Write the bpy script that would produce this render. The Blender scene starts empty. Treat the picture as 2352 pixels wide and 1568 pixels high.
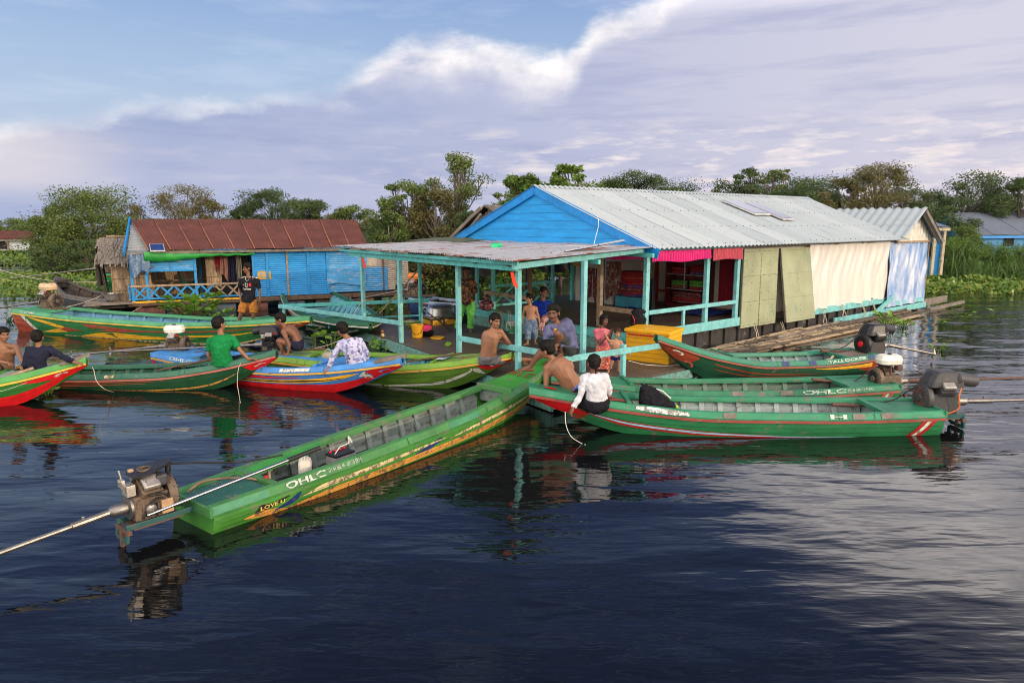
import bpy, bmesh, math, random
import numpy as np
from mathutils import Vector as VV, Matrix
R = math.radians
random.seed(7)
rng = np.random.default_rng(11)
scene = bpy.context.scene
COL = scene.collection
# ---------------------------------------------------------------- camera model (photo px 2352x1568)
F_ = 1568.0; CX_, CY_ = 1176.0, 784.0; CAM_H = 2.9
TH_ = math.atan(273 / 1568.); CT_, ST_ = math.cos(TH_), math.sin(TH_)
def _ray(px, py):
    X = (px - CX_) / F_; V = (CY_ - py) / F_
    return X, CT_ + V * ST_, -ST_ + V * CT_
def at(px, py, z):
    'point of the photo pixel at height z'
    x, y, d = _ray(px, py); t = (z - CAM_H) / d
    return VV((x * t, y * t, z))
def dep(px, py, Y):
    'point of the photo pixel at depth Y'
    x, y, d = _ray(px, py); t = Y / y
    return VV((x * t, Y, CAM_H + d * t))
# ---------------------------------------------------------------- objects
ORG = {}
def tag(o, label=None, cat=None, group=None, kind=None):
    if label: o['label'] = label
    if cat: o['category'] = cat
    if group: o['group'] = group
    if kind: o['kind'] = kind
    return o
def thing(name, label, cat, loc=(0, 0, 0), rz=0.0, group=None, local=False):
    o = bpy.data.objects.new(name, None); COL.objects.link(o)
    o.empty_display_size = .1
    o.location = loc; o.rotation_euler = (0, 0, rz)
    ORG[o] = VV((0, 0, 0)) if local else VV(loc)
    return tag(o, label, cat, group)
def lerp(a, b, t): return a + (b - a) * t
class MB:
    def __init__(s): s.v = []; s.f = []; s.m = []; s.cur = 0
    def add(s, vs, fs):
        n = len(s.v); s.v += [tuple(q) for q in vs]
        s.f += [[i + n for i in q] for q in fs]; s.m += [s.cur] * len(fs); return s
    def box(s, c, d, rot=None):
        c = VV(c); vs = []
        for k in range(8):
            p = VV(((k & 1) - .5, ((k >> 1) & 1) - .5, (k >> 2) - .5)); p = VV((p.x * d[0], p.y * d[1], p.z * d[2]))
            if rot is not None: p = rot @ p
            vs.append(c + p)
        return s.add(vs, [(0, 2, 3, 1), (4, 5, 7, 6), (0, 1, 5, 4), (2, 6, 7, 3), (0, 4, 6, 2), (1, 3, 7, 5)])
    def bar(s, a, b, w, h, up=(0, 0, 1)):
        a = VV(a); b = VV(b); x = (b - a); L = x.length; x = x / max(L, 1e-9)
        up = VV(up)
        if abs(x.dot(up)) > .97: up = VV((0, 1, 0)) if abs(x.y) < .9 else VV((1, 0, 0))
        y = up.cross(x).normalized(); z = x.cross(y)
        return s.box((a + b) / 2, (L, w, h), Matrix((x, y, z)).transposed())
    def ring(s, c, x, y, rx, ry, n):
        return [c + x * (math.cos(2 * math.pi * k / n) * rx) + y * (math.sin(2 * math.pi * k / n) * ry) for k in range(n)]
    def loft(s, rings, cap=True, close=True):
        n = len(rings[0]); vs = [p for r in rings for p in r]; fs = []
        for i in range(len(rings) - 1):
            for k in range(n if close else n - 1):
                k2 = (k + 1) % n
                fs.append((i * n + k, i * n + k2, (i + 1) * n + k2, (i + 1) * n + k))
        if cap and close:
            fs.append(tuple(range(n - 1, -1, -1))); e = (len(rings) - 1) * n; fs.append(tuple(e + k for k in range(n)))
        return s.add(vs, fs)
    def tube(s, pts, r, n=8, cap=True):
        pts = [VV(p) for p in pts]; rs = r if isinstance(r, (list, tuple)) else [r] * len(pts)
        rings = []; ux = None
        for i, p in enumerate(pts):
            d = (pts[min(i + 1, len(pts) - 1)] - pts[max(i - 1, 0)])
            if d.length < 1e-9: d = VV((0, 0, 1))
            d.normalize()
            if ux is None:
                q = VV((0, 0, 1)) if abs(d.z) < .9 else VV((1, 0, 0)); ux = q.cross(d).normalized()
            else:
                ux = (ux - d * ux.dot(d));
                if ux.length < 1e-6: ux = VV((0, 0, 1)).cross(d)
                ux.normalize()
            rings.append(s.ring(p, ux, d.cross(ux), rs[i], rs[i], n))
        return s.loft(rings, cap)
    def ell(s, c, r, rot=None, nu=14, nv=9):
        c = VV(c); rings = []
        for j in range(nv + 1):
            a = -math.pi / 2 + math.pi * j / nv; a = max(-1.5, min(1.5, a)); ring = []
            for k in range(nu):
                b = 2 * math.pi * k / nu
                p = VV((math.cos(a) * math.cos(b) * r[0], math.cos(a) * math.sin(b) * r[1], math.sin(a) * r[2]))
                if rot is not None: p = rot @ p
                ring.append(c + p)
            rings.append(ring)
        return s.loft(rings)
    def cap(s, a, b, ra, rb, n=10):
        'tapered capsule'
        a = VV(a); b = VV(b); d = b - a
        if d.length < 1e-5: return s.ell(a, (ra, ra, ra))
        d.normalize(); pts = []; rs = []
        for q in (-.999, -.8, -.45): pts.append(a + d * ra * q); rs.append(ra * math.sqrt(1 - q * q))
        pts.append(a); rs.append(ra); pts.append(b); rs.append(rb)
        for q in (.45, .8, .999): pts.append(b + d * rb * q); rs.append(rb * math.sqrt(1 - q * q))
        return s.tube(pts, [max(x, .0008) for x in rs], n)
    def lathe(s, c, prof, n=20, rot=None, cap=True):
        c = VV(c); rings = []
        for (r, z) in prof:
            ring = []
            for k in range(n):
                a = 2 * math.pi * k / n; p = VV((math.cos(a) * r, math.sin(a) * r, z))
                ring.append(c + (rot @ p if rot is not None else p))
            rings.append(ring)
        return s.loft(rings, cap)
    def cyl(s, a, b, r, n=14): return s.tube([a, b], r, n)
    def grid(s, fn, nu, nv):
        vs = [fn(i / nu, j / nv) for j in range(nv + 1) for i in range(nu + 1)]; fs = []
        for j in range(nv):
            for i in range(nu):
                a = j * (nu + 1) + i; fs.append((a, a + 1, a + nu + 2, a + nu + 1))
        return s.add(vs, fs)
    def slab(s, poly, off):
        'polygon with thickness along vector off'
        n = len(poly); poly = [VV(p) for p in poly]; off = VV(off)
        return s.add(poly + [p + off for p in poly], [tuple(range(n - 1, -1, -1)), tuple(range(n, 2 * n))] + [(k, (k + 1) % n, n + (k + 1) % n, n + k) for k in range(n)])
    def mesh(s, name, mats=None, smooth=False, org=None):
        me = bpy.data.meshes.new(name)
        v = s.v if org is None else [(p[0] - org[0], p[1] - org[1], p[2] - org[2]) for p in s.v]
        me.from_pydata(v, [], s.f); me.update()
        if mats:
            for m in (mats if isinstance(mats, (list, tuple)) else [mats]): me.materials.append(m)
        if len(me.materials) > 1: me.polygons.foreach_set('material_index', s.m)
        if smooth: me.polygons.foreach_set('use_smooth', [True] * len(me.polygons))
        return me
    def build(s, name, mats, parent=None, smooth=False, bevel=0, ang=None):
        org = ORG[parent] if parent is not None else (VV((0, 0, 0)))
        loc = None
        if parent is None:
            # a thing of one mesh: origin at its base
            a = np.array(s.v); loc = VV(((a[:, 0].min() + a[:, 0].max()) / 2, (a[:, 1].min() + a[:, 1].max()) / 2, a[:, 2].min())); org = loc
        me = s.mesh(name, mats, smooth, org)
        o = bpy.data.objects.new(name, me); COL.objects.link(o)
        if parent is not None: o.parent = parent; ORG[o] = ORG[parent]
        else: o.location = loc; ORG[o] = loc
        if bevel:
            m = o.modifiers.new('bevel', 'BEVEL'); m.width = bevel; m.segments = 2; m.limit_method = 'ANGLE'; m.angle_limit = R(40)
        if smooth and ang:
            try: me.set_sharp_from_angle(angle=R(ang))
            except Exception: pass
        return o
class Fr:
    'a ground frame: origin and two horizontal unit directions'
    def __init__(s, o, u, v=None):
        s.o = VV((o[0], o[1], 0)); l = math.hypot(*u); s.u = VV((u[0] / l, u[1] / l, 0))
        s.v = VV((-s.u.y, s.u.x, 0)) if v is None else VV((v[0], v[1], 0)).normalized()
    def p(s, a, b, z): q = s.o + s.u * a + s.v * b; return VV((q.x, q.y, z))
    def box(s, mb, a0, a1, b0, b1, z0, z1):
        P = [s.p(a, b, z) for z in (z0, z1) for b in (b0, b1) for a in (a0, a1)]
        return mb.add(P, [(0, 2, 3, 1), (4, 5, 7, 6), (0, 1, 5, 4), (2, 6, 7, 3), (0, 4, 6, 2), (1, 3, 7, 5)])
# ---------------------------------------------------------------- materials
MATS = {}
def nn(nt, t, ins=None, **kw):
    n = nt.nodes.new(t)
    for k, v in kw.items(): setattr(n, k, v)
    for k, v in (ins or {}).items():
        if isinstance(v, bpy.types.NodeSocket): nt.links.new(v, n.inputs[k])
        else: n.inputs[k].default_value = v
    return n
def c4(c): return (c[0], c[1], c[2], 1.0)
def math_(nt, op, a, b=0.0, c=None, clamp=False):
    d = {0: a, 1: b}
    if c is not None: d[2] = c
    return nn(nt, 'ShaderNodeMath', d, operation=op, use_clamp=clamp).outputs[0]
def mixc(nt, f, a, b, bt='MIX'):
    n = nn(nt, 'ShaderNodeMix', None, data_type='RGBA', blend_type=bt)
    for i, v in ((0, f), (6, a), (7, b)):
        if isinstance(v, bpy.types.NodeSocket): nt.links.new(v, n.inputs[i])
        else: n.inputs[i].default_value = v if i == 0 else c4(v)
    return n.outputs[2]
def ramp(nt, f, pts, interp='LINEAR'):
    n = nn(nt, 'ShaderNodeValToRGB', {0: f}); r = n.color_ramp; r.interpolation = interp
    while len(r.elements) < len(pts): r.elements.new(.5)
    for e, (p, c) in zip(r.elements, pts): e.position = p; e.color = c4(c) if isinstance(c, (tuple, list)) else (c, c, c, 1)
    return n.outputs[0]
def coords(nt, sc=(1, 1, 1), kind='pos', rot=(0, 0, 0)):
    if kind == 'pos': o = nt.nodes.new('ShaderNodeNewGeometry').outputs['Position']
    else: o = nt.nodes.new('ShaderNodeTexCoord').outputs['Object']
    return nn(nt, 'ShaderNodeMapping', {0: o, 2: rot, 3: sc}).outputs[0]
def noise(nt, vec, scale, det=3, rough=.55, dist=0.):
    return nn(nt, 'ShaderNodeTexNoise', {'Vector': vec, 'Scale': scale, 'Detail': det, 'Roughness': rough, 'Distortion': dist}).outputs[0]
def base_mat(name):
    m = bpy.data.materials.new(name); m.use_nodes = True
    return m, m.node_tree, m.node_tree.nodes['Principled BSDF']
def paint(name, col, rough=.45, var=.22, wear=0., wcol=(.12, .1, .08), scale=5., st=(1, 1, 1), metal=0., bump=.15, bscale=None, grime=.25, spec=.5, coat=0., kind='pos', sss=0.):
    'coloured surface with blotchy tone, grime and worn patches'
    if name in MATS: return MATS[name]
    m, nt, b = base_mat(name); v = coords(nt, st, kind)
    n1 = noise(nt, v, scale, 4); n2 = noise(nt, v, scale * 4.3, 3)
    lo = tuple(c * (1 - var) for c in col); hi = tuple(min(1, c * (1 + var * .8)) for c in col)
    c = mixc(nt, ramp(nt, n1, [(.3, 0), (.7, 1)]), lo, hi)
    if grime: c = mixc(nt, math_(nt, 'MULTIPLY', ramp(nt, n2, [(.45, 0), (.75, 1)]), grime), c, tuple(x * .45 for x in col))
    if wear:
        n3 = noise(nt, v, scale * 1.7, 6, .7); t = .68 - wear * .3
        c = mixc(nt, ramp(nt, n3, [(t, 0), (t + .05, .85)]), c, wcol)
    nt.links.new(c, b.inputs['Base Color'])
    nt.links.new(math_(nt, 'ADD', math_(nt, 'MULTIPLY', n2, .25), rough - .12, clamp=True), b.inputs['Roughness'])
    b.inputs['Metallic'].default_value = metal; b.inputs['Specular IOR Level'].default_value = spec
    if coat: b.inputs['Coat Weight'].default_value = coat; b.inputs['Coat Roughness'].default_value = .15
    if sss: b.inputs['Subsurface Weight'].default_value = sss; b.inputs['Subsurface Radius'].default_value = (.02, .008, .004)
    if bump:
        bn = nn(nt, 'ShaderNodeBump', {'Strength': bump, 'Distance': .01, 'Height': noise(nt, v, bscale or scale * 8, 3)})
        nt.links.new(bn.outputs[0], b.inputs['Normal'])
    MATS[name] = m; return m
def wood(name, col, ax=(1, 12, 12), rough=.75, **k): return paint(name, col, rough, var=k.pop('var', .4), scale=k.pop('scale', 3.), st=ax, bump=.4, grime=.5, **k)
def text_mesh(txt, size=1.0, bold=False):
    cu = bpy.data.curves.new('t', 'FONT'); cu.body = txt; cu.size = size; cu.resolution_u = 3
    if bold: cu.offset = .025 * size
    o = bpy.data.objects.new('t', cu); COL.objects.link(o)
    dg = bpy.context.evaluated_depsgraph_get(); me = bpy.data.meshes.new_from_object(o.evaluated_get(dg))
    vs = [tuple(v.co) for v in me.vertices]; fs = [tuple(p.vertices) for p in me.polygons]
    bpy.data.objects.remove(o); bpy.data.curves.remove(cu); bpy.data.meshes.remove(me)
    xs = [v[0] for v in vs] or [0]; ys = [v[1] for v in vs] or [0]
    x0, x1, y0, y1 = min(xs), max(xs), min(ys), max(ys)
    return [((v[0] - x0) / max(x1 - x0, 1e-6), (v[1] - y0) / max(y1 - y0, 1e-6)) for v in vs], fs
def put_text(txt, fn, name, mat, parent, bold=False):
    'lettering laid on a surface: fn maps (0..1, 0..1) to a point'
    vs, fs = text_mesh(txt, bold=bold); mb = MB(); q_ = 1.6 / max(3, len(txt)); vs = [(a + q_ * .035 * math.sin(a * 41 + b * 5), b + .035 * math.sin(a * 29 + 1) + .02 * math.sin(a * 67 + b * 4)) for a, b in vs]; mb.add([fn(a, b) for a, b in vs], fs)
    return mb.build(name, mat, parent)
def rope(name, pts, r, mat, label, cat='rope', parent=None, sag=0., n=10):
    pts = [VV(p) for p in pts]
    if len(pts) == 2 and n > 2:
        a, b = pts; pts = [a.lerp(b, k / n) - VV((0, 0, sag * 4 * (k / n) * (1 - k / n))) for k in range(n + 1)]
    elif len(pts) > 2: pts = crv(pts, 6)
    o = MB().tube(pts, r, 6).build(name, mat, parent, smooth=True)
    if parent is None: tag(o, label, cat)
    return o
def crv(pts, n=6):
    'smooth curve through points'
    pts = [VV(p) for p in pts]; P = [pts[0] * 2 - pts[1]] + pts + [pts[-1] * 2 - pts[-2]]; out = []
    for i in range(1, len(P) - 2):
        for k in range(n):
            t = k / n; a, b, c, d = P[i - 1:i + 3]
            out.append(.5 * ((2 * b) + (c - a) * t + (2 * a - 5 * b + 4 * c - d) * t * t + (3 * b - a - 3 * c + d) * t ** 3))
    out.append(pts[-1]); return out
def interp(tab, x):
    'smooth monotone-ish interpolation of a table [(x, y)]'
    if x <= tab[0][0]: return tab[0][1]
    for (a, ya), (b, yb) in zip(tab, tab[1:]):
        if x <= b:
            return lerp(ya, yb, (x - a) / (b - a))
    return tab[-1][1]
def smooth_tab(tab, n=60):
    xs = [i / n for i in range(n + 1)]; ys = [interp(tab, x) for x in xs]
    for _ in range(10): ys = [ys[0]] + [(ys[i - 1] + 2 * ys[i] + ys[i + 1]) / 4 for i in range(1, n)] + [ys[-1]]
    return list(zip(xs, ys))
def corr(mb, o, a, b, nrm, amp, per, sub=6, jag=0.):
    'corrugated sheet: o corner, a vector along the ridges, b vector across them'
    o, a, b, nrm = VV(o), VV(a), VV(b), VV(nrm).normalized(); L = b.length; n = max(4, int(L / per * sub))
    vs = []
    for i in range(n + 1):
        t = i / n; w = nrm * (amp * math.sin(2 * math.pi * t * L / per)); j = random.uniform(-jag, jag)
        vs += [o + b * t + w, o + b * t + a * (1 + j) + w]
    return mb.add(vs, [(2 * i, 2 * i + 2, 2 * i + 3, 2 * i + 1) for i in range(n)])
# ======================================================================= camera, light, sky, water
cam = bpy.data.cameras.new('camera'); co = bpy.data.objects.new('camera', cam); COL.objects.link(co)
co.location = (0, 0, CAM_H); co.rotation_euler = (math.pi / 2 - TH_, 0, 0)
cam.sensor_width = 36; cam.lens = 24.0; cam.clip_end = 3000; cam.clip_start = .05
scene.camera = co
scene.view_settings.view_transform = 'Standard'; scene.view_settings.look = 'None'; scene.view_settings.exposure = .40; scene.view_settings.gamma = 1
scene.render.engine = 'CYCLES'; scene.cycles.use_denoising = True; scene.cycles.max_bounces = 6; scene.cycles.transparent_max_bounces = 8
scene.cycles.sample_clamp_indirect = 6; scene.cycles.pixel_filter_type = 'BLACKMAN_HARRIS'; scene.cycles.filter_width = 1.0
SUN_EL = R(13); SUN_AZ = math.atan2(.86, -.5)             # azimuth from +y towards +x
sd_ = VV((math.sin(SUN_AZ) * math.cos(SUN_EL), math.cos(SUN_AZ) * math.cos(SUN_EL), math.sin(SUN_EL)))
sl = bpy.data.lights.new('sun', 'SUN'); sl.energy = 1.5; sl.angle = R(.6); sl.color = (1, .76, .52)
so = bpy.data.objects.new('sun', sl); COL.objects.link(so); so.rotation_euler = (-sd_).to_track_quat('-Z', 'Y').to_euler(); so.location = (30, -20, 20)
w = bpy.data.worlds.new('World'); scene.world = w; w.use_nodes = True; nt = w.node_tree; bg = nt.nodes['Background']
BGS = .12
sky = nn(nt, 'ShaderNodeTexSky', None, sky_type='NISHITA'); sky.sun_disc = False; sky.sun_elevation = SUN_EL; sky.sun_rotation = SUN_AZ; sky.air_density = 1.2; sky.dust_density = 1.5; sky.ozone_density = 2.0
d = nt.nodes.new('ShaderNodeTexCoord').outputs['Generated']
sx = nn(nt, 'ShaderNodeSeparateXYZ', {0: d})
az = math_(nt, 'ARCTAN2', sx.outputs[0], sx.outputs[1]); el = math_(nt, 'ARCSINE', sx.outputs[2])
k = lambda c: tuple(x / BGS for x in c)
def svec(sa, se, off=0.):
    return nn(nt, 'ShaderNodeCombineXYZ', {0: math_(nt, 'MULTIPLY', az, sa), 1: math_(nt, 'MULTIPLY', el, se), 2: off}).outputs[0]
# upper edge of the cloud bank as a function of azimuth
pts = [(-1.0, .05), (-.77, .085), (-.624, .118), (-.54, .13), (-.50, .143), (-.45, .150), (-.337, .164), (-.248, .176), (-.195, .212), (-.159, .242), (-.07, .250), (.02, .232), (.075, .226), (.112, .262), (.13, .275), (.2, .290), (.3, .36), (.45, .46), (.62, .54), (.8, .6)]
f01 = nn(nt, 'ShaderNodeMapRange', {0: az, 1: -1.0, 2: .8, 3: 0., 4: 1.}).outputs[0]
edge = ramp(nt, f01, [((a + 1) / 1.8, (e, e, e)) for a, e in pts])
nA = noise(nt, svec(9, 20), 1., 6, .6); nB = noise(nt, svec(26, 48, 3.), 1., 5, .6); nC = noise(nt, svec(4, 34, 7.), 1., 6, .62); nD = noise(nt, svec(2.2, 4, 5.), 1., 4, .5); nF = noise(nt, svec(9, 15, 9.), 1., 5, .58, .3); nE = noise(nt, svec(12, 60, 2.), 1., 4, .6)
ed = math_(nt, 'ADD', edge, math_(nt, 'ADD', math_(nt, 'MULTIPLY', math_(nt, 'SUBTRACT', nA, .5), .05), math_(nt, 'MULTIPLY', math_(nt, 'SUBTRACT', nB, .5), .028)))
dd = math_(nt, 'SUBTRACT', ed, el)                    # > 0 inside the cloud bank
soft = nn(nt, 'ShaderNodeMapRange', {0: el, 1: .28, 2: .5, 3: .026, 4: .2}).outputs[0]
mask = nn(nt, 'ShaderNodeMapRange', {0: dd, 1: math_(nt, 'MULTIPLY', soft, -.4), 2: soft}, interpolation_type='SMOOTHSTEP').outputs[0]
rimf = nn(nt, 'ShaderNodeMapRange', {0: dd, 1: .0, 2: ramp(nt, f01, [(0, .06), (.2, .05), (.25, .02), (.3, .03), (.4, .02), (.46, .09), (.57, .09), (.62, .05), (.75, .05), (1, .05)]), 3: 1., 4: 0.}, interpolation_type='SMOOTHSTEP').outputs[0]
rw = ramp(nt, f01, [(0, .9), (.19, 1), (.25, .35), (.28, .8), (.37, .7), (.41, .2), (.45, 1), (.6, 1), (.64, .95), (.75, .8), (1, .6)])
rim = math_(nt, 'MULTIPLY', math_(nt, 'MULTIPLY', rimf, rw), ramp(nt, math_(nt, 'ADD', math_(nt, 'MULTIPLY', nD, .3), math_(nt, 'MULTIPLY', nF, .7)), [(.34, 0), (.58, 1)]))
clear = ramp(nt, el, [(.0, k((.34, .38, .53))), (.12, k((.36, .44, .59))), (.2, k((.31, .41, .59))), (.3, k((.21, .31, .54))), (.45, k((.075, .13, .36))), (.8, k((.035, .06, .2)))])
clear = mixc(nt, ramp(nt, noise(nt, svec(5, 30, 1.), 1., 5, .6), [(.5, 0), (.8, .5)]), clear, k((.5, .57, .70)))
clear = mixc(nt, .12, clear, sky.outputs[0])
azr = nn(nt, 'ShaderNodeMapRange', {0: az, 1: -.55, 2: .55}).outputs[0]
body = mixc(nt, azr, k((.235, .30, .49)), k((.51, .505, .60)))
low = mixc(nt, azr, k((.31, .36, .53)), k((.50, .47, .55)))
body = mixc(nt, nn(nt, 'ShaderNodeMapRange', {0: el, 1: .16, 2: .0}).outputs[0], body, low)
body = mixc(nt, ramp(nt, nD, [(.4, .0), (.7, .3)]), body, k((.50, .49, .58)))
body = mixc(nt, ramp(nt, nC, [(.48, 0), (.66, .4)]), body, k((.24, .28, .46)))
lowband = nn(nt, 'ShaderNodeMapRange', {0: math_(nt, 'ABSOLUTE', math_(nt, 'SUBTRACT', el, .075)), 1: .02, 2: .085, 3: 1, 4: 0}, interpolation_type='SMOOTHSTEP').outputs[0]
pink = math_(nt, 'MULTIPLY', math_(nt, 'MULTIPLY', lowband, ramp(nt, nE, [(.5, 0), (.68, 1)])), nn(nt, 'ShaderNodeMapRange', {0: az, 1: -.25, 2: .2, 3: .12, 4: .8}).outputs[0])
body = mixc(nt, pink, body, k((.80, .70, .66)))
warm = math_(nt, 'MULTIPLY', nn(nt, 'ShaderNodeMapRange', {0: az, 1: -.44, 2: -.62}, interpolation_type='SMOOTHSTEP').outputs[0], nn(nt, 'ShaderNodeMapRange', {0: math_(nt, 'ABSOLUTE', math_(nt, 'SUBTRACT', el, .075)), 1: .015, 2: .06, 3: .65, 4: 0.}, interpolation_type='SMOOTHSTEP').outputs[0])
body = mixc(nt, warm, body, k((.66, .60, .60)))
body = mixc(nt, rim, body, k((1.0, .93, .86)))
high = math_(nt, 'MULTIPLY', nn(nt, 'ShaderNodeMapRange', {0: el, 1: .26, 2: .36}).outputs[0], ramp(nt, nD, [(.34, .1), (.6, 1)]))
high = math_(nt, 'MULTIPLY', high, nn(nt, 'ShaderNodeMapRange', {0: az, 1: .0, 2: .5}).outputs[0])
high = math_(nt, 'MULTIPLY', high, nn(nt, 'ShaderNodeMapRange', {0: el, 1: .62, 2: .38}, interpolation_type='SMOOTHSTEP').outputs[0])
body = mixc(nt, high, body, k((2.4, 2.2, 2.1)))
col = mixc(nt, mask, clear, body)
# hazy evening sky behind the camera, unseen, brightened to fill the shaded gable
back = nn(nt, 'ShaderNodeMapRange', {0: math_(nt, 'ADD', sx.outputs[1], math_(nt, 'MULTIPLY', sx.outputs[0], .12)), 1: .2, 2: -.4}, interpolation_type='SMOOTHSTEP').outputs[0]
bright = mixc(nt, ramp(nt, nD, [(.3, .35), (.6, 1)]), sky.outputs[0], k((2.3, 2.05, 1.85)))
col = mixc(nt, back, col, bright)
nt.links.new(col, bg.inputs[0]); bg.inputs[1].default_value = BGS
# --- water
m, nt, b = base_mat('lake_water')
b.inputs['Base Color'].default_value = (.004, .005, .006, 1); b.inputs['Roughness'].default_value = .015; b.inputs['IOR'].default_value = 1.5; b.inputs['Specular IOR Level'].default_value = .5
v1 = coords(nt, (.55, 1.3, 1), rot=(0, 0, R(-12))); v2 = coords(nt, (.9, 2.4, 1), rot=(0, 0, R(9))); v3 = coords(nt, (1, 1.7, 1), rot=(0, 0, R(30)))
h = math_(nt, 'ADD', math_(nt, 'MULTIPLY', noise(nt, v1, .8, 0, .4, .5), 1.1), math_(nt, 'MULTIPLY', noise(nt, v2, 1.5, 1, .4, .6), .26))
h = math_(nt, 'ADD', h, math_(nt, 'MULTIPLY', noise(nt, v3, 5., 1, .5), .011))
v4 = coords(nt, (1, 4.2, 1), rot=(0, 0, R(-6))); h = math_(nt, 'ADD', h, math_(nt, 'MULTIPLY', noise(nt, v4, 2.6, 2, .5, .3), .085))
bn = nn(nt, 'ShaderNodeBump', {'Strength': 1.0, 'Distance': .04, 'Height': h}); nt.links.new(bn.outputs[0], b.inputs['Normal'])
WATER = m
mb = MB(); mb.add([(-700, -80, 0), (700, -80, 0), (700, 900, 0), (-700, 900, 0)], [(0, 1, 2, 3)]); o = mb.build('water', WATER); o['kind'] = 'structure'
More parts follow.
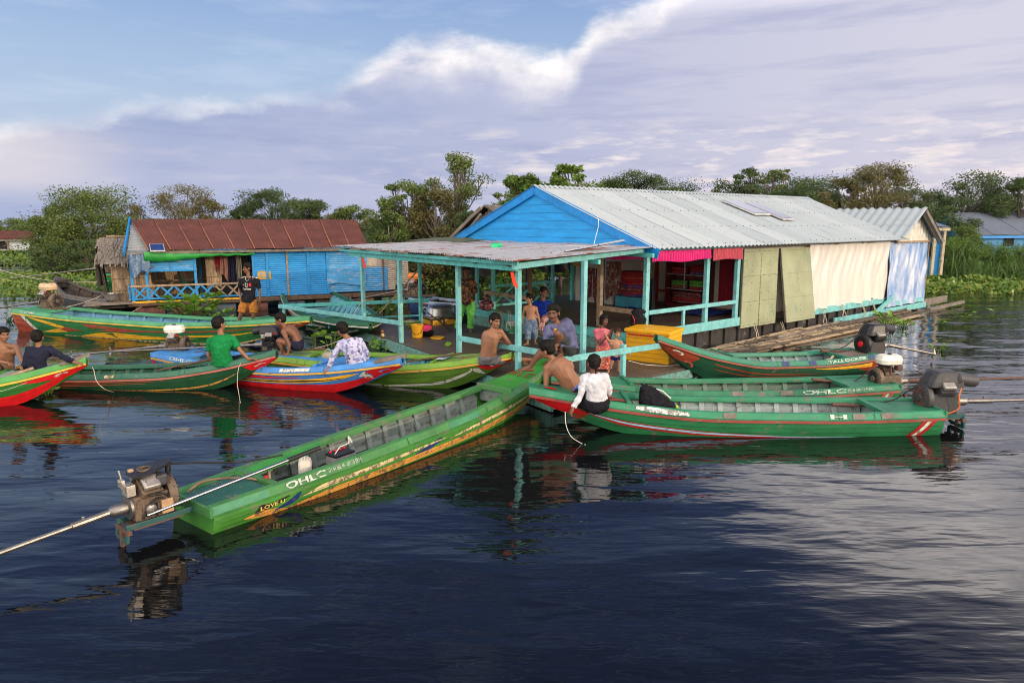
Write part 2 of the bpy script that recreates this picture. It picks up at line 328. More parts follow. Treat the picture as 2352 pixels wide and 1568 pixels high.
# ======================================================================= boats
G_DK = (.012, .115, .045); G_MID = (.02, .22, .085); G_BR = (.06, .30, .035); LIME = (.17, .33, .012)
RED = (.42, .018, .014); YEL = (.75, .40, .02); WHITE = (.72, .7, .62); CYAN = (.07, .3, .42); BLUE = (.015, .2, .62)
def col_mat(pre, c, wear=.25, wcol=(.16, .14, .11), rough=.5, **k):
    g_ = sum(c) / 3; c = tuple((.86 * x + .14 * g_) * .88 for x in c)
    return paint('%s_%d_%d_%d' % (pre, c[0] * 999, c[1] * 999, c[2] * 999), c, rough, wear=wear, wcol=wcol, st=(1, 1, 2.2), scale=3.2, spec=.35, **k)
class Boat:
    def __init__(b, name, label, stern, bow, beam=1.02, sh=(.34, .30, .32, .62), bw=.13, fd=.77, sd=.13, side=-1, hull=G_DK, cap=G_MID, rail=RED, inner=(.2, .27, .26), deck=None, wear=.25, tip=None, keel=-.09, ribs=9, group='long wooden motor boats moored at the floating house', trim=0., cat='boat', capw=.10, thwart=(), caph=.085, cs=1.0, sdeck=None):
        b.caph = caph
        dx, dy = bow[0] - stern[0], bow[1] - stern[1]; b.L = L = math.hypot(dx, dy); b.rz = math.atan2(dy, dx); b.side = side
        b.root = thing(name, label, cat, (stern[0], stern[1], 0), b.rz, group, local=True)
        b.g = smooth_tab([(0, beam * .40), (.1, beam * .45), (.3, beam * .5), (.55, beam * .5), (.7, beam * .42), (.8, beam * .33), (.92, beam * .22), (1, bw)])
        b.c = smooth_tab([(0, beam * .29 * cs), (.3, beam * .37 * cs), (.55, beam * .36 * cs), (.72, beam * .26 * cs), (.85, beam * .14), (1, bw * .35)])
        b.h = smooth_tab([(0, sh[0]), (.25, sh[1]), (.6, sh[2]), (.8, lerp(sh[2], sh[3], .38)), (1, sh[3])])
        b.k = smooth_tab([(0, keel * .6), (.3, keel), (.62, keel), (.8, keel * .1 + .02), (.92, lerp(0, sh[3] - .14, .55)), (1, sh[3] - .15)])
        b.capw = capw; b.fd = fd; b.sd = sd
        mh = col_mat('hull_paint', hull, wear); mc = col_mat('gunwale_paint', cap, wear + .1); mi = col_mat('inner_paint', inner, wear + .12, (.13, .12, .1), .65)
        md = col_mat('deck_paint', deck or cap, wear + .05); mr = col_mat('rail_paint', rail, wear + .15)
        N = 44
        mb = MB()                                     # hull skin
        rows = []
        for i in range(N + 1):
            s = i / N; ring = []
            for v in (1, .8, .6, .4, .2, 0): ring.append(b.raw(1, s, v))
            ring.append(VV((s * L, 0, interp(b.k, s) - .01)))
            for v in (0, .2, .4, .6, .8, 1): ring.append(b.raw(-1, s, v))
            rows.append(ring)
        mb.loft(rows, cap=True, close=False)
        mb.add(rows[0], [tuple(range(len(rows[0])))]); mb.add(rows[-1], [tuple(range(len(rows[0]) - 1, -1, -1))])
        b.hull = mb.build('hull', mh, b.root, smooth=True, ang=35)
        for sg in (1, -1):                            # gunwales, rub rails, inner skin
            gr, rr, ir = [], [], []
            for i in range(N + 1):
                s = i / N; g = interp(b.g, s); h = interp(b.h, s); x = s * L; q = min(1., g / .22)
                gr.append([VV((x, sg * y, z)) for y, z in ((g + .008, h - caph - .01), (g + .012, h - caph + .01), (g - .028 * q, h - .004), (g - .05 * q, h + .004), (g - capw * q, h - .006), (g - (capw + .012) * q, h - .05), (g - (capw + .012) * q, h - .075), (g - .02, h - caph - .01))][::sg])
                rr.append([VV((x, sg * y, z)) for y, z in ((g + .002, h - caph - .045), (g + .022, h - caph - .042), (g + .022, h - caph - .011), (g + .002, h - caph - .008))][::sg])
                if sd <= s <= fd + .001 or abs(s - sd) < .5 / N:
                    c = interp(b.c, s); k = interp(b.k, s) + .05
                    ir.append([VV((x, sg * (g - .03), h - .09)), VV((x, sg * lerp(g - .04, c, .33), lerp(h, k, .36))), VV((x, sg * (lerp(g - .04, c, .33) - .03), lerp(h, k, .38))), VV((x, sg * lerp(g - .04, c, .75), lerp(h, k, .75))), VV((x, sg * (c - .03), k)), VV((x, 0, k))])
            MB().loft(gr).build('gunwale', mc, b.root, smooth=True, ang=30)
            MB().loft(rr).build('rub_rail', mr, b.root)
            MB().loft(ir, cap=False, close=False).build('inner_planking', mi, b.root)
        for q in range(ribs):                         # ribs
            s = lerp(sd + .05, fd - .04, (q + .5) / ribs); mb = MB()
            for sg in (1, -1):
                g = interp(b.g, s); h = interp(b.h, s); c = interp(b.c, s); k = interp(b.k, s) + .05
                pts = [VV((s * L, sg * (g - .06), h - .08)), VV((s * L, sg * (lerp(g - .05, c, .5) - .02), lerp(h, k, .5))), VV((s * L, sg * (c - .06), k + .025)), VV((s * L, 0, k + .02))]
                for p0, p1 in zip(pts, pts[1:]): mb.bar(p0, p1, .075, .035, up=(0, sg, .3))
            mb.build('rib', mi, b.root)
        def deckpan(nm, s0, s1, dz, mat, th=.025):
            up, dn = [], []; n = 12; rings = []
            for i in range(n + 1):
                s = lerp(s0, s1, i / n); y = interp(b.g, s) - .03 * min(1., interp(b.g, s) / .22); z = interp(b.h, s) + dz; x = s * L
                rings.append([VV((x, -y, z)), VV((x, -y * .5, z + .006)), VV((x, 0, z + .008)), VV((x, y * .5, z + .006)), VV((x, y, z)), VV((x, y, z - th)), VV((x, -y, z - th))])
            return MB().loft(rings).build(nm, mat, b.root)
        b.deck = deckpan('foredeck', fd, 1.0, -.002, md)
        deckpan('stern_deck', 0.0, sd, -.035, col_mat('deck_paint', sdeck, wear + .1) if sdeck else md)
        def cross(nm, s, hh, zt, mat, w=.05, taper=0):
            g = interp(b.g, s) - .035; h = interp(b.h, s) + zt
            return MB().box((s * L, 0, h - hh / 2), (w, 2 * g, hh)).build(nm, mat, b.root, bevel=.008)
        cross('deck_coaming', fd, .09, .035, mc, .06); cross('bulkhead', fd + .006, .2, -.05, mi, .02)
        cross('bulkhead', sd, .22, -.03, mi, .02); cross('stern_beam', sd + .012, .06, .0, mc, .07)
        g0 = interp(b.g, 0)
        MB().box((-.012, 0, interp(b.h, 0) - .05), (.03, 2 * g0 + .02, .1)).build('transom_cap', mc, b.root, bevel=.006)
        for s in thwart: MB().box((s * L, 0, interp(b.h, s) - .09), (.16, 2 * interp(b.g, s) - .1, .025)).build('thwart', mi, b.root, bevel=.005)
        if tip:
            rings = []
            for i in range(7):
                s = lerp(.925, 1.012, i / 6); g = interp(b.g, s) + .018 - .05 * (i / 6) ** 2; h = interp(b.h, s) + .022 + (.03 * (i / 6) ** 2); x = s * L
                rings.append([VV((x, -g, h - .055)), VV((x, -g, h)), VV((x, 0, h + .01)), VV((x, g, h)), VV((x, g, h - .055))])
            MB().loft(rings).build('bow_cap', tip, b.root)
    def top(b, s): return interp(b.h, s) - b.caph
    def raw(b, sg, s, v):
        g = interp(b.g, s); c = interp(b.c, s); k = interp(b.k, s); t = b.top(s)
        if t < k + .02: t = k + .02
        return VV((s * b.L, sg * (lerp(c, g, v) + .035 * math.sin(math.pi * v) * min(1, g / .4)), lerp(k, t, v)))
    def H(b, s, w, off=.005):
        'painted side: w = 0 at the water (or keel) and 1 under the gunwale'
        k = interp(b.k, s); t = max(b.top(s) - .045, k + .02); z = lerp(max(k, -.004), t, w); tt = max(b.top(s), k + .02); v = (z - k) / (tt - k)
        p = b.raw(b.side, s, v); e = 1e-3
        n = (b.raw(b.side, min(1, s + e), v) - b.raw(b.side, max(0, s - e), v)).cross(b.raw(b.side, s, v + e) - b.raw(b.side, s, v - e)).normalized()
        if n.y * b.side < 0: n = -n
        return p + n * off
    def K(b, s, w, off=.004):
        'sloping outer face of the gunwale'
        g = interp(b.g, s); h = interp(b.h, s); q = min(1., g / .22)
        return VV((s * b.L, b.side * (lerp(g + .012, g - .028 * q, w) + off), lerp(h - b.caph + .01, h - .004, w) + off * .6))
    remap = None
    def strip(b, tab, mat, name='painted_stripe', sub=None, fn=None):
        if b.remap and fn is None: tab = [(interp(b.remap, t[0]), t[1], t[2]) for t in tab]
        fn = fn or b.H; mb = MB(); vs = []; s0, s1 = tab[0][0], tab[-1][0]; n = sub or max(6, int((s1 - s0) * 60)); ss = sorted(set([lerp(s0, s1, i / n) for i in range(n + 1)] + [t[0] for t in tab])); m = 2
        lo = [(t[0], t[1]) for t in tab]; hi = [(t[0], t[2]) for t in tab]
        for s in ss:
            for j in range(m + 1): vs.append(fn(s, lerp(interp(lo, s), interp(hi, s), j / m)))
        fs = []
        for i in range(len(ss) - 1):
            for j in range(m): a = i * (m + 1) + j; fs.append((a, a + m + 1, a + m + 2, a + 1) if b.side < 0 else (a, a + 1, a + m + 2, a + m + 1))
        mb.add(vs, fs); return mb.build(name, mat, b.root)
    def slash(b, st, sb, w, mat, name='painted_slash'):
        a, c = (st, sb)
        if c > a: tab = [(a, 1, 1), (a + w, 1 - min(1, w / (c - a)), 1), (c, 0, min(1, w / (c - a))), (c + w, 0, 0)] if w < c - a else None
        else: tab = [(c, 0, 0), (c + w, 0, min(1, w / (a - c))), (a, 1 - min(1, w / (a - c)), 1), (a + w, 1, 1)]
        return b.strip(tab, mat, name, 10)
    def write(b, txt, s0, s1, w0, w1, mat, on='K', name='lettering', bold=True):
        fn = b.K if on == 'K' else b.H; off = .008
        if b.side < 0: f = lambda x, y: fn(lerp(s0, s1, x), lerp(w0, w1, y), off)
        else: f = lambda x, y: fn(lerp(s1, s0, x), lerp(w0, w1, y), off)
        return put_text(txt, f, name, mat, b.root, bold)
    def swirl(b, s, w, ds, dw, mat):
        mb = MB(); n = 22; vs = []
        for i in range(n + 1):
            t = i / n; a = -.3 + t * 5.0; r = 1 - .55 * t; x = .4 + .6 * math.cos(a) * r; y = .5 + .5 * math.sin(a) * r; th = .16 * math.sin(math.pi * min(1, t + .08)) + .02
            vs += [b.H(s + ds * (x - th * math.cos(a)), w + dw * (y - th * math.sin(a)), .008), b.H(s + ds * (x + th * math.cos(a)), w + dw * (y + th * math.sin(a)), .008)]
        mb.add(vs, [(2 * i, 2 * i + 1, 2 * i + 3, 2 * i + 2) for i in range(n)]); return mb.build('painted_swirl', mat, b.root)
    def pt(b, s, y, dz=0.):
        'world point at station s, lateral y, height above the gunwale'
        p = VV((s * b.L, y, interp(b.h, s) + dz)); return b.root.matrix_basis @ p
    def loc(b, x, y, z): return Matrix.Translation(b.root.location) @ Matrix.Rotation(b.rz, 4, 'Z') @ VV((x, y, z))
pm = lambda n, c, w=.2, r=.4: paint('sign_' + n, c, r, wear=w, wcol=(.1, .09, .07), scale=7)
M_RED = pm('red', RED); M_YEL = pm('yellow', YEL, .15); M_WHT = pm('white', (.62, .62, .55), .5); M_LET = paint('letter_white', (.5, .55, .48), .6, wear=.45, wcol=(.06, .22, .1), scale=13); M_ORG = pm('orange', (.62, .3, .06), .55); M_TAN = pm('tan', (.62, .52, .28), .6)
M_NAVY = pm('navy', (.015, .03, .16)); M_BLK = pm('black', (.01, .01, .012), 0); M_BRED = pm('bright_red', (.62, .01, .015), .08); M_RUST = pm('rust_red', (.3, .05, .02), .2); M_SALM = pm('salmon', (.5, .1, .06), .4); M_GRN = pm('dark_green', (.01, .1, .02)); M_BLU = pm('pale_blue', (.1, .32, .7), .1); M_LBL = pm('sky_blue', (.35, .6, .8), .2)
WD_GREY = wood('grey_wood', (.2, .17, .14), (2, 2, 2)); WD_DARK = wood('dark_wood', (.05, .04, .034), (2, 2, 2)); WD_TAN = wood('tan_wood', (.34, .24, .15), (3, 3, 3)); WD_BRN = wood('brown_wood', (.13, .075, .045), (3, 3, 3))
# --- green boat in the foreground
B1 = Boat('longtail_boat', 'worn bright green boat in the foreground with an orange side stripe', (-3.11, 6.25), (.74, 11.34), .96, (.27, .31, .37, .67), cs=1.12, sdeck=(.02, .14, .1), bw=.17, fd=.74, side=-1, hull=(.05, .27, .02), cap=(.055, .25, .06), rail=(.05, .27, .03), inner=(.24, .3, .28), deck=(.035, .33, .03), wear=.3, sd=.10, ribs=12, capw=.12)
B1.remap = [(0, 0), (.2, .125), (.335, .21), (.52, .44), (1, 1)]
pts_ = [(s_, interp(B1.g, s_)) for s_ in (.1, .15, .2, .25, .275)]
MB().slab([VV((s_ * B1.L, g_ - .09, interp(B1.h, s_) - .012)) for s_, g_ in pts_] + [VV((s_ * B1.L, g_ - q_, interp(B1.h, s_) - .018)) for (s_, g_), q_ in zip(pts_[::-1], (.2, .3, .33, .34, .34))], (0, 0, -.02)).build('side_deck', col_mat('deck_paint', (.035, .33, .03), .25), B1.root)
B1.strip([(.075, .38, .44), (.12, .12, .62), (.165, .0, .4), (.2, .0, .04)], M_ORG)
B1.strip([(.16, .0, .04), (.22, .0, .2), (.32, .04, .42), (.5, .12, .5), (.75, .22, .52), (.92, .15, .5)], M_ORG)
B1.strip([(.235, .55, .57), (.3, .58, .9), (.45, .66, .88), (.56, .8, .84)], M_TAN)
B1.strip([(.57, .66, .68), (.62, .7, .86), (.75, .66, .86), (.86, .7, .74)], M_TAN)
B1.strip([(.16, .22, .3), (.2, .3, .62), (.225, .5, .92), (.235, .88, .92)], M_NAVY)
B1.strip([(.49, .5, .55), (.52, .5, .75), (.545, .72, .95), (.55, .9, .95)], M_NAVY)
M_TL = paint('teal_patch', (.045, .22, .11), .5, wear=.35, wcol=(.07, .26, .07), scale=5)
for a_, b_ in ((.0, .09), (.5, .6), (.74, .78)): B1.strip([(a_, .0, 1), (b_, .0, 1)], M_TL, 'old_paint_patch', fn=lambda s, w: B1.K(s, lerp(.03, .97, w), .003))
B1.strip([(.105, .52, .62), (.12, .5, .98), (.15, .6, .84), (.2, .9, .98)], M_BLK, 'sticker')
B1.write('LOVE U', .074, .116, .62, .86, pm('gold', (.7, .5, .12), 0), 'H', 'sticker_lettering')
B1.write('OHLC', .12, .195, .05, .92, M_LET); B1.write('071 44 666 44 - 095 58 58 89', .2, .27, .25, .85, M_LET, bold=False)
def deck_text(b, txt, s0, s1, y0, y1, mat, dz=.014):
    'letters on the foredeck, read across the boat'
    return put_text(txt, lambda x, y: VV((lerp(s0, s1, y) * b.L, lerp(y0, y1, x), interp(b.h, lerp(s0, s1, y)) + dz)), 'deck_lettering', mat, b.root, True)
deck_text(B1, 'H L C', .83, .862, .2, -.2, M_RUST); deck_text(B1, 'S', .925, .95, -.02, -.12, M_RUST)
# --- right green boats
B2 = Boat('longtail_boat', 'green boat with red rub rail that a girl in a white shirt sits on', (5.93, 9.43), (.24, 9.40), 1.0, (.36, .34, .37, .64), bw=.17, fd=.76, side=1, hull=(.012, .22, .07), cap=(.02, .27, .13), rail=(.36, .05, .04), inner=(.3, .38, .37), deck=(.015, .2, .095), wear=.22, ribs=11, capw=.11)
B2.strip([(.05, .0, .0), (.4, .0, .07), (.6, .14, .26), (.78, .42, .52), (.86, .62, .66)], M_RED)
B2.strip([(.2, .02, .03), (.4, .07, .13), (.6, .26, .38), (.78, .53, .6), (.86, .66, .69)], M_LBL)
B2.strip([(.4, .14, .15), (.6, .39, .44), (.78, .61, .65), (.84, .68, .7)], M_RED)
B2.strip([(.86, .5, .55), (.9, .2, 1), (.94, 0, 1), (1, 0, 1)], M_BRED)
B2.strip([(.845, .85, .9), (.87, .2, .8), (.88, .0, .5), (.89, 0, .1)], M_RUST)
for o_, m_ in ((.0, M_RED), (.012, M_WHT), (.024, M_RED)): B2.slash(.02 + o_, .052 + o_, .011, m_)
B2.write('H', .245, .285, .1, .9, M_LET); B2.strip([(.62, .1, .7), (.66, 0, .9), (.72, .1, .95), (.745, .3, .8)], pm('flaked_white', (.75, .76, .72), .75), 'old_sticker', fn=lambda s, w: B2.K(s, w, .008))
for s_ in (.13, .2, .51): B2.strip([(s_, 0, 1), (s_ + .03, 0, 1)], WD_GREY, 'bare_patch', fn=lambda s, w: B2.K(s, w, .007))
def deck_blob(b, s, y, rs, ry, mat, seed=0):
    r_ = random.Random(seed); mb = MB(); n = 18; vs = []
    for i in range(n):
        a = 2 * math.pi * i / n; q = 1 + r_.uniform(-.25, .25); ss = s + rs * math.cos(a) * q; vs.append(VV((ss * b.L, y + ry * math.sin(a) * q, interp(b.h, ss) + .012)))
    c = VV((s * b.L, y, interp(b.h, s) + .013)); mb.add(vs + [c], [(i, (i + 1) % n, n) for i in range(n)]); return mb.build('painted_flower', mat, b.root)
deck_blob(B2, .865, .0, .028, .06, M_BRED, 1); deck_blob(B2, .945, .05, .014, .05, M_BRED, 2); deck_blob(B2, .79, .22, .03, .07, M_RUST, 3); deck_blob(B2, .8, .1, .012, .04, M_RUST, 4)
B3 = Boat('longtail_boat', 'green boat with salmon rub rail lying behind the nearest green boat', (6.22, 11.1), (.6, 10.55), .98, (.33, .29, .31, .55), fd=.78, side=1, hull=(.014, .19, .055), cap=(.02, .23, .11), rail=(.38, .09, .07), inner=(.12, .2, .15), wear=.25, ribs=9)
for o_, m_ in ((.0, M_SALM), (.012, M_WHT), (.024, M_SALM)): B3.slash(.018 + o_, .045 + o_, .011, m_)
B3.write('OHLC', .17, .3, .1, .92, M_LET); B3.write('096 66-548.071 444662', .085, .165, .3, .8, M_LET, bold=False)
for s_ in (.33, .47): B3.strip([(s_, 0, 1), (s_ + .035, 0, 1)], WD_GREY, 'bare_patch', fn=lambda s, w: B3.K(s, w, .007))
B4 = Boat('longtail_boat', 'dark green boat with raised red bow resting beside the yellow box', (7.12, 13.62), (2.62, 12.25), 1.0, (.34, .30, .36, .9), bw=.07, fd=.70, side=1, hull=(.006, .09, .04), cap=(.025, .26, .16), rail=(.42, .1, .06), inner=(.22, .32, .33), deck=(.2, .15, .12), wear=.15, ribs=8)
B4.strip([(.25, .3, .32), (.45, .38, .48), (.65, .6, .72), (.78, .82, .86)], M_RUST); B4.strip([(.3, .14, .16), (.5, .18, .26), (.68, .4, .48), (.78, .6, .62)], M_RUST)
B4.strip([(.03, .5, .9), (.1, .55, .85), (.2, .6, .9), (.33, .85, .88)], M_YEL); B4.strip([(.0, 0, 1), (.04, .05, .9), (.08, .3, .6), (.11, .5, .55)], M_RUST)
B4.strip([(.84, .85, .9), (.88, .3, 1), (.92, .05, 1), (1, 0, 1)], M_RUST); B4.swirl(.905, .5, .035, .35, M_WHT); B4.swirl(.86, .1, .03, .35, M_SALM)
B4.write('TALLOCREB', .07, .27, .2, .9, M_LET)
for s_ in (.33, .46, .02): B4.strip([(s_, 0, 1), (s_ + .035, 0, 1)], M_NAVY, 'blue_patch', fn=lambda s, w: B4.K(s, w, .007))
# --- lime, blue, dark green and red boats on the left
B5 = Boat('longtail_boat', 'lime green boat with cyan inside and a red bow under the seated boy', (-4.55, 13.35), (.02, 11.66), 1.2, (.37, .36, .40, .70), bw=.08, fd=.72, side=-1, hull=(.1, .24, .012), cap=(.2, .42, .015), rail=YEL, inner=(.06, .34, .45), deck=(.25, .45, .06), wear=.1, tip=WD_DARK, ribs=8, capw=.12)
B5.strip([(.35, .0, .05), (.55, .02, .16), (.72, .2, .34), (.84, .5, .66), (.87, .7, .8)], M_WHT); B5.strip([(.86, .8, .85), (.89, .3, .75), (.9, .15, .35), (.905, .1, .15)], M_WHT)
B5.strip([(.885, .9, .95), (.92, .3, 1), (1, 0, 1)], M_BRED); B5.swirl(.93, .5, .03, .3, M_WHT)
put_text('RESTAURANT', lambda x, y: VV((lerp(.728, .752, y) * B5.L, lerp(.12, -.26, x), interp(B5.h, .74) + .05)), 'sticker_lettering', M_BLU, B5.root)
MB().box((.739 * B5.L, -.06, interp(B5.h, .74) + .045), (.14, .5, .004)).build('sticker', pm('sticker_white', (.6, .75, .8), .1), B5.root)
for i_, (s_, y_) in enumerate(((.79, -.02), (.82, -.1), (.84, .03))): deck_blob(B5, s_, y_, .02, .05, (M_TAN, M_SALM, M_ORG)[i_], 5 + i_)
B6 = Boat('longtail_boat', 'bright blue boat with red bottom and yellow lines, red bow at the right', (-6.86, 13.5), (-1.83, 11.22), 1.12, (.40, .35, .39, .68), bw=.07, fd=.72, side=-1, hull=BLUE, cap=(.02, .26, .72), rail=YEL, inner=(.1, .32, .5), deck=(.03, .3, .75), wear=.06, tip=WD_GREY, ribs=9, capw=.12)
B6.strip([(.1, 0, .12), (.3, 0, .3), (.6, 0, .42), (.8, 0, .46), (.9, .06, .44), (.935, .2, .3)], M_BRED)
B6.strip([(.2, .36, .38), (.4, .40, .48), (.7, .54, .6), (.82, .68, .70)], M_YEL); B6.strip([(.2, .39, .4), (.4, .48, .56), (.7, .6, .68), (.82, .70, .72)], M_BLK); B6.strip([(.2, .4, .42), (.4, .56, .62), (.7, .68, .76), (.82, .66, .86), (.87, .8, .84)], M_YEL)
B6.strip([(.42, .84, .86), (.46, .72, .96), (.55, .78, .9), (.68, .84, .85)], M_BRED); B6.strip([(.87, .6, .65), (.89, .3, .95), (.905, .15, .5), (.915, .1, .12)], M_WHT)
B6.strip([(.895, .8, .9), (.92, .3, 1), (1, 0, 1)], M_BRED); B6.swirl(.935, .45, .03, .3, M_BLU)
B6.strip([(0, 0, 1), (.025, 0, .8), (.03, 0, .1)], M_BRED); B6.write('OHLC', .1, .215, .1, .9, M_LET)
B6.strip([(.115, .55, .57), (.14, .5, .8), (.17, .6, .7), (.2, .72, .74)], M_WHT); B6.strip([(.6, .1, .8), (.71, .1, .8)], M_WHT, 'sticker', fn=lambda s, w: B6.K(s, w, .007))
def star(b, s, w, ds, dw, mat):
    vs = [b.H(s + ds * math.cos(math.pi / 2 + k * math.pi / 5) * (1 if k % 2 == 0 else .42), w + dw * math.sin(math.pi / 2 + k * math.pi / 5) * (1 if k % 2 == 0 else .42), .008) for k in range(10)]
    MB().add(vs + [b.H(s, w, .008)], [(k, (k + 1) % 10, 10) for k in range(10)]).build('painted_star', mat, b.root)
star(B6, .07, .5, .026, .42, M_ORG)
B7 = Boat('longtail_boat', 'dark green boat with red stripes and a curled bow under the boy in green', (-8.7, 12.18), (-4.17, 11.9), .96, (.28, .27, .34, .68), bw=.07, fd=.76, side=-1, hull=(.008, .085, .03), cap=(.03, .16, .1), rail=(.5, .13, .1), inner=(.03, .12, .07), deck=(.02, .14, .06), wear=.15, ribs=9)
B7.strip([(.12, .5, .52), (.2, .5, .66), (.35, .62, .7), (.52, .72, .74)], M_SALM); B7.strip([(.1, .8, .82), (.2, .78, .94), (.4, .84, .92), (.6, .9, .91)], M_RUST); B7.strip([(.1, .22, .24), (.18, .2, .36), (.24, .28, .3)], M_RUST)
B7.strip([(.25, 0, .03), (.5, .0, .1), (.7, .14, .26), (.82, .42, .52), (.87, .62, .64)], M_ORG); B7.strip([(.885, .85, .9), (.91, .3, 1), (.95, .0, 1), (1, 0, 1)], M_BRED); B7.swirl(.925, .45, .035, .3, M_WHT)
B7.strip([(0, 0, .6), (.06, 0, .55)], M_ORG); B7.strip([(.36, .2, .8), (.4, .2, .8)], M_TAN, 'sticker', fn=lambda s, w: B7.K(s, w, .007))
B8 = Boat('longtail_boat', 'green boat with bright red bottom, yellow rail and grey bow tip at the left edge', (-11.3, 10.02), (-7.10, 11.18), 1.05, (.36, .36, .40, .70), bw=.06, fd=.70, side=-1, hull=(.02, .2, .02), cap=(.07, .36, .07), rail=(.75, .5, .02), inner=(.08, .3, .12), deck=(.3, .42, .3), wear=.1, tip=WD_GREY, ribs=7)
B8.strip([(.2, 0, .4), (.6, 0, .42), (.8, 0, .5), (.9, .1, .55), (.94, .3, .5)], M_BRED); B8.strip([(.3, .52, .56), (.5, .5, .66), (.68, .62, .72), (.74, .8, .82), (.745, .78, .80), (.82, .9, .92)], M_WHT)
B8.strip([(.8, .9, .95), (.88, .66, 1), (.95, .2, 1), (1, 0, 1)], M_BRED); B8.swirl(.905, .6, .035, .3, M_WHT)
B9 = Boat('longtail_boat', 'long green boat with yellow and red patterns that the standing boy stands on', (-13.3, 18.75), (-4.66, 15.72), 1.3, (.60, .52, .50, .76), bw=.07, fd=.84, side=-1, hull=(.012, .2, .045), cap=(.06, .36, .16), rail=(.75, .5, .02), inner=(.1, .32, .5), deck=(.05, .3, .14), wear=.1, sd=.1, ribs=10)
B9.strip([(0, 0, 1), (.03, 0, 1), (.085, 0, .1), (.09, 0, 0)], M_RUST); B9.slash(.035, .09, .018, M_WHT)
B9.strip([(.07, .92, .97), (.14, .66, .86), (.2, .45, .66), (.215, .56, .6)], M_YEL); B9.strip([(.115, .1, .12), (.17, .14, .36), (.195, .2, .42), (.22, .24, .26)], M_YEL)
B9.strip([(.185, .45, .47), (.215, .28, .62), (.25, .36, .5), (.285, .42, .44)], M_RUST)
B9.strip([(.29, .86, .9), (.34, .52, .9), (.42, .52, .8), (.5, .62, .74), (.62, .7, .8), (.85, .8, .86)], M_RUST)
B9.strip([(.27, .05, .06), (.34, .06, .36), (.4, .06, .46), (.5, .12, .4), (.62, .25, .36), (.68, .34, .36)], M_YEL)
B9.strip([(.3, .5, .52), (.35, .5, .8), (.4, .16, .4), (.41, .1, .16)], M_GRN)
B9.strip([(.6, .42, .44), (.66, .42, .54), (.78, .5, .6), (.9, .62, .64)], M_YEL); B9.strip([(.2, .0, .03), (.6, .0, .07), (.9, 0, .12)], M_TAN)
B9.strip([(.9, .6, .7), (.925, .2, 1), (1, 0, 1)], M_RUST); B9.swirl(.955, .5, .02, .3, M_WHT); B9.write('OCCOMA', .035, .1, .1, .9, M_LET)
B10 = Boat('longtail_boat', 'green boat with ribbed cyan inside, white and red lettering on its side', (-7.2, 23.8), (-3.3, 15.75), 2.1, (.55, .46, .46, .6), bw=.05, fd=.80, side=-1, hull=(.012, .09, .03), cap=(.012, .13, .06), rail=(.65, .62, .55), inner=(.1, .42, .52), deck=(.02, .15, .06), wear=.15, sd=.02, ribs=12)
B10.strip([(.03, .3, .95), (.1, .3, .95), (.15, .35, .95)], M_ORG); B10.strip([(.18, .35, .95), (.45, .35, .92), (.55, .5, .9), (.62, .7, .8)], M_WHT)
B10.write('MIHL', .2, .42, .42, .88, M_BRED, 'H'); B10.strip([(.46, .5, .6), (.55, .45, .8), (.72, .6, .75), (.8, .7, .72)], M_WHT); B10.strip([(0, 1, 1.1), (.4, .98, 1.1), (.7, 1, 1.12)], M_YEL); B10.write('KEEBH', .02, .1, .2, .9, M_LET)
B10.strip([(.55, 0, .1), (.8, .05, .2), (.95, .3, .5)], M_WHT)
p11 = at(880, 715, .0)
B11 = Boat('longtail_boat', 'blue boat with pale lettering moored behind the porch posts', (-3.15, 22.4), (.6, 20.6), 1.1, (.5, .42, .42, .7), side=-1, hull=(.015, .06, .2), cap=(.25, .35, .5), rail=(.3, .05, .04), inner=(.2, .15, .12), wear=.25, ribs=4)
B11.write('CA MAO', .12, .62, .25, .8, M_TAN, 'H')
B12 = Boat('rowing_boat', 'old dark unpainted wooden boat lying in the hyacinth with a long raised bow', (-12.7, 22.2), (-16.5, 24.7), 1.2, (.5, .46, .5, 1.0), bw=.05, fd=.9, side=1, hull=(.05, .05, .052), cap=(.11, .085, .07), rail=(.2, .2, .2), inner=(.09, .07, .055), wear=.3, ribs=5, group=None)

SEAMD = paint('seam_dark', (.012, .014, .012), .8)
for i_, b_ in enumerate((B1, B2, B3, B4, B5, B6, B7, B8, B9, B10)):
    r_ = random.Random(i_)
    for w0 in (.34, .68): b_.strip([(.01, w0 - .006, w0 + .01), (.45, w0 - .008, w0 + .006), (.9, w0 - .004, w0 + .008)], SEAMD, 'plank_seam', fn=lambda s, w: b_.H(s, w, .0062))
    for k_ in range(4): s_ = r_.uniform(.08, .8); b_.strip([(s_, 0, 1), (s_ + .0012, 0, 1)], SEAMD, 'scarf_joint', 1, fn=lambda s, w: b_.K(s, w, .0085))

PAT = ('painted_', 'plank_seam', 'scarf_joint', 'bare_patch', 'old_paint_patch', 'blue_patch')
for b_ in (B1, B2, B3, B4, B5, B6, B7, B8, B9, B10):     # the painted pattern belongs to the hull's own mesh
    me = b_.hull.data; bm = bmesh.new(); bm.from_mesh(me)
    for o in [c for c in COL.objects if c.parent == b_.root and c.name.startswith(PAT)]:
        m_ = o.data.materials[0]; n0 = len(bm.faces); bm.from_mesh(o.data)
        i_ = me.materials.find(m_.name)
        if i_ < 0: me.materials.append(m_); i_ = len(me.materials) - 1
        bm.faces.ensure_lookup_table()
        for f in bm.faces[n0:]: f.material_index = i_; f.smooth = False
        d_ = o.data; bpy.data.objects.remove(o); bpy.data.meshes.remove(d_)
    bm.to_mesh(me); bm.free()
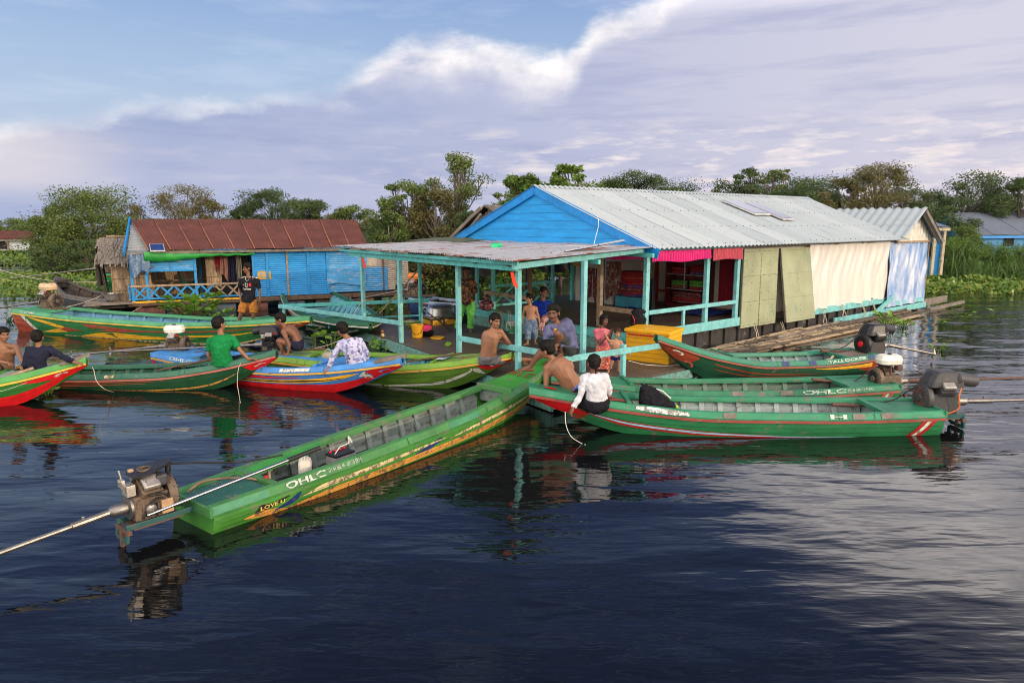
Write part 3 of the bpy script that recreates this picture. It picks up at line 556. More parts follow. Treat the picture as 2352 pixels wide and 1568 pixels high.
# ======================================================================= engines
GRIME = paint('engine_grime', (.16, .115, .08), .6, wear=.42, wcol=(.04, .036, .033), scale=14, metal=.3, bump=.4)
BLK_E = paint('engine_black', (.018, .018, .021), .45, wear=.12, wcol=(.12, .09, .07), scale=12); BLK_D = paint('engine_dusty', (.045, .045, .05), .55, wear=.25, wcol=(.14, .11, .085), scale=10)
ALU = paint('alloy', (.45, .42, .38), .42, wear=.25, wcol=(.2, .14, .1), scale=14, metal=.7); STEEL = paint('shaft_steel', (.22, .21, .2), .42, wear=.2, wcol=(.2, .11, .06), scale=10, metal=.85); RUSTY = paint('rusty_steel', (.12, .06, .045), .7, wear=.3, wcol=(.04, .03, .03), scale=14)
TEAL = paint('teal_metal', (.012, .085, .085), .5, wear=.45, wcol=(.08, .05, .035), scale=12); TANK_W = paint('tank_white', (.72, .7, .62), .4, wear=.15, wcol=(.35, .3, .22)); TANK_C = paint('tank_cream', (.6, .42, .25), .45, wear=.15, wcol=(.3, .2, .12)); TANK_O = paint('tank_orange', (.7, .2, .02), .45, wear=.15); RUBBER = paint('rubber', (.012, .012, .013), .6, var=.1)
ORG_C = paint('orange_cable', (.8, .18, .01), .5); CHROME = paint('chrome', (.4, .4, .42), .3, metal=1., grime=.1)
def engine(label, pos, rz, kind, tilt=R(-4), shaft=3.4, tiller=1.4, scale=1.0, droop=None, yaw=0., name='longtail_engine', tl_up=.06, shaft_mat=None):
    e = thing(name, label, 'engine', pos, rz + yaw, 'longtail engines on the boat sterns', local=True)
    S = scale
    def B(mb, nm, mat, sm=False, bev=.006, par=None):
        mb.v = [(x * S, y * S, z * S) for x, y, z in mb.v]
        return mb.build(nm, mat, par or e, smooth=sm, bevel=bev, ang=35 if sm else None)
    X = Matrix.Rotation(R(90), 3, 'Y')       # lathe axis along +x (towards the bow)
    bare = kind == 'bare'; vtw = kind in ('black', 'dusty'); body = GRIME if bare else (BLK_D if kind == 'dusty' else BLK_E if kind == 'black' else GRIME)
    # mounting frame
    for y in (-.13, .13): B(MB().bar((-.3, y, 0), (.42, y, .0), .035, .06), 'mount_rail', TEAL)
    B(MB().box((-.28, 0, -.05), (.05, .34, .05)), 'pivot_beam', RUSTY); B(MB().box((.02, 0, -.035), (.5, .3, .02)), 'mount_plate', RUSTY)
    B(MB().bar((-.28, .13, .0), (-.3, .13, -.16), .03, .06).bar((-.3, .13, -.15), (-.3, -.13, -.15), .03, .05).bar((-.28, -.13, .0), (-.3, -.13, -.16), .03, .06), 'pivot_yoke', TEAL)
    B(MB().cyl((-.3, 0, -.05), (-.3, 0, -.36), .025), 'pivot_post', RUSTY, True, 0)
    # crankcase
    mb = MB().box((-.03, 0, .16), (.34, .27, .26)).box((-.03, 0, .05), (.30, .24, .06)); mb.box((-.03, -.14, .12), (.2, .03, .14)); B(mb, 'crankcase', GRIME if bare or not vtw else body, bev=.018)
    B(MB().lathe((.14, 0, .22), [(.02, 0), (.17, 0), (.19, .03), (.19, .08), (.15, .1), (.02, .1)], 24, X), 'fan_housing', body, True, .0)
    fm = MB()
    for k in range(22):
        a = 2 * math.pi * k / 22; c, s_ = math.cos(a), math.sin(a); fm.bar((.245, c * .06, .22 + s_ * .06), (.245, c * .15, .22 + s_ * .15), .012, .014, up=(1, 0, 0))
    B(fm, 'fan_grille', RUSTY if kind == 'dusty' else BLK_E, bev=0)
    B(MB().lathe((.24, 0, .22), [(.01, 0), (.06, 0), (.05, .025), (.01, .03)], 16, X), 'recoil_hub', body if kind != 'black' else M_BRED, True, 0)
    # cylinder with cooling fins, leaning to one side
    for sg in ((1, -1) if vtw or bare else (-1,)):
        A = Matrix.Rotation(sg * R(-38), 3, 'X'); mb = MB(); o = VV((-.03, 0, .24)); ax = A @ VV((0, 0, 1))
        mb.box(o + ax * .1, (.15, .15, .22), A)
        for k in range(6): mb.box(o + ax * (.06 + k * .025), (.2, .2, .009), A)
        B(mb, 'cylinder', body if vtw else GRIME, bev=0)
        B(MB().box(o + ax * .235, (.16, .16, .06), A), 'cylinder_head_cover', ALU, bev=.018)
    # flange and shaft
    B(MB().lathe((-.2, 0, .17), [(.02, 0), (.13, 0), (.13, -.025), (.065, -.03), (.06, -.16), (.035, -.2), (.02, -.2)], 20, X), 'shaft_flange', STEEL, True, 0)
    d = VV((-1, 0, math.sin(tilt))).normalized(); p0 = VV((-.38, 0, .17)); p1 = p0 + d * shaft
    B(MB().tube([p0, p0 + d * .35, p0 + d * .36, p1], [.035, .035, .024, .022], 10), 'drive_shaft', shaft_mat or STEEL, True, 0)
    B(MB().box(p0 + d * .25 + VV((0, 0, .04)), (.03, .02, .04)), 'grease_fitting', STEEL)
    pm_ = MB()
    for k in range(3):
        a = k * 2.094; q = VV((0, math.cos(a), math.sin(a))); pm_.slab([p1 + q * .02 + VV((.02, 0, 0)), p1 + q * .11 + q.cross(VV((1, 0, 0))) * .04, p1 + q * .12 - q.cross(VV((1, 0, 0))) * .03, p1 + q * .02 - VV((.03, 0, 0))], (.006, 0, 0))
    B(pm_, 'propeller', ALU, bev=0)
    if shaft > 1.5: B(MB().slab([p1 + VV((.35, -.004, -.02)), p1 + VV((.2, -.004, -.02)), p1 + VV((.2, -.004, -.16)), p1 + VV((.26, -.004, -.17))], (0, .008, 0)), 'skeg', STEEL, bev=0)
    mb = MB()
    for k in range(8): a = 2 * math.pi * k / 8 + .2; mb.cyl((.205, math.cos(a) * .172, .22 + math.sin(a) * .172), (.228, math.cos(a) * .172, .22 + math.sin(a) * .172), .011, 8)
    B(mb, 'housing_bolts', STEEL, bev=0)
    if not bare:
        for h in ([(.1, -.16, .34), (.02, -.2, .3), (-.1, -.19, .22), (-.16, -.15, .12)], [(-.12, -.14, .4), (-.02, -.2, .38), (.1, -.18, .3), (.16, -.14, .26)], [(.12, .02, .42), (.3, -.05, .34), (.5, -.12, .16), (.8, -.17, .08)]): B(MB().tube(crv(h), .009, 6), 'cable', RUBBER, True, 0)
        B(MB().box((-.13, -.15, .11), (.1, .035, .09)), 'side_cover', GRIME, bev=.008); B(MB().box((.06, -.152, .09), (.07, .03, .06)), 'drain_cover', GRIME, bev=.008)
        mb = MB()
        for k in range(5): mb.box((-.03, -.136, .2 + k * .022), (.26, .02, .008))
        B(mb, 'block_fins', body, bev=0); B(MB().box((.1, -.165, .44), (.07, .006, .02)), 'badge', M_BRED, bev=0)
    # tiller
    t0 = VV((-.05, -.19, .1 if bare else .03)); t1 = t0 + VV((tiller, 0, tiller * tl_up)); tm = t0.lerp(t1, .78)
    B(MB().bar(t0 + VV((0, .06, 0)), t0, .03, .03), 'tiller_bracket', RUSTY); B(MB().cyl(t0 - VV((.06, 0, 0)), tm, .02), 'tiller_tube', CHROME if bare else RUSTY, True, 0); B(MB().cyl(tm, t1, .028), 'tiller_grip', RUBBER if bare else RUSTY, True, 0)
    if kind in ('whitetank', 'cream', 'orange'):
        tk = {'whitetank': TANK_W, 'cream': TANK_C, 'orange': TANK_O}[kind]; z = .47
        rings = []
        for zz, q in ((0, .8), (.02, .96), (.075, 1), (.08, 1.04), (.09, 1.04), (.095, 1), (.16, .9), (.175, .75)):
            r = []
            for k in range(20):
                a = 2 * math.pi * k / 20; c, s_ = math.cos(a), math.sin(a); f = (abs(c) ** 5 + abs(s_) ** 5) ** (-.2); r.append(VV((-.02 + c * f * .2 * q, s_ * f * .13 * q, z + zz)))
            rings.append(r)
        B(MB().loft(rings), 'fuel_tank', tk, True, 0); B(MB().lathe((-.02, 0, z + .172), [(.01, 0), (.035, 0), (.035, .025), (.01, .028)], 14), 'fuel_cap', BLK_E, True, 0)
        B(MB().box((-.16, .07, .42), (.1, .12, .1)), 'muffler', RUSTY, bev=.02); B(MB().box((.03, -.13, .42), (.1, .06, .09)), 'air_filter', BLK_E, bev=.02)
        B(MB().bar((.0, .1, .3), (.0, .11, .48), .02, .03).bar((.0, -.1, .3), (.0, -.11, .48), .02, .03), 'tank_bracket', RUSTY)
    elif vtw:
        # angular top cowl
        rings = []
        for zz, x0, x1, w in ((.38, -.24, .18, .16), (.46, -.23, .16, .155), (.56, -.2, .1, .13), (.585, -.17, .06, .11)):
            rings.append([VV((x0, -w, zz)), VV((x1, -w, zz)), VV((x1 + .03, -w * .5, zz)), VV((x1 + .03, w * .5, zz)), VV((x1, w, zz)), VV((x0, w, zz))])
        B(MB().loft(rings), 'air_cleaner_cover', body, bev=.014)
        B(MB().box((.13, -.0, .5), (.03, .16, .03)), 'badge', M_BRED, bev=0)
        m0 = VV((-.13, .1, .5)); m1 = VV((-.48, -.02, .44)) if kind == 'dusty' else VV((-.42, .02, .46)); B(MB().tube([m0, m0.lerp(m1, .05), m0.lerp(m1, .95), m1], [.05, .085, .085, .05], 18), 'muffler', body, True, 0); B(MB().cyl((-.2, 0, .35), m1.lerp(m0, .3), .022), 'exhaust_pipe', RUSTY, True, 0)
        B(MB().box((-.15, -.165, .38), (.09, .05, .09)), 'carburettor', ALU, bev=.015)
        B(MB().box((.0, -.15, .2), (.14, .05, .12)), 'oil_cover', body, bev=.02)
    else:
        # bare engine: exposed carburettor plate and hoses
        rings = []
        for zz, q in ((.5, .9), (.515, 1), (.53, 1), (.535, .96)):
            r = []
            for k in range(24):
                a = 2 * math.pi * k / 24; rr = (.2 + .035 * math.cos(3 * a)) * q; r.append(VV((.0 + math.cos(a) * rr * 1.05, math.sin(a) * rr * .8, zz + math.cos(a) * .03)))
            rings.append(r)
        B(MB().loft(rings), 'air_cleaner_base', BLK_E, True, 0)
        B(MB().lathe((-.03, 0, .525), [(.07, 0), (.07, .02), (.055, .022), (.055, .004), (.01, .003)], 18), 'carburettor_mouth', GRIME, True, 0)
        B(MB().box((-.2, -.02, .36), (.09, .14, .12)).box((-.24, .05, .42), (.05, .08, .08)).cyl((-.26, -.06, .36), (-.3, -.08, .5), .012).cyl((-.22, .08, .4), (-.24, .1, .55), .01), 'carburettor', ALU)
        B(MB().box((.08, -.1, .42), (.12, .14, .12)), 'shroud', BLK_D, bev=.02); B(MB().box((.05, .1, .4), (.2, .14, .16)), 'shroud', BLK_D, bev=.02)
        B(MB().lathe((-.06, -.145, .15), [(.01, 0), (.055, 0), (.055, .05), (.04, .06), (.01, .06)], 16, Matrix.Rotation(R(90), 3, 'X')), 'oil_filter', STEEL, True, 0)
        B(MB().box((.1, -.16, .14), (.12, .08, .15)), 'cooler_block', paint('tan_alloy', (.42, .27, .15), .6, scale=20), bev=.008)
        for h in ([(-.14, -.16, .06), (-.06, -.19, .2), (.04, -.17, .24), (.1, -.17, .2)], [(.02, -.17, .28), (.1, -.18, .27), (.14, -.16, .2)], [(.0, -.165, .06), (.0, -.18, .2)], [(-.1, -.12, .34), (-.04, -.2, .3), (.04, -.18, .32), (.06, -.15, .4)]):
            B(MB().tube(crv(h), .012, 8), 'hose', RUBBER, True, 0)
        B(MB().cyl((.2, .0, .36), (.2, .0, .4), .012).tube([(.2, 0, .4), (.2, 0, .42), (.21, 0, .5), (.21, 0, .52)], [.012, .028, .032, .012], 12), 'pull_handle', BLK_E, True, 0)
        B(MB().box((-.16, 0, .55), (.05, .04, .03)), 'bracket', paint('tan_alloy', (.42, .27, .15)))
    return e
def on(b, x, y=0, z=0): return b.loc(x, y, z)
E1 = engine('bare dusty engine without a cover on the foreground boat', on(B1, -.35, .06, .2), B1.rz, 'bare', R(-5), 4.0, 2.0, .88, yaw=R(-4), tl_up=.1)
MB().tube(crv([(.12, .06, .46), (.5, .1, .36), (.95, .05, .26), (1.3, -.12, .28)]), .009, 6).build('throttle_cable', RUBBER, E1, smooth=True)
E2 = engine('large dusty black engine with a long muffler on the nearest green boat at the right', on(B2, -.16, -.06, .2), B2.rz, 'dusty', R(1), 3.4, 1.35, 1.08, tl_up=.03)
MB().tube(crv([(-.2, .19, .42), (-.16, .22, .3), (-.18, .2, .12), (.05, .18, .02), (.3, .16, -.02)]), .008, 6).build('fuel_cable', ORG_C, E2, smooth=True)
E3 = engine('rusty engine with a boxy white fuel tank on the second green boat', on(B3, .0, .02, .14), B3.rz, 'whitetank', R(0), 4.2, 1.3, .95, tl_up=.12, shaft_mat=RUSTY)
E4 = engine('clean black engine with red badge on the dark green boat by the yellow box', on(B4, -.2, .0, .24), B4.rz, 'black', R(-12), 1.2, 1.0, 1.1)
E5 = engine('black engine with a thick black muffler beside the crouching boy', on(B5, -.25, .0, .34), B5.rz, 'black', R(-2), 3.0, 1.2, .92, yaw=R(25))
E6 = engine('engine with a white fuel tank on the stern of the bright blue boat', on(B6, .05, .1, .28), B6.rz, 'whitetank', R(-6), 1.95, 1.1, .92, yaw=R(24))
E9 = engine('engine with a cream fuel tank on the stern of the long patterned boat', on(B9, .3, .35, .5), B9.rz, 'cream', R(-8), 2.5, .9, 1.15)
E11 = engine('orange engine on the blue boat behind the porch', on(B11, .0, .0, .5), B11.rz, 'orange', R(-12), 1.9, .8, 1.2)
p13 = at(250, 640, .2)
B13 = Boat('longtail_boat', 'distant small green boat half hidden behind the thatched hut', (-19.6, 33.0), (-15.5, 35), 1.1, (.5, .42, .42, .7), side=-1, hull=(.02, .3, .08), cap=(.02, .3, .1), wear=.1, ribs=0)
E13 = engine('distant bright orange engine beside the thatched hut', on(B13, 0, 0, .5), B13.rz, 'orange', R(-6), 4.4, .6, 1.3)
# ======================================================================= main house
TQ = paint('turquoise_paint', (.11, .50, .48), .5, wear=.28, wcol=(.10, .09, .075), scale=6, st=(1, 1, 1), grime=.35, bump=.3)
TQL = paint('pale_turquoise_paint', (.19, .52, .53), .5, wear=.25, wcol=(.22, .2, .17), scale=6, grime=.3, bump=.3)
TQW = paint('worn_turquoise_paint', (.13, .38, .34), .65, wear=.6, wcol=(.16, .15, .12), scale=9, bump=.4)
BLU_P = paint('bright_blue_paint', (.006, .30, .72), .5, wear=.08, scale=3, st=(.6, .6, 4), var=.18, wcol=(.02, .1, .25))
BLU_D = paint('blue_trim', (.006, .24, .65), .45, wear=.06, scale=4)
ROOF_W = paint('pale_metal_roof', (.43, .485, .50), .5, var=.08, grime=.22, scale=1.3, spec=.5, bump=.05); RUST_R = paint('rust_roof', (.115, .036, .024), .7, var=.3, wear=.25, wcol=(.07, .025, .018), scale=2.2, grime=.4, bump=.3)
def roof_mat():
    m, nt, b = base_mat('pale_roof_sheets'); v = coords(nt, (1, 1, 1), rot=(0, 0, -math.atan2(.631, .776))); sp = nn(nt, 'ShaderNodeSeparateXYZ', {0: v}); x = math_(nt, 'DIVIDE', sp.outputs[0], .82); wn = nn(nt, 'ShaderNodeTexWhiteNoise', {'W': math_(nt, 'FLOOR', x)}, noise_dimensions='1D').outputs[0]
    c = mixc(nt, wn, (.37, .43, .45), (.46, .515, .53)); st = noise(nt, nn(nt, 'ShaderNodeCombineXYZ', {0: math_(nt, 'MULTIPLY', sp.outputs[0], 6.), 1: math_(nt, 'MULTIPLY', sp.outputs[1], .5), 2: 0.}).outputs[0], 1.6, 5, .65)
    c = mixc(nt, math_(nt, 'MULTIPLY', ramp(nt, st, [(.52, 0), (.75, 1)]), .45), c, (.26, .26, .25)); c = mixc(nt, math_(nt, 'MULTIPLY', ramp(nt, math_(nt, 'ABSOLUTE', math_(nt, 'SUBTRACT', math_(nt, 'FRACT', x), .5)), [(.47, 0), (.49, 1)]), .5), c, (.2, .21, .22))
    nt.links.new(c, b.inputs['Base Color']); b.inputs['Roughness'].default_value = .5; return m
ROOF_W = roof_mat()
SCREW = paint('dark_screw', (.05, .05, .05), .6); FLOOR = wood('dark_floor_wood', (.045, .032, .026), (1, 1, 1), .55)
def plank_mat(name, col, ang, wd=.16, rough=.6):
    m, nt, b = base_mat(name); v = coords(nt, (1, 1, 1), rot=(0, 0, ang)); s = nn(nt, 'ShaderNodeSeparateXYZ', {0: v})
    y = math_(nt, 'DIVIDE', s.outputs[1], wd); fr = math_(nt, 'FRACT', y); idx = math_(nt, 'FLOOR', y)
    wn = nn(nt, 'ShaderNodeTexWhiteNoise', {'W': idx}, noise_dimensions='1D').outputs[0]
    gv = nn(nt, 'ShaderNodeCombineXYZ', {0: s.outputs[0], 1: math_(nt, 'MULTIPLY', s.outputs[1], 9), 2: math_(nt, 'MULTIPLY', wn, 50)}).outputs[0]
    g = noise(nt, gv, 2.2, 5, .65)
    c = mixc(nt, g, tuple(x * .45 for x in col), tuple(x * 1.6 for x in col)); c = mixc(nt, math_(nt, 'MULTIPLY', wn, .5), c, tuple(x * .6 for x in col))
    gap = ramp(nt, math_(nt, 'ABSOLUTE', math_(nt, 'SUBTRACT', fr, .5)), [(.455, 0), (.485, 1)]); c = mixc(nt, gap, c, (.004, .004, .004))
    nt.links.new(c, b.inputs['Base Color']); nt.links.new(math_(nt, 'ADD', math_(nt, 'MULTIPLY', g, .3), rough - .15), b.inputs['Roughness'])
    hh = math_(nt, 'SUBTRACT', math_(nt, 'MULTIPLY', g, .3), gap); nt.links.new(nn(nt, 'ShaderNodeBump', {'Strength': .5, 'Distance': .012, 'Height': hh}).outputs[0], b.inputs['Normal'])
    return m
H = Fr((2.77, 13.97), (.776, .631)); HA = math.atan2(.631, .776)
FLZ = .65
DECKW = plank_mat('dark_planks', (.105, .082, .068), -HA + R(90), .17, .5); FLOORW = plank_mat('house_planks', (.085, .062, .05), -HA, .17, .42)
HULLW = wood('black_float_wood', (.035, .032, .03), (1, 1, 1), .8, wear=.3, wcol=(.12, .11, .1))
house = thing('floating_house', 'large floating house with a bright blue gable and pale corrugated metal roof', 'house', H.p(6, 3, 0))
def hb(nm, mat, boxes, bev=.006, par=None):
    mb = MB()
    for bx in boxes: H.box(mb, *bx)
    return mb.build(nm, mat, par or house, bevel=bev)
hb('floor', FLOORW, [(-.42, 14.2, .0, 6.5, .5, FLZ)], 0)
hb('float_wall', HULLW, [(-.3, 14.1, .05, .12, -.3, .5), (-.3, -.22, .1, 6.4, -.3, .5)], 0)
for i in range(26): hb('batten', HULLW, [(.1 + i * .55, .17 + i * .55, -.01, .05, -.3, .52)])
hb('sill_beam', TQL, [(-.1, 3.36, -.05, .0, .49, .69)]); hb('sill_beam', TQL, [(6.45, 11.55, -.05, 0, .44, .62)]); hb('lower_beam', TQL, [(7.9, 14.25, -.16, -.1, .1, .28)]); hb('end_board', TQL, [(12.0, 14.2, -.06, .0, .3, .44)])
MB().bar(H.p(10.5, -.14, .22), H.p(11.7, -.12, .62), .05, .14).build('brace_board', TQL, house)
hb('outrigger_board', WD_GREY, [(14.2, 16.9, .1, .16, .06, .3)])
for u in (0.0, 2.06, 3.25): hb('post', TQL, [(u - .055, u + .055, -.02, .07, FLZ - .1, 2.42)])
for (u, v) in ((0, 1.32),): hb('post', WD_TAN, [(u - .05, u + .05, v - .05, v + .05, FLZ, 2.4)])
hb('rail', TQL, [(0.06, 3.2, -.035, .01, 1.02, 1.11)]); hb('rail_post', TQL, [(1.2, 1.27, -.03, .02, .69, 1.02)]); hb('rail', WD_TAN, [(-.04, .02, .06, 1.36, 1.0, 1.1)])
hb('eave_beam', TQL, [(-.1, 3.4, -.06, .0, 2.32, 2.44)]); hb('eave_beam', WD_GREY, [(3.4, 11.7, -.04, .02, 2.31, 2.42)]); hb('gable_beam', TQ, [(-.26, -.2, .0, 6.6, 2.3, 2.38)])
# gable of lapped boards
EAV, RID, HALF = 2.44, 3.66, 3.3
ga = None; mb = MB(); nb = 7
for i in range(nb):
    z0 = 2.38 + (RID - 2.36) * i / nb; z1 = 2.38 + (RID - 2.36) * (i + 1) / nb + .015
    f = lambda z: max(0.02, HALF * (RID - .06 - z) / (RID - EAV))
    lap = .014
    a, c = f(z0), f(min(z1, RID - .06))
    P = [H.p(-.14 - lap, 3.3 - a, z0), H.p(-.14 - lap, 3.3 + a, z0), H.p(-.14, 3.3 + c, z1), H.p(-.14, 3.3 - c, z1)]
    mb.slab(P, H.u * .02)
ga = mb.build('gable_boards', BLU_P, house)
for sg in (1, -1):
    MB().bar(H.p(-.2, 3.3, RID + .0), H.p(-.2, 3.3 + sg * 3.72, RID + .0 - 3.72 * (RID - EAV) / HALF), .03, .2).build('bargeboard', BLU_D, house)
SL = (RID - EAV) / HALF
mb = MB()
for sg in (-1, 1):
    n = 560; vs = []; z0 = RID + .09; vv = 3.68 if sg < 0 else 3.75
    for i in range(n + 1):
        t = i / n; wv = .017 * math.sin(2 * math.pi * t * 78); u_r = -.24 + t * 12.72; u_e = -.24 + t * 12.06
        for q in (0, .33, .66, 1): vs.append(H.p(lerp(u_r, u_e, q), 3.3 + sg * vv * q, z0 - vv * q * SL + wv - .012 * math.sin(math.pi * q)))
    fs = []
    for i in range(n):
        for j in range(3): a = i * 4 + j; fs.append((a, a + 1, a + 5, a + 4) if sg > 0 else (a, a + 4, a + 5, a + 1))
    mb.add(vs, fs)
mb.cur = 1
for q in (.18, .42, .7, .97):
    for i in range(0, 76, 2):
        t = (i + .25) / 78; u = lerp(-.24 + t * 12.72, -.24 + t * 12.06, q); mb.box(H.p(u, 3.3 - 3.68 * q, RID + .118 - 3.68 * q * SL - .012 * math.sin(math.pi * q)), (.013, .013, .018))
roof = mb.build('roof', [ROOF_W, SCREW], house, smooth=True)
mb = MB(); rings = []
for i in range(313):
    t = i / 312; wv = .024 * math.sin(2 * math.pi * t * 78); u = -.24 + t * 12.72
    rings.append([H.p(u, 3.3 + y, RID + .105 - abs(y) * SL + wv) for y in (-.16, -.08, 0, .08, .16)])
mb.loft(rings, close=False); mb.build('ridge_cap', ROOF_W, roof, smooth=True)
for k_ in range(2):
    sp = thing('solar_panel', ('blue solar panel on the pale metal roof, nearer the gable', 'pale reflective solar panel on the metal roof, nearer the eave end')[k_], 'solar panel', H.p(7.3 + k_ * .95, 1.2, 3.2))
    u0, u1 = (6.15, 6.95) if k_ == 0 else (7.0, 7.6); q0, q1 = (.78, 1.86) if k_ == 0 else (.95, 2.22)
    zf = lambda q: RID + .17 - q * SL
    P = [H.p(u0, 3.3 - q0, zf(q0)), H.p(u1, 3.3 - q0, zf(q0)), H.p(u1, 3.3 - q1, zf(q1)), H.p(u0, 3.3 - q1, zf(q1))]
    MB().slab(P, (0, 0, -.04)).build('frame', paint('panel_frame', (.6, .6, .58), .4, metal=.5), sp)
    c = sum(P, VV()) / 4; MB().slab([c + (p - c) * .93 + VV((0, 0, .003)) for p in P], (0, 0, .003)).build('cells', paint('solar_cells', (.02, .045, .16) if k_ == 0 else (.3, .32, .42), .12, var=.1, spec=.8, bump=0), sp)
# long side: board shutters, tarpaulins
PANEL = paint('olive_board', (.31, .34, .21), .6, var=.2, wear=.3, wcol=(.17, .28, .17), scale=1.1, grime=.15, bump=.12)
def shutter(u0, u1, vt, vb, z0, z1, lab):
    P = [H.p(u0, vb, z0), H.p(u1, vb, z0), H.p(u1, vt, z1), H.p(u0, vt, z1)]
    mb = MB().slab(P, H.v * .03); mb.cur = 1
    n = (P[1] - P[0]).cross(P[3] - P[0]).normalized()
    for a in [i / 14 for i in range(1, 14)]:
        for bq in ((.03, .33, .66, .97)): p = P[0].lerp(P[1], bq if False else a).lerp(P[3].lerp(P[2], a), bq); mb.box(p + n * .002, (.011, .011, .011))
        for aq in (.02, .5, .98): p = P[0].lerp(P[1], aq).lerp(P[3].lerp(P[2], aq), a); mb.box(p + n * .002, (.011, .011, .011))
    s = mb.build('shutter', [PANEL, SCREW], house); s['label'] = lab
    mb = MB()
    for a in (0, 1): mb.bar(P[0].lerp(P[1], a) + H.v * .045, P[3].lerp(P[2], a) + H.v * .045, .04, .04)
    mb.build('shutter_frame', WD_DARK, s)
shutter(3.38, 4.12, -.055, -.07, .42, 2.28, 'faded olive shutter board'); shutter(4.125, 4.88, -.055, -.09, .42, 2.28, 'faded green shutter board'); shutter(4.98, 6.4, -.06, -.34, .44, 2.27, 'olive shutter board propped outwards')
def tarp_mat(name, c1, c2, thr, rough=.35, st=(1, 1, .25), met=.0, soft=.06):
    m, nt, b = base_mat(name); v = coords(nt, st); n1 = noise(nt, v, 3.2, 5, .6, .6); c = mixc(nt, ramp(nt, n1, [(thr - soft, 0), (thr + soft, 1)]), c1, c2)
    c = mixc(nt, math_(nt, 'MULTIPLY', ramp(nt, noise(nt, coords(nt), 14, 4), [(.5, 0), (.75, 1)]), .3), c, tuple(x * .6 for x in c1)); nt.links.new(c, b.inputs['Base Color']); b.inputs['Roughness'].default_value = rough; b.inputs['Metallic'].default_value = met
    nt.links.new(nn(nt, 'ShaderNodeBump', {'Strength': .35, 'Distance': .03, 'Height': noise(nt, coords(nt, (2.2, 2.2, .8)), 2.4, 4, .6, 1.)}).outputs[0], b.inputs['Normal']); return m
CREAM = tarp_mat('cream_sheet', (.7, .675, .62), (.64, .62, .57), .5, .38); BWT = tarp_mat('blue_white_tarp', (.62, .66, .74), (.1, .26, .58), .5, .3, (.8, .8, .35), soft=.16); BACKW = paint('beige_inner_wall', (.6, .55, .47), .7, var=.15, scale=2)
def hang(nm, mat, u0, u1, v, z0, z1, amp, seed, nu=90, nv=24, par=None, fold=9.):
    r_ = random.Random(seed); ph = [r_.uniform(0, 6.3) for _ in range(6)]
    def fn(a, c):
        u = lerp(u0, u1, a); z = lerp(z0, z1, c); lo = (1 - c)
        w = amp * (math.sin(u * fold + ph[0] + lo * .8 + 1.5 * math.sin(u * 2.1 + ph[3])) * (.35 + .65 * lo) + .6 * math.sin(u * fold * .43 + ph[1] - lo * 1.6) + .35 * math.sin(u * fold * 2.3 + ph[2] + lo * 2.5 + 2 * math.sin(z * 3 + ph[4])))
        return H.p(u, v + w, z + (.012 * math.sin(u * 7 + ph[5]) if c < .01 else 0))
    return MB().grid(fn, nu, nv).build(nm, mat, par or house, smooth=True)
hb('inner_wall', BACKW, [(3.35, 14.0, .08, .12, .6, 2.36)], 0)
hang('cream_sheet_wall', CREAM, 6.42, 11.2, -.05, .58, 2.33, .04, 3, 220, 40, fold=7); t_ = hang('blue_white_tarp_wall', BWT, 11.18, 14.22, -.07, .3, 2.3, .045, 5, 180, 46, fold=8)
hb('corner_post', WD_GREY, [(14.2, 14.28, -.08, .0, .1, 2.3)]); hb('end_wall', BACKW, [(14.15, 14.2, .0, 6.4, .3, 2.35)], 0)
# cross gable at the far end
mb = MB(); corr(mb, H.p(12.85, -.42, 3.36), H.p(11.45, -.42, 2.47) - H.p(12.85, -.42, 3.36), H.p(12.85, 3.6, 3.36) - H.p(12.85, -.42, 3.36), (0, 0, 1), .03, .27)
corr(mb, H.p(12.85, -.42, 3.36), H.p(14.45, -.42, 2.38) - H.p(12.85, -.42, 3.36), H.p(12.85, 3.6, 3.36) - H.p(12.85, -.42, 3.36), (0, 0, 1), .03, .27)
mb.build('annex_roof', ROOF_W, house, smooth=True)
mb = MB(); n = 150; vs = []
for i in range(n + 1):
    u = lerp(11.62, 14.2, i / n); zt = max(2.31, 3.3 - abs(u - 12.85) * (.63 if u < 12.85 else .62)); w_ = .018 * math.sin(u * 26)
    vs += [H.p(u, -.1 + w_, 2.3), H.p(u, -.1 + w_, zt)]
mb.add(vs, [(2 * i, 2 * i + 2, 2 * i + 3, 2 * i + 1) for i in range(n)]); mb.build('annex_gable', paint('white_siding', (.62, .6, .53), .5, grime=.35), house, smooth=True)
MB().bar(H.p(12.85, -.38, 3.28), H.p(14.5, -.38, 2.26), .04, .12).bar(H.p(12.85, -.3, 3.2), H.p(14.45, -.3, 2.2), .04, .06).build('annex_bargeboard', WD_GREY, house); hb('annex_beam', WD_TAN, [(11.6, 14.4, -.13, -.08, 2.27, 2.33)])
# interior partitions
hb('partition', BACKW, [(3.1, 3.16, 3.75, 5.25, FLZ, 2.4), (4.78, 4.84, 0.12, 3.75, FLZ, 2.4), (3.1, 4.84, 3.75, 3.8, FLZ, 2.4)], 0)
for v in (4.1, 4.9): hb('partition_post', BLU_D, [(3.03, 3.1, v, v + .09, FLZ, 2.4)])
for v in (5.3,): hb('post', TQ, [(3.0, 3.1, v, v + .09, FLZ, 2.4)])
hb('ceiling_panel', WD_TAN, [(-.1, 4.9, .1, 6.4, 2.385, 2.4)], 0)
for (u, v) in ((-.1, 5.05), (2.0, 5.05), (-.2, 6.4)): hb('post', TQ, [(u, u + .08, v, v + .08, FLZ, 2.36)])
hb('post', WD_BRN, [(-.3, -.22, 3.35, 3.43, FLZ - .4, 2.34)])
hb('rail', TQ, [(-.2, 2.05, 5.06, 5.12, 1.22, 1.3)]); hb('rail', TQ, [(-.2, 2.05, 5.06, 5.12, .72, .78)])
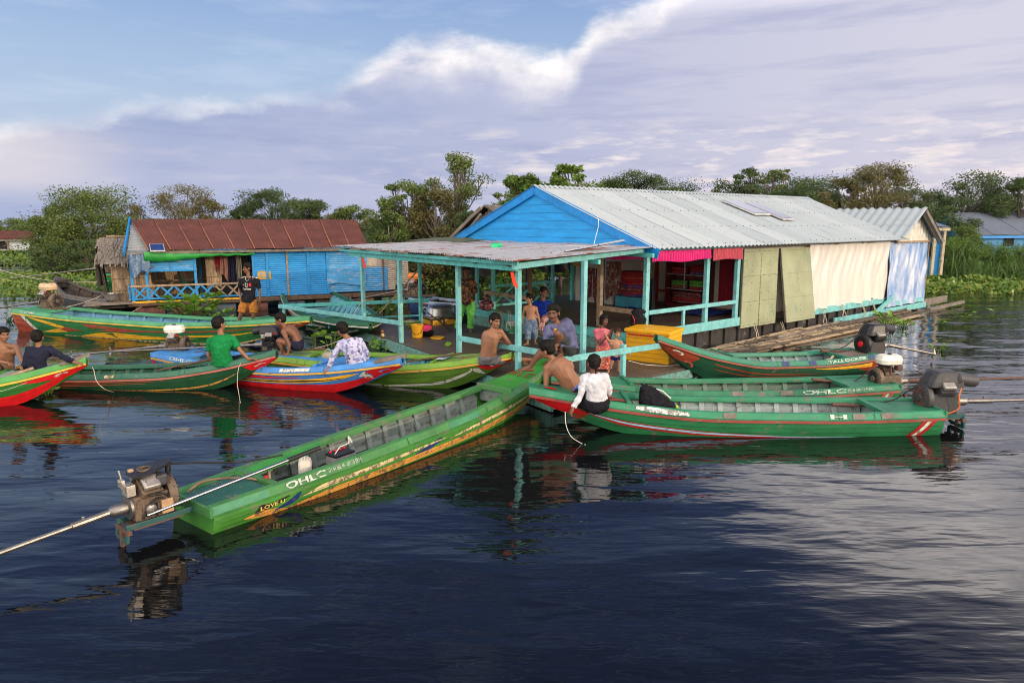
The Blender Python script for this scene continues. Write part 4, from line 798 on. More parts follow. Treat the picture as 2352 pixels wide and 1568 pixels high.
for a in (-.1, .62, 1.34): MB().bar(H.p(a, 5.08, .78), H.p(a + .7, 5.08, 1.22), .03, .05).bar(H.p(a, 5.115, 1.22), H.p(a + .7, 5.115, .78), .03, .05).build('rail_brace', TQ, house)
hb('rail', WD_TAN, [(-.3, -.25, 3.4, 5.2, 1.05, 1.15)])
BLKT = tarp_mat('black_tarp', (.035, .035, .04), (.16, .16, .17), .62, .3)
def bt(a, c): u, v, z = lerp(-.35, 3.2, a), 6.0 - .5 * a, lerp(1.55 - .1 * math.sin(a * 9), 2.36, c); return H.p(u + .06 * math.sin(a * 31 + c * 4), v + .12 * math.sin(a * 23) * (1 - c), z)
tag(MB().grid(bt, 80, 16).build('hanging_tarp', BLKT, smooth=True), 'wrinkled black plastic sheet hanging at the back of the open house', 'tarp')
# step wall between deck and house
hb('step_wall', TQW, [(-.47, -.42, -.9, 5.6, .24, .55)]); hb('step_beam', TQ, [(-.53, -.42, -.95, 5.7, .5, .68)])
for v in (.3, 1.2, 2.1, 3.0, 3.9): hb('step_batten', TQ, [(-.52, -.47, v, v + .09, .24, .5)])
# curtains along the eave
PINK = paint('pink_cloth', (.8, .025, .26), .75, var=.2, scale=5, sss=.0, grime=.2); CORAL = paint('coral_cloth', (.62, .1, .15), .8, var=.4, scale=9, st=(6, 6, .6)); DRED = paint('dark_red_cloth', (.3, .008, .03), .8, var=.3)
def valance(label, mat, p0, p1, z0, z1, per=.085, amp=.03, seed=1):
    r_ = random.Random(seed); p0, p1 = VV(p0), VV(p1); L = (p1 - p0).length; nrm = VV((-(p1 - p0).y, (p1 - p0).x, 0)).normalized(); n = int(L / per * 8); ph = r_.uniform(0, 6)
    def fn(a, c):
        q = p0.lerp(p1, a); ws = amp * (math.sin(a * L / per * 6.283 + 1.3 * math.sin(a * L * 5 + ph)) * (.3 + .7 * (1 - c))); q = q + nrm * ws
        return VV((q.x, q.y, lerp(z0 + .02 * math.sin(a * L * 4 + ph), z1, c)))
    o = MB().grid(fn, n, 6).build('curtain', mat, smooth=True); return tag(o, label, 'curtain')
valance('hot pink pleated valance along the eave', PINK, H.p(.05, -.09, 0), H.p(2.0, -.09, 0), 2.1, 2.33); valance('coral striped valance beside the olive shutters', CORAL, H.p(2.1, -.09, 0), H.p(3.25, -.09, 0), 2.07, 2.33, .06, .02, 2)
valance('dark pink valance under the porch roof edge', PINK, H.p(.0, .1, 0), H.p(.0, 3.1, 0), 2.14, 2.32, .1, .03, 3)
valance('red door curtain gathered left of the dark doorway', DRED, H.p(4.7, 1.05, 0), H.p(4.7, 1.5, 0), .75, 2.2, .09, .04, 4); valance('short red drape at the right of the dark doorway', DRED, H.p(4.68, .14, 0), H.p(4.68, .38, 0), 1.75, 2.2, .09, .03, 5)
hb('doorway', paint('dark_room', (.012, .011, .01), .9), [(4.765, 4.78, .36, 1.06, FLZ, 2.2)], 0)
# porch
PO = Fr((.12, 11.15), (.776, .631)); DZ = .25
porch = thing('porch', 'open porch of turquoise posts under a rusty corrugated roof', 'porch', at(1100, 800, DZ) - VV((0, 0, DZ)))
c0 = VV((.12, 11.15, 0)); pv = VV((-.553, .833, 0)); pu = VV((.776, .631, 0))
def pp(a, b_, z): q = c0 + pu * a + pv * b_; return VV((q.x, q.y, z))
front = c0 - pv * 1.0
dk = [pp(-.06, -1.0, DZ), pp(3.9, -1.0, DZ), H.p(-.42, 5.6, DZ), pp(.4, 8.6, DZ), pp(-.06, 7.4, DZ)]
MB().slab(dk, (0, 0, -.07)).build('deck', DECKW, porch)
MB().bar(pp(-.1, -1.05, .13), pp(-.1, 7.4, .13), .05, .22).build('deck_fascia', TQW, porch); MB().bar(pp(-.1, -1.06, .14), pp(3.4, -1.06, .14), .05, .16).build('deck_fascia', TQW, porch); MB().bar(pp(-.1, 7.4, .13), pp(.5, 8.6, .13), .05, .2).build('deck_fascia', TQW, porch)
mb = MB()
for i in range(9): mb.cyl(pp(.1, -.8 + i * .95, -.02), pp(3.4, -.8 + i * .95, -.02), .1)
mb.build('float_log', WD_DARK, porch)
def post(p, z1, mat=TQL, w_=.086, z0=DZ): return MB().bar(VV((p.x, p.y, z0)), VV((p.x, p.y, z1)), w_, w_, up=pu).build('post', mat, porch, bevel=.008)
ph_ = lambda a: lerp(2.16, 2.34, a / 3.8)
for (px, py, tx) in ((1055, 825, 0), (1190, 868, 0), (922, 787, 0), (837, 757, 0)):
    q = at(px, py, DZ); post(q, 2.14); 
q = at(1338, 854, DZ); post(q, 2.24); q = at(967, 748, DZ); post(q, 2.2, TQ, .08); q = at(1097, 742, DZ); post(q, 2.25, TQ, .08); post(at(1066, 735, DZ), 2.25, WD_BRN, .07)
q = at(1430, 866, DZ); post(q, .83, TQL, .08)
MB().bar(pp(-.02, .03, 2.17), pp(-.02, 7.7, 2.12), .06, .11).build('roof_beam', TQ, porch, bevel=.006); MB().bar(pp(-.12, -.12, 2.25), pp(-.12, 8.1, 2.2), .035, .06).build('eave_batten', TQ, porch)
MB().bar(pp(-.15, -.02, 2.2), H.p(-.28, -.1, 2.36), .06, .1).build('roof_beam', TQL, porch, bevel=.006); MB().bar(pp(1.9, .03, 2.2), pp(1.9, 7.5, 2.2), .05, .08).build('purlin', TQ, porch); MB().bar(pp(3.4, .03, 2.27), pp(3.4, 7.5, 2.27), .05, .08).build('purlin', TQ, porch)
mb = MB()
for i in range(8): mb.box(pp(-.05, .2 + i * 1.08, 2.22), (.14, .06, .06), Matrix.Rotation(HA, 3, 'Z'))
mb.build('rafter_end', WD_BRN, porch)
def rusty_sheet():
    m, nt, b = base_mat('rusty_zinc'); v = coords(nt, (1, 1, 1), rot=(0, 0, -HA)); s = nn(nt, 'ShaderNodeSeparateXYZ', {0: v})
    cell = nn(nt, 'ShaderNodeCombineXYZ', {0: math_(nt, 'MULTIPLY', s.outputs[0], .5), 1: math_(nt, 'MULTIPLY', s.outputs[1], 2.6), 2: 0.}).outputs[0]
    n1 = noise(nt, cell, 1.3, 6, .65, .4); zinc = mixc(nt, noise(nt, v, 5, 4), (.36, .38, .41), (.58, .59, .62)); rust = mixc(nt, noise(nt, v, 7, 5), (.09, .025, .016), (.33, .09, .028))
    f = ramp(nt, n1, [(.55, 0), (.6, 1)]); c = mixc(nt, f, zinc, rust); c = mixc(nt, ramp(nt, noise(nt, v, 22, 3), [(.64, 0), (.68, 1)]), c, (.05, .03, .025)); nt.links.new(c, b.inputs['Base Color'])
    nt.links.new(math_(nt, 'ADD', math_(nt, 'MULTIPLY', f, .35), .38), b.inputs['Roughness']); nt.links.new(math_(nt, 'MULTIPLY', math_(nt, 'SUBTRACT', 1., f), .35), b.inputs['Metallic']); return m
RZ = rusty_sheet(); mb = MB(); strips = 11
for i in range(strips):
    b0 = -.25 + i * .78; b1 = b0 + .84; lift = .012 * (i % 2) + random.uniform(0, .012); aL = random.uniform(-.32, -.2)
    hiB = lambda b_: b_ * .80 - .15
    o0 = pp(aL, b0, 2.3 + lift); o1 = pp(aL, b1, 2.3 + lift); e0 = H.p(-.2, max(-.3, hiB(b0)), 2.42 + lift); e1 = H.p(-.2, max(-.2, hiB(b1)), 2.42 + lift)
    n = 66; vs = []
    for q in range(n + 1):
        t = q / n; w_ = VV((0, 0, .014 * math.sin(t * 2 * math.pi * 11)))
        for r in (0, .5, 1): vs.append(o0.lerp(o1, t).lerp(e0.lerp(e1, t), r) + w_)
    mb.add(vs, [(q * 3 + j, q * 3 + 3 + j, q * 3 + 4 + j, q * 3 + 1 + j) for q in range(n) for j in (0, 1)])
mb.build('porch_roof', RZ, porch, smooth=True)
mb = MB(); A_ = dep(1265, 583, 13.6); 
corr(mb, dep(1225, 592, 12.6), dep(1390, 562, 13.2) - dep(1225, 592, 12.6), VV((.35, -.22, .1)), (0, 0, 1), .018, .09); mb.build('loose_roof_sheet', RZ, porch, smooth=True)
tag(MB().cyl(dep(1130, 567, 15.6), dep(1390, 567, 13.9), .03).build('roof_pipe', paint('pale_pipe', (.5, .48, .45), .5)), 'pale pipe lying along the top of the rusty porch roof', 'pipe')
tag(MB().lathe(dep(1140, 566, 14.4), [(.02, -.12), (.07, -.1), (.09, -.02), (.05, .02), (.06, .1), (.02, .12)], 14, Matrix.Rotation(R(75), 3, 'Y')).build('plastic_bottle', paint('green_plastic', (.02, .5, .2), .3)), 'green plastic bottle lying on the porch roof', 'bottle')
# rails of the porch
def rail(a, b_, mat=TQL, h_=.1, w_=.04): return MB().bar(a, b_, w_, h_).build('rail', mat, porch, bevel=.006)
r1, r2 = at(1052, 775, .62), at(1288, 815, .72); Y1, Y2 = 13.05, 10.6
rail(dep(1052, 776, 13.0), dep(1292, 818, 10.45)); rail(dep(1292, 826, 10.45), dep(1556, 788, 12.65))
rail(dep(640, 703, 19.4), dep(920, 742, 14.9)); rail(dep(640, 703, 19.4), dep(985, 690, 20.6), TQ); rail(dep(642, 735, 19.3), dep(836, 762, 16.7), TQL, .07); MB().bar(dep(652, 703, 19.3), dep(652, 733, 19.3), .07, .07).build('rail_post', TQL, porch)
rail(dep(1050, 720, 18.6), dep(640, 740, 20.6), TQ, .05)
mb = MB(); mb.bar(at(1300, 905, .1), at(1605, 850, .1), .28, .05); pk = mb.build('mooring_plank', wood('worn_plank', (.2, .19, .16), (2, 2, 2), wear=.4, wcol=(.1, .35, .33))); tag(pk, 'long worn plank floating along the porch edge below the yellow box', 'plank')
for (px, py, Y) in ((964, 690, 15.0), (1213, 640, 11.3), (862, 640, 16.5)): pass
FLAG = paint('orange_ribbon', (.75, .05, .01), .7)
for (px, py, Y, lab) in ((1172, 625, 11.2, 'orange ribbon tied to the corner porch post'), (830, 592, 16.4, 'small red ribbon under the left end of the porch roof')):
    p = dep(px, py, Y); mb = MB(); mb.slab([p, p + VV((.05, 0, .01)), p + VV((.13, -.03, -.26)), p + VV((.05, -.02, -.22))], (0, .01, 0)); tag(mb.build('ribbon', FLAG), lab, 'ribbon')
# fishing net on the porch roof
NET = paint('net_green', (.1, .12, .07), .9, bump=1., bscale=60, grime=.6)
def netf(a, c): p = dep(lerp(925, 1180, a), 0, 1); b0 = lerp(5.6, 8.4, a); q = pp(lerp(2.0, 3.6, c), b0, 2.40 + .06 * math.sin(a * 3.14) * math.sin(c * 3.14) + .05 * abs(math.sin(a * 14 + c * 5)) * math.sin(c * 3.14)); return q
tag(MB().grid(netf, 50, 14).build('fishing_net', NET, smooth=True), 'heap of green fishing net on top of the porch roof', 'fishing net')
tag(MB().cyl(at(868, 725, .3), dep(978, 600, 18.2), .02).build('pole', WD_TAN), 'thin leaning bamboo pole between the porch and the blue shack', 'pole')
# ======================================================================= people
def skin(name, c): return paint(name, c, .5, var=.12, scale=9, grime=.18, bump=.08, bscale=90, sss=.06, spec=.4)
SK1 = skin('skin_brown', (.27, .125, .068)); SK2 = skin('skin_dark', (.185, .082, .047)); SK3 = skin('skin_light', (.4, .2, .115)); SK4 = skin('skin_deep', (.15, .068, .042))
HAIR = paint('black_hair', (.009, .007, .006), .6, var=.3, scale=30, bump=.3, bscale=120, spec=.15); HAIRB = paint('brown_hair', (.05, .024, .014), .6, var=.4, scale=30, bump=.3, bscale=120, spec=.15)
EYEW = paint('eye_white', (.34, .3, .26), .3, bump=0); EYED = paint('eye_dark', (.012, .008, .006), .2, bump=0); LIP = paint('lip', (.22, .075, .055), .5, bump=0)
FOLDS = bpy.data.textures.new('folds', 'CLOUDS'); FOLDS.noise_scale = .07; FOLDS.noise_depth = 1
def remesh(mb, name, mats, parent, vox, smooth=3, org=None):
    me = mb.mesh('t'); o = bpy.data.objects.new('t', me); COL.objects.link(o)
    m = o.modifiers.new('r', 'REMESH'); m.mode = 'VOXEL'; m.voxel_size = vox; m.use_smooth_shade = True
    if smooth: s = o.modifiers.new('s', 'SMOOTH'); s.iterations = smooth; s.factor = .5
    dg = bpy.context.evaluated_depsgraph_get(); me2 = bpy.data.meshes.new_from_object(o.evaluated_get(dg)); bpy.data.objects.remove(o); bpy.data.meshes.remove(me)
    g = ORG[parent]; me2.transform(Matrix.Translation(-g)); me2.materials.clear(); me2.materials.append(mats)
    me2.polygons.foreach_set('use_smooth', [True] * len(me2.polygons))
    o = bpy.data.objects.new(name, me2); COL.objects.link(o); o.parent = parent; ORG[o] = g
    if name in ('shirt', 'shorts', 'trousers', 'skirt'):
        m_ = o.modifiers.new('folds', 'DISPLACE'); m_.texture = FOLDS; m_.strength = .03; m_.mid_level = .45; m_.texture_coords = 'GLOBAL'
    return o
TORSO = [(-.13, .08, .07), (-.05, .145, .105), (.05, .168, .118), (.2, .15, .105), (.4, .138, .095), (.6, .152, .103), (.78, .165, .103), (.9, .14, .088), (.98, .075, .062), (1.03, .05, .05)]
def person(label, Y, J, k=1., face=(0, -1, 0), sk=SK1, shirt=None, pants=None, hair='short', hairm=HAIR, bend=(0, 0, 0), hands=None, feet=None, up=None, extra=None, fat=1., hs=1.09, curl=.55, group=None):
    P = {n: dep(a[0], a[1], Y + (a[2] if len(a) > 2 else 0)) for n, a in J.items()}
    for n in ('e', 'w', 'k', 'a'):
        for s in 'LR':
            if n + s not in P: P[n + s] = None
    if 'hL' not in P:
        c = P['hp']; ax = (P['sR'] - P['sL']); ax.z *= .3; ax.normalize(); P['hL'] = c - ax * .085 * k; P['hR'] = c + ax * .085 * k
    hipc = (P['hL'] + P['hR']) / 2
    if 'nk' not in P: P['nk'] = (P['sL'] + P['sR']) / 2 + VV((0, 0, .045 * k))
    nk = P['nk']; hd = P['hd']; bend = VV(bend)
    root = thing('person', label, 'person', (hipc.x, hipc.y, min(p.z for p in P.values() if p is not None)), 0, group)
    f = VV(face).normalized(); u = VV(up).normalized() if up else ((hd - nk).normalized() + VV((0, 0, 1.2))).normalized()
    f = (f - u * f.dot(u)).normalized(); r = f.cross(u).normalized(); RM = Matrix((r, f, u)).transposed()      # columns: right, forward, up
    def spine(t):
        tt = max(0, min(1, t)); p = hipc.lerp(nk, t) + bend * math.sin(math.pi * tt); return p
    def rings(t0, t1, add=0., mul=1., n=16):
        out = []; ts = [t0] + [a for a, _, _ in TORSO if t0 + .02 < a < t1 - .02] + [t1]
        la = (P['hR'] - P['hL']).normalized(); lb = (P['sR'] - P['sL']).normalized()
        for t in ts:
            w_ = interp([(a, b) for a, b, _ in TORSO], t) * k * mul * fat + add; d_ = interp([(a, c) for a, _, c in TORSO], t) * k * mul * fat + add
            c = spine(t); ax = (spine(min(t + .06, 1.1)) - spine(t - .06)).normalized(); x = la.lerp(lb, max(0, min(1, t))); x = (x - ax * x.dot(ax)).normalized(); y = ax.cross(x); out.append(MB().ring(c, x, y, w_, d_, n))
        return out
    b = MB(); b.loft(rings(-.13, 1.03)); b.cap(nk - u * .02 * k, hd - u * .06 * k, .05 * k, .047 * k)
    # head: skull, jaw, nose, ears
    q = k * hs
    def hp_(x, y, z): return hd + RM @ VV((x * q, y * q, z * q))
    b.ell(hp_(0, -.012, .022), (.073 * q, .09 * q, .088 * q), RM); b.ell(hp_(0, .022, -.045), (.056 * q, .062 * q, .068 * q), RM); b.ell(hp_(0, .055, -.085), (.03 * q, .028 * q, .024 * q), RM)
    b.cap(hp_(0, .078, .0), hp_(0, .098, -.036), .011 * q, .016 * q); b.ell(hp_(0, .078, -.04), (.022 * q, .014 * q, .012 * q), RM)
    b.ell(hp_(0, .068, .022), (.055 * q, .018 * q, .014 * q), RM); b.ell(hp_(.036, .058, -.03), (.024 * q, .02 * q, .02 * q), RM); b.ell(hp_(-.036, .058, -.03), (.024 * q, .02 * q, .02 * q), RM)
    for s in (1, -1): b.ell(hp_(s * .076, -.012, -.012), (.012 * q, .022 * q, .034 * q), RM)
    for s in 'LR':
        S = P['s' + s]; b.cap(nk.lerp(S, .25) - VV((0, 0, .012 * k)), S, .05 * k, .056 * k); b.ell(S.lerp(hipc, .14), (.06 * k, .06 * k, .07 * k))
        E, W = P['e' + s], P['w' + s]
        if E:
            b.cap(S, S.lerp(E, .5), .052 * k, .043 * k); b.cap(S.lerp(E, .45), E, .044 * k, .035 * k)
            if W:
                b.cap(E, E.lerp(W, .35), .035 * k, .037 * k); b.cap(E.lerp(W, .3), W, .036 * k, .024 * k)
                H_ = (hands or {}).get(s, {}); dr = VV(H_.get('d', (W - E))).normalized(); pn = VV(H_.get('n', (0, 0, -1))); pn = pn - dr * pn.dot(dr)
                if pn.length < .1: pn = VV((1, 0, 0)) - dr * dr.x
                pn.normalize(); lt = dr.cross(pn); sg = 1 if s == 'L' else -1; cu = H_.get('c', curl); hk = k * 1.02
                MBm = Matrix((dr, lt, pn)).transposed(); b.ell(W + dr * .045 * hk, (.052 * hk, .04 * hk, .017 * hk), MBm); b.cap(W - dr * .01, W + dr * .03 * hk, .024 * k, .026 * hk)
                for i, ln in enumerate((.068, .078, .074, .056)):
                    o_ = (-.03 + i * .02) * hk; p0 = W + dr * .08 * hk + lt * o_ * sg; d1 = (dr * math.cos(cu * .7) + pn * math.sin(cu * .7) + lt * sg * (o_ * 2.2)).normalized(); p1 = p0 + d1 * ln * .5 * hk; d2 = (dr * math.cos(cu * 1.7) + pn * math.sin(cu * 1.7)).normalized(); p2 = p1 + d2 * ln * .5 * hk
                    b.cap(p0, p1, .0095 * hk, .009 * hk, 7); b.cap(p1, p2, .009 * hk, .0075 * hk, 7)
                p0 = W + dr * .03 * hk - lt * sg * .03 * hk; p1 = p0 + (dr * .6 - lt * sg * .7 + pn * .3).normalized() * .04 * hk; b.cap(p0, p1, .012 * hk, .01 * hk, 7); b.cap(p1, p1 + (dr * .9 + pn * .4 - lt * sg * .1).normalized() * .032 * hk, .01 * hk, .008 * hk, 7)
        K, A = P['k' + s], P['a' + s]; h_ = P['h' + s]
        if K:
            b.cap(h_, h_.lerp(K, .45), .088 * k * fat, .076 * k); b.cap(h_.lerp(K, .4), K, .076 * k, .052 * k)
            if A:
                b.cap(K, K.lerp(A, .3), .051 * k, .053 * k); b.cap(K.lerp(A, .25), A, .053 * k, .032 * k)
                fd = VV((feet or {}).get(s, (f.x, f.y, -.05))).normalized(); lt = fd.cross(VV((0, 0, 1))).normalized(); he = A - VV((0, 0, .035 * k)) - fd * .03 * k
                b.cap(he, A + fd * .1 * k - VV((0, 0, .04 * k)), .032 * k, .026 * k); b.cap(A, A + fd * .11 * k - VV((0, 0, .038 * k)), .034 * k, .024 * k); b.ell(A + fd * .125 * k - VV((0, 0, .045 * k)), (.045 * k, .045 * k, .02 * k))
                for i in range(5): o_ = (-.036 + i * .018) * k; p0 = A + fd * (.15 - abs(i - 1.3) * .007) * k + lt * o_ - VV((0, 0, .05 * k)); b.cap(p0, p0 + fd * .026 * k, .011 * k, .009 * k, 7)
    remesh(b, 'body', sk, root, .0075 * max(.8, k), 2)
    if shirt:
        mat, su, sf = shirt[:3]; lo = shirt[3] if len(shirt) > 3 else .02; c = MB(); c.loft(rings(lo, .985, .016 * k, 1.03))
        for s in 'LR':
            S, E, W = P['s' + s], P['e' + s], P['w' + s]; c.cap(nk.lerp(S, .35) - VV((0, 0, .015 * k)), S, .056 * k, .068 * k); c.ell(S.lerp(hipc, .14), (.072 * k, .072 * k, .08 * k))
            if E:
                e2 = S.lerp(E, su); c.tube([S, S.lerp(e2, .5), e2], [.066 * k, .06 * k, (.058 if sf == 0 else .048) * k], 12)
                if sf and W: w2 = E.lerp(W, sf); c.cap(E, E, .047 * k, .047 * k); c.tube([E, E.lerp(w2, .5), w2], [.047 * k, .046 * k, .038 * k], 12)
        remesh(c, 'shirt', mat, root, .011 * k, 3)
    if pants:
        mat, th, cf = pants[:3]; hi = pants[3] if len(pants) > 3 else .2; wd = pants[4] if len(pants) > 4 else 1.; c = MB(); c.loft(rings(-.14, hi, .012 * k, 1.03))
        for s in 'LR':
            K, A, h_ = P['k' + s], P['a' + s], P['h' + s]
            if K:
                k2 = h_.lerp(K, th); c.tube([h_, h_.lerp(k2, .5), k2], [.1 * k * fat, .092 * k * wd, (.084 if cf == 0 else .066) * k * wd], 12); c.ell(h_, (.1 * k * fat,) * 3)
                if cf and A: a2 = K.lerp(A, cf); c.ell(K, (.066 * k * wd,) * 3); c.tube([K, K.lerp(a2, .5), a2], [.066 * k * wd, .066 * k * wd, .062 * k * wd], 12)
        remesh(c, 'trousers' if cf else 'shorts', mat, root, .011 * k, 3)
    h = MB(); rr = random.Random(label)
    if hair:
        thin = hair == 'baby'; g = 1.02 if thin else 1.0
        h.ell(hp_(0, -.022, .042), (.086 * q * g, .096 * q * g, .093 * q * g), RM); h.ell(hp_(0, -.046, -.002), (.081 * q, .07 * q, .07 * q), RM)
        for i in range(120 if hair != 'baby' else 40):
            a = rr.uniform(-math.pi, math.pi); e = rr.uniform(.0, 1.45); d = VV((math.cos(a) * math.cos(e), math.sin(a) * math.cos(e), math.sin(e)))
            if d.y > .55 and e < .5: continue
            p = hp_(d.x * .08, -.021 + d.y * .088, .042 + d.z * .084); tn = VV((d.x * d.z, d.y * d.z + .35, -(1 - d.z * d.z) - .08)); tn.normalize(); dn = RM @ (tn + d * rr.uniform(.12, .42) + VV((rr.uniform(-.2, .2), rr.uniform(-.1, .1), 0))); h.cap(p, p + dn.normalized() * rr.uniform(.03, .05) * q, .011 * q, .003 * q, 6)
        for i in range(9): x = (-.06 + i * .015); p = hp_(x, .056 - abs(x) * .5, .09); h.cap(p, hp_(x * 1.08, .078 - abs(x) * .45, .05 + rr.uniform(-.012, .01)), .013 * q, .006 * q, 6)
        if hair in ('bob', 'long'):
            ln = .10 if hair == 'bob' else .2
            for i in range(34):
                a = math.pi * (1.08 - .0) + (i / 33) * math.pi * .0 + rr.uniform(-1.9, 1.9) - math.pi / 2 - math.pi / 2 + math.pi / 2
                x, y = math.sin(a - math.pi / 2) * .078, -abs(math.cos(a - math.pi / 2)) * .08 - .01 + (.03 if abs(math.sin(a - math.pi / 2)) > .8 else 0)
                h.cap(hp_(x, y, .0), hp_(x * 1.05 + rr.uniform(-.01, .01), y + rr.uniform(-.01, .01), -ln + rr.uniform(-.02, .02)), .02 * q, .008 * q, 6)
        if hair == 'bun': h.ell(hp_(0, -.105, .01), (.035 * q, .03 * q, .035 * q), RM); h.cap(hp_(0, -.11, .0), hp_(0, -.13, -.11), .022 * q, .01 * q)
        remesh(h, 'hair', hairm, root, .007 * max(.8, q), 1)
    for s in (1, -1):
        e = MB(); e.ell(hp_(s * .031, .0715, .0), (.013 * q, .007 * q, .0045 * q), RM, 10, 6); e.cur = 1; e.ell(hp_(s * .031, .0775, .0), (.0065 * q, .004 * q, .0048 * q), RM, 8, 6); e.build('eye', [EYEW, EYED], root, smooth=True)
        e = MB(); e.cap(hp_(s * .014, .084, .017), hp_(s * .034, .081, .022), .004 * q, .0045 * q, 6); e.cap(hp_(s * .034, .081, .022), hp_(s * .052, .067, .018), .0045 * q, .003 * q, 6); e.build('eyebrow', hairm, root, smooth=True)
    e = MB(); e.ell(hp_(0, .081, -.067), (.024 * q, .008 * q, .0045 * q), RM, 10, 6); e.ell(hp_(0, .08, -.076), (.02 * q, .009 * q, .005 * q), RM, 10, 6); e.build('mouth', LIP, root, smooth=True)
    if extra: extra(root, P, hp_, RM, k, rings, spine)
    return root, P
# ---- cloths
def pattern(name, cols, scale, thr=.5, kind='noise', rough=.8, st=(1, 1, 1)):
    m, nt, b = base_mat(name); v = coords(nt, st)
    if kind == 'vor':
        f = nn(nt, 'ShaderNodeTexVoronoi', {'Vector': nn(nt, 'ShaderNodeVectorMath', {0: v, 1: nn(nt, 'ShaderNodeTexNoise', {'Vector': v, 'Scale': scale * 1.6}).outputs[1]}, operation='ADD').outputs[0] if False else v, 'Scale': scale}).outputs[0]
        f = math_(nt, 'ADD', f, math_(nt, 'MULTIPLY', noise(nt, v, scale * 3.2, 3), .5)); c = mixc(nt, ramp(nt, f, [(thr - .04, 0), (thr + .04, 1)]), cols[0], cols[1])
        if len(cols) > 2: c = mixc(nt, ramp(nt, noise(nt, v, scale * 1.7, 3), [(.52, 0), (.58, 1)]), c, cols[2])
    elif kind == 'stripe':
        f = math_(nt, 'FRACT', math_(nt, 'MULTIPLY', nn(nt, 'ShaderNodeSeparateXYZ', {0: v}).outputs[2], scale)); c = mixc(nt, ramp(nt, f, [(thr - .05, 0), (thr + .05, 1)]), cols[0], cols[1])
    else:
        f = noise(nt, v, scale, 3, .6, 1.2); c = mixc(nt, ramp(nt, f, [(thr - .03, 0), (thr + .03, 1)]), cols[0], cols[1])
        if len(cols) > 2: c = mixc(nt, ramp(nt, noise(nt, v, scale * 2.1, 3, .6, 2.), [(.53, 0), (.57, 1)]), c, cols[2])
    nt.links.new(c, b.inputs['Base Color']); b.inputs['Roughness'].default_value = rough
    nt.links.new(nn(nt, 'ShaderNodeBump', {'Strength': .5, 'Distance': .02, 'Height': noise(nt, coords(nt, (1, 1, .6)), 9, 3, .5, 1.)}).outputs[0], b.inputs['Normal']); return m
def cloth(name, c, **k): return paint(name, c, .9, spec=.12, var=.18, scale=6, bump=.9, bscale=16, grime=.2, **k)
C_BLK = cloth('black_cloth', (.014, .014, .018)); C_NAV = cloth('navy_cloth', (.018, .02, .04)); C_GRN = cloth('green_cloth', (.01, .2, .055)); C_WHT = cloth('white_cloth', (.58, .59, .64)); C_PUR = cloth('grey_purple_cloth', (.105, .11, .2)); C_OCH = pattern('ochre_cloth', [(.42, .16, .015), (.3, .1, .012)], 14)
C_KHA = pattern('mustard_cloth', [(.3, .16, .035), (.17, .08, .02)], 12, .54); C_GRY = pattern('grey_marl', [(.1, .1, .11), (.15, .15, .165)], 60); C_DGR = cloth('dark_grey_cloth', (.05, .058, .058)); C_BLU = cloth('blue_cloth', (.01, .035, .32)); C_PNK = cloth('pink_knit', (.62, .15, .2)); C_DEN = pattern('denim', [(.1, .16, .26), (.2, .28, .38)], 10, .55)
C_FLO = pattern('floral_cloth', [(.012, .014, .05), (.46, .46, .62), (.17, .18, .38)], 9, .5, 'vor'); C_BAT = pattern('batik_cloth', [(.03, .016, .02), (.38, .15, .03), (.012, .01, .012)], 16, .53); C_GPT = pattern('green_print', [(.09, .45, .06), (.22, .1, .03)], 30, .6); C_RPT = pattern('red_print', [(.62, .09, .06), (.75, .55, .42)], 34, .56); C_RST = pattern('red_white_print', [(.6, .5, .48), (.35, .05, .06)], 30, .5)
C_STR = pattern('striped_sock', [(.6, .55, .55), (.4, .05, .06)], 30, .5, 'stripe'); C_NAVB = cloth('blue_pants', (.02, .018, .1)); C_BSH = pattern('blue_print', [(.02, .09, .45), (.7, .5, .1), (.03, .2, .7)], 12, .62)
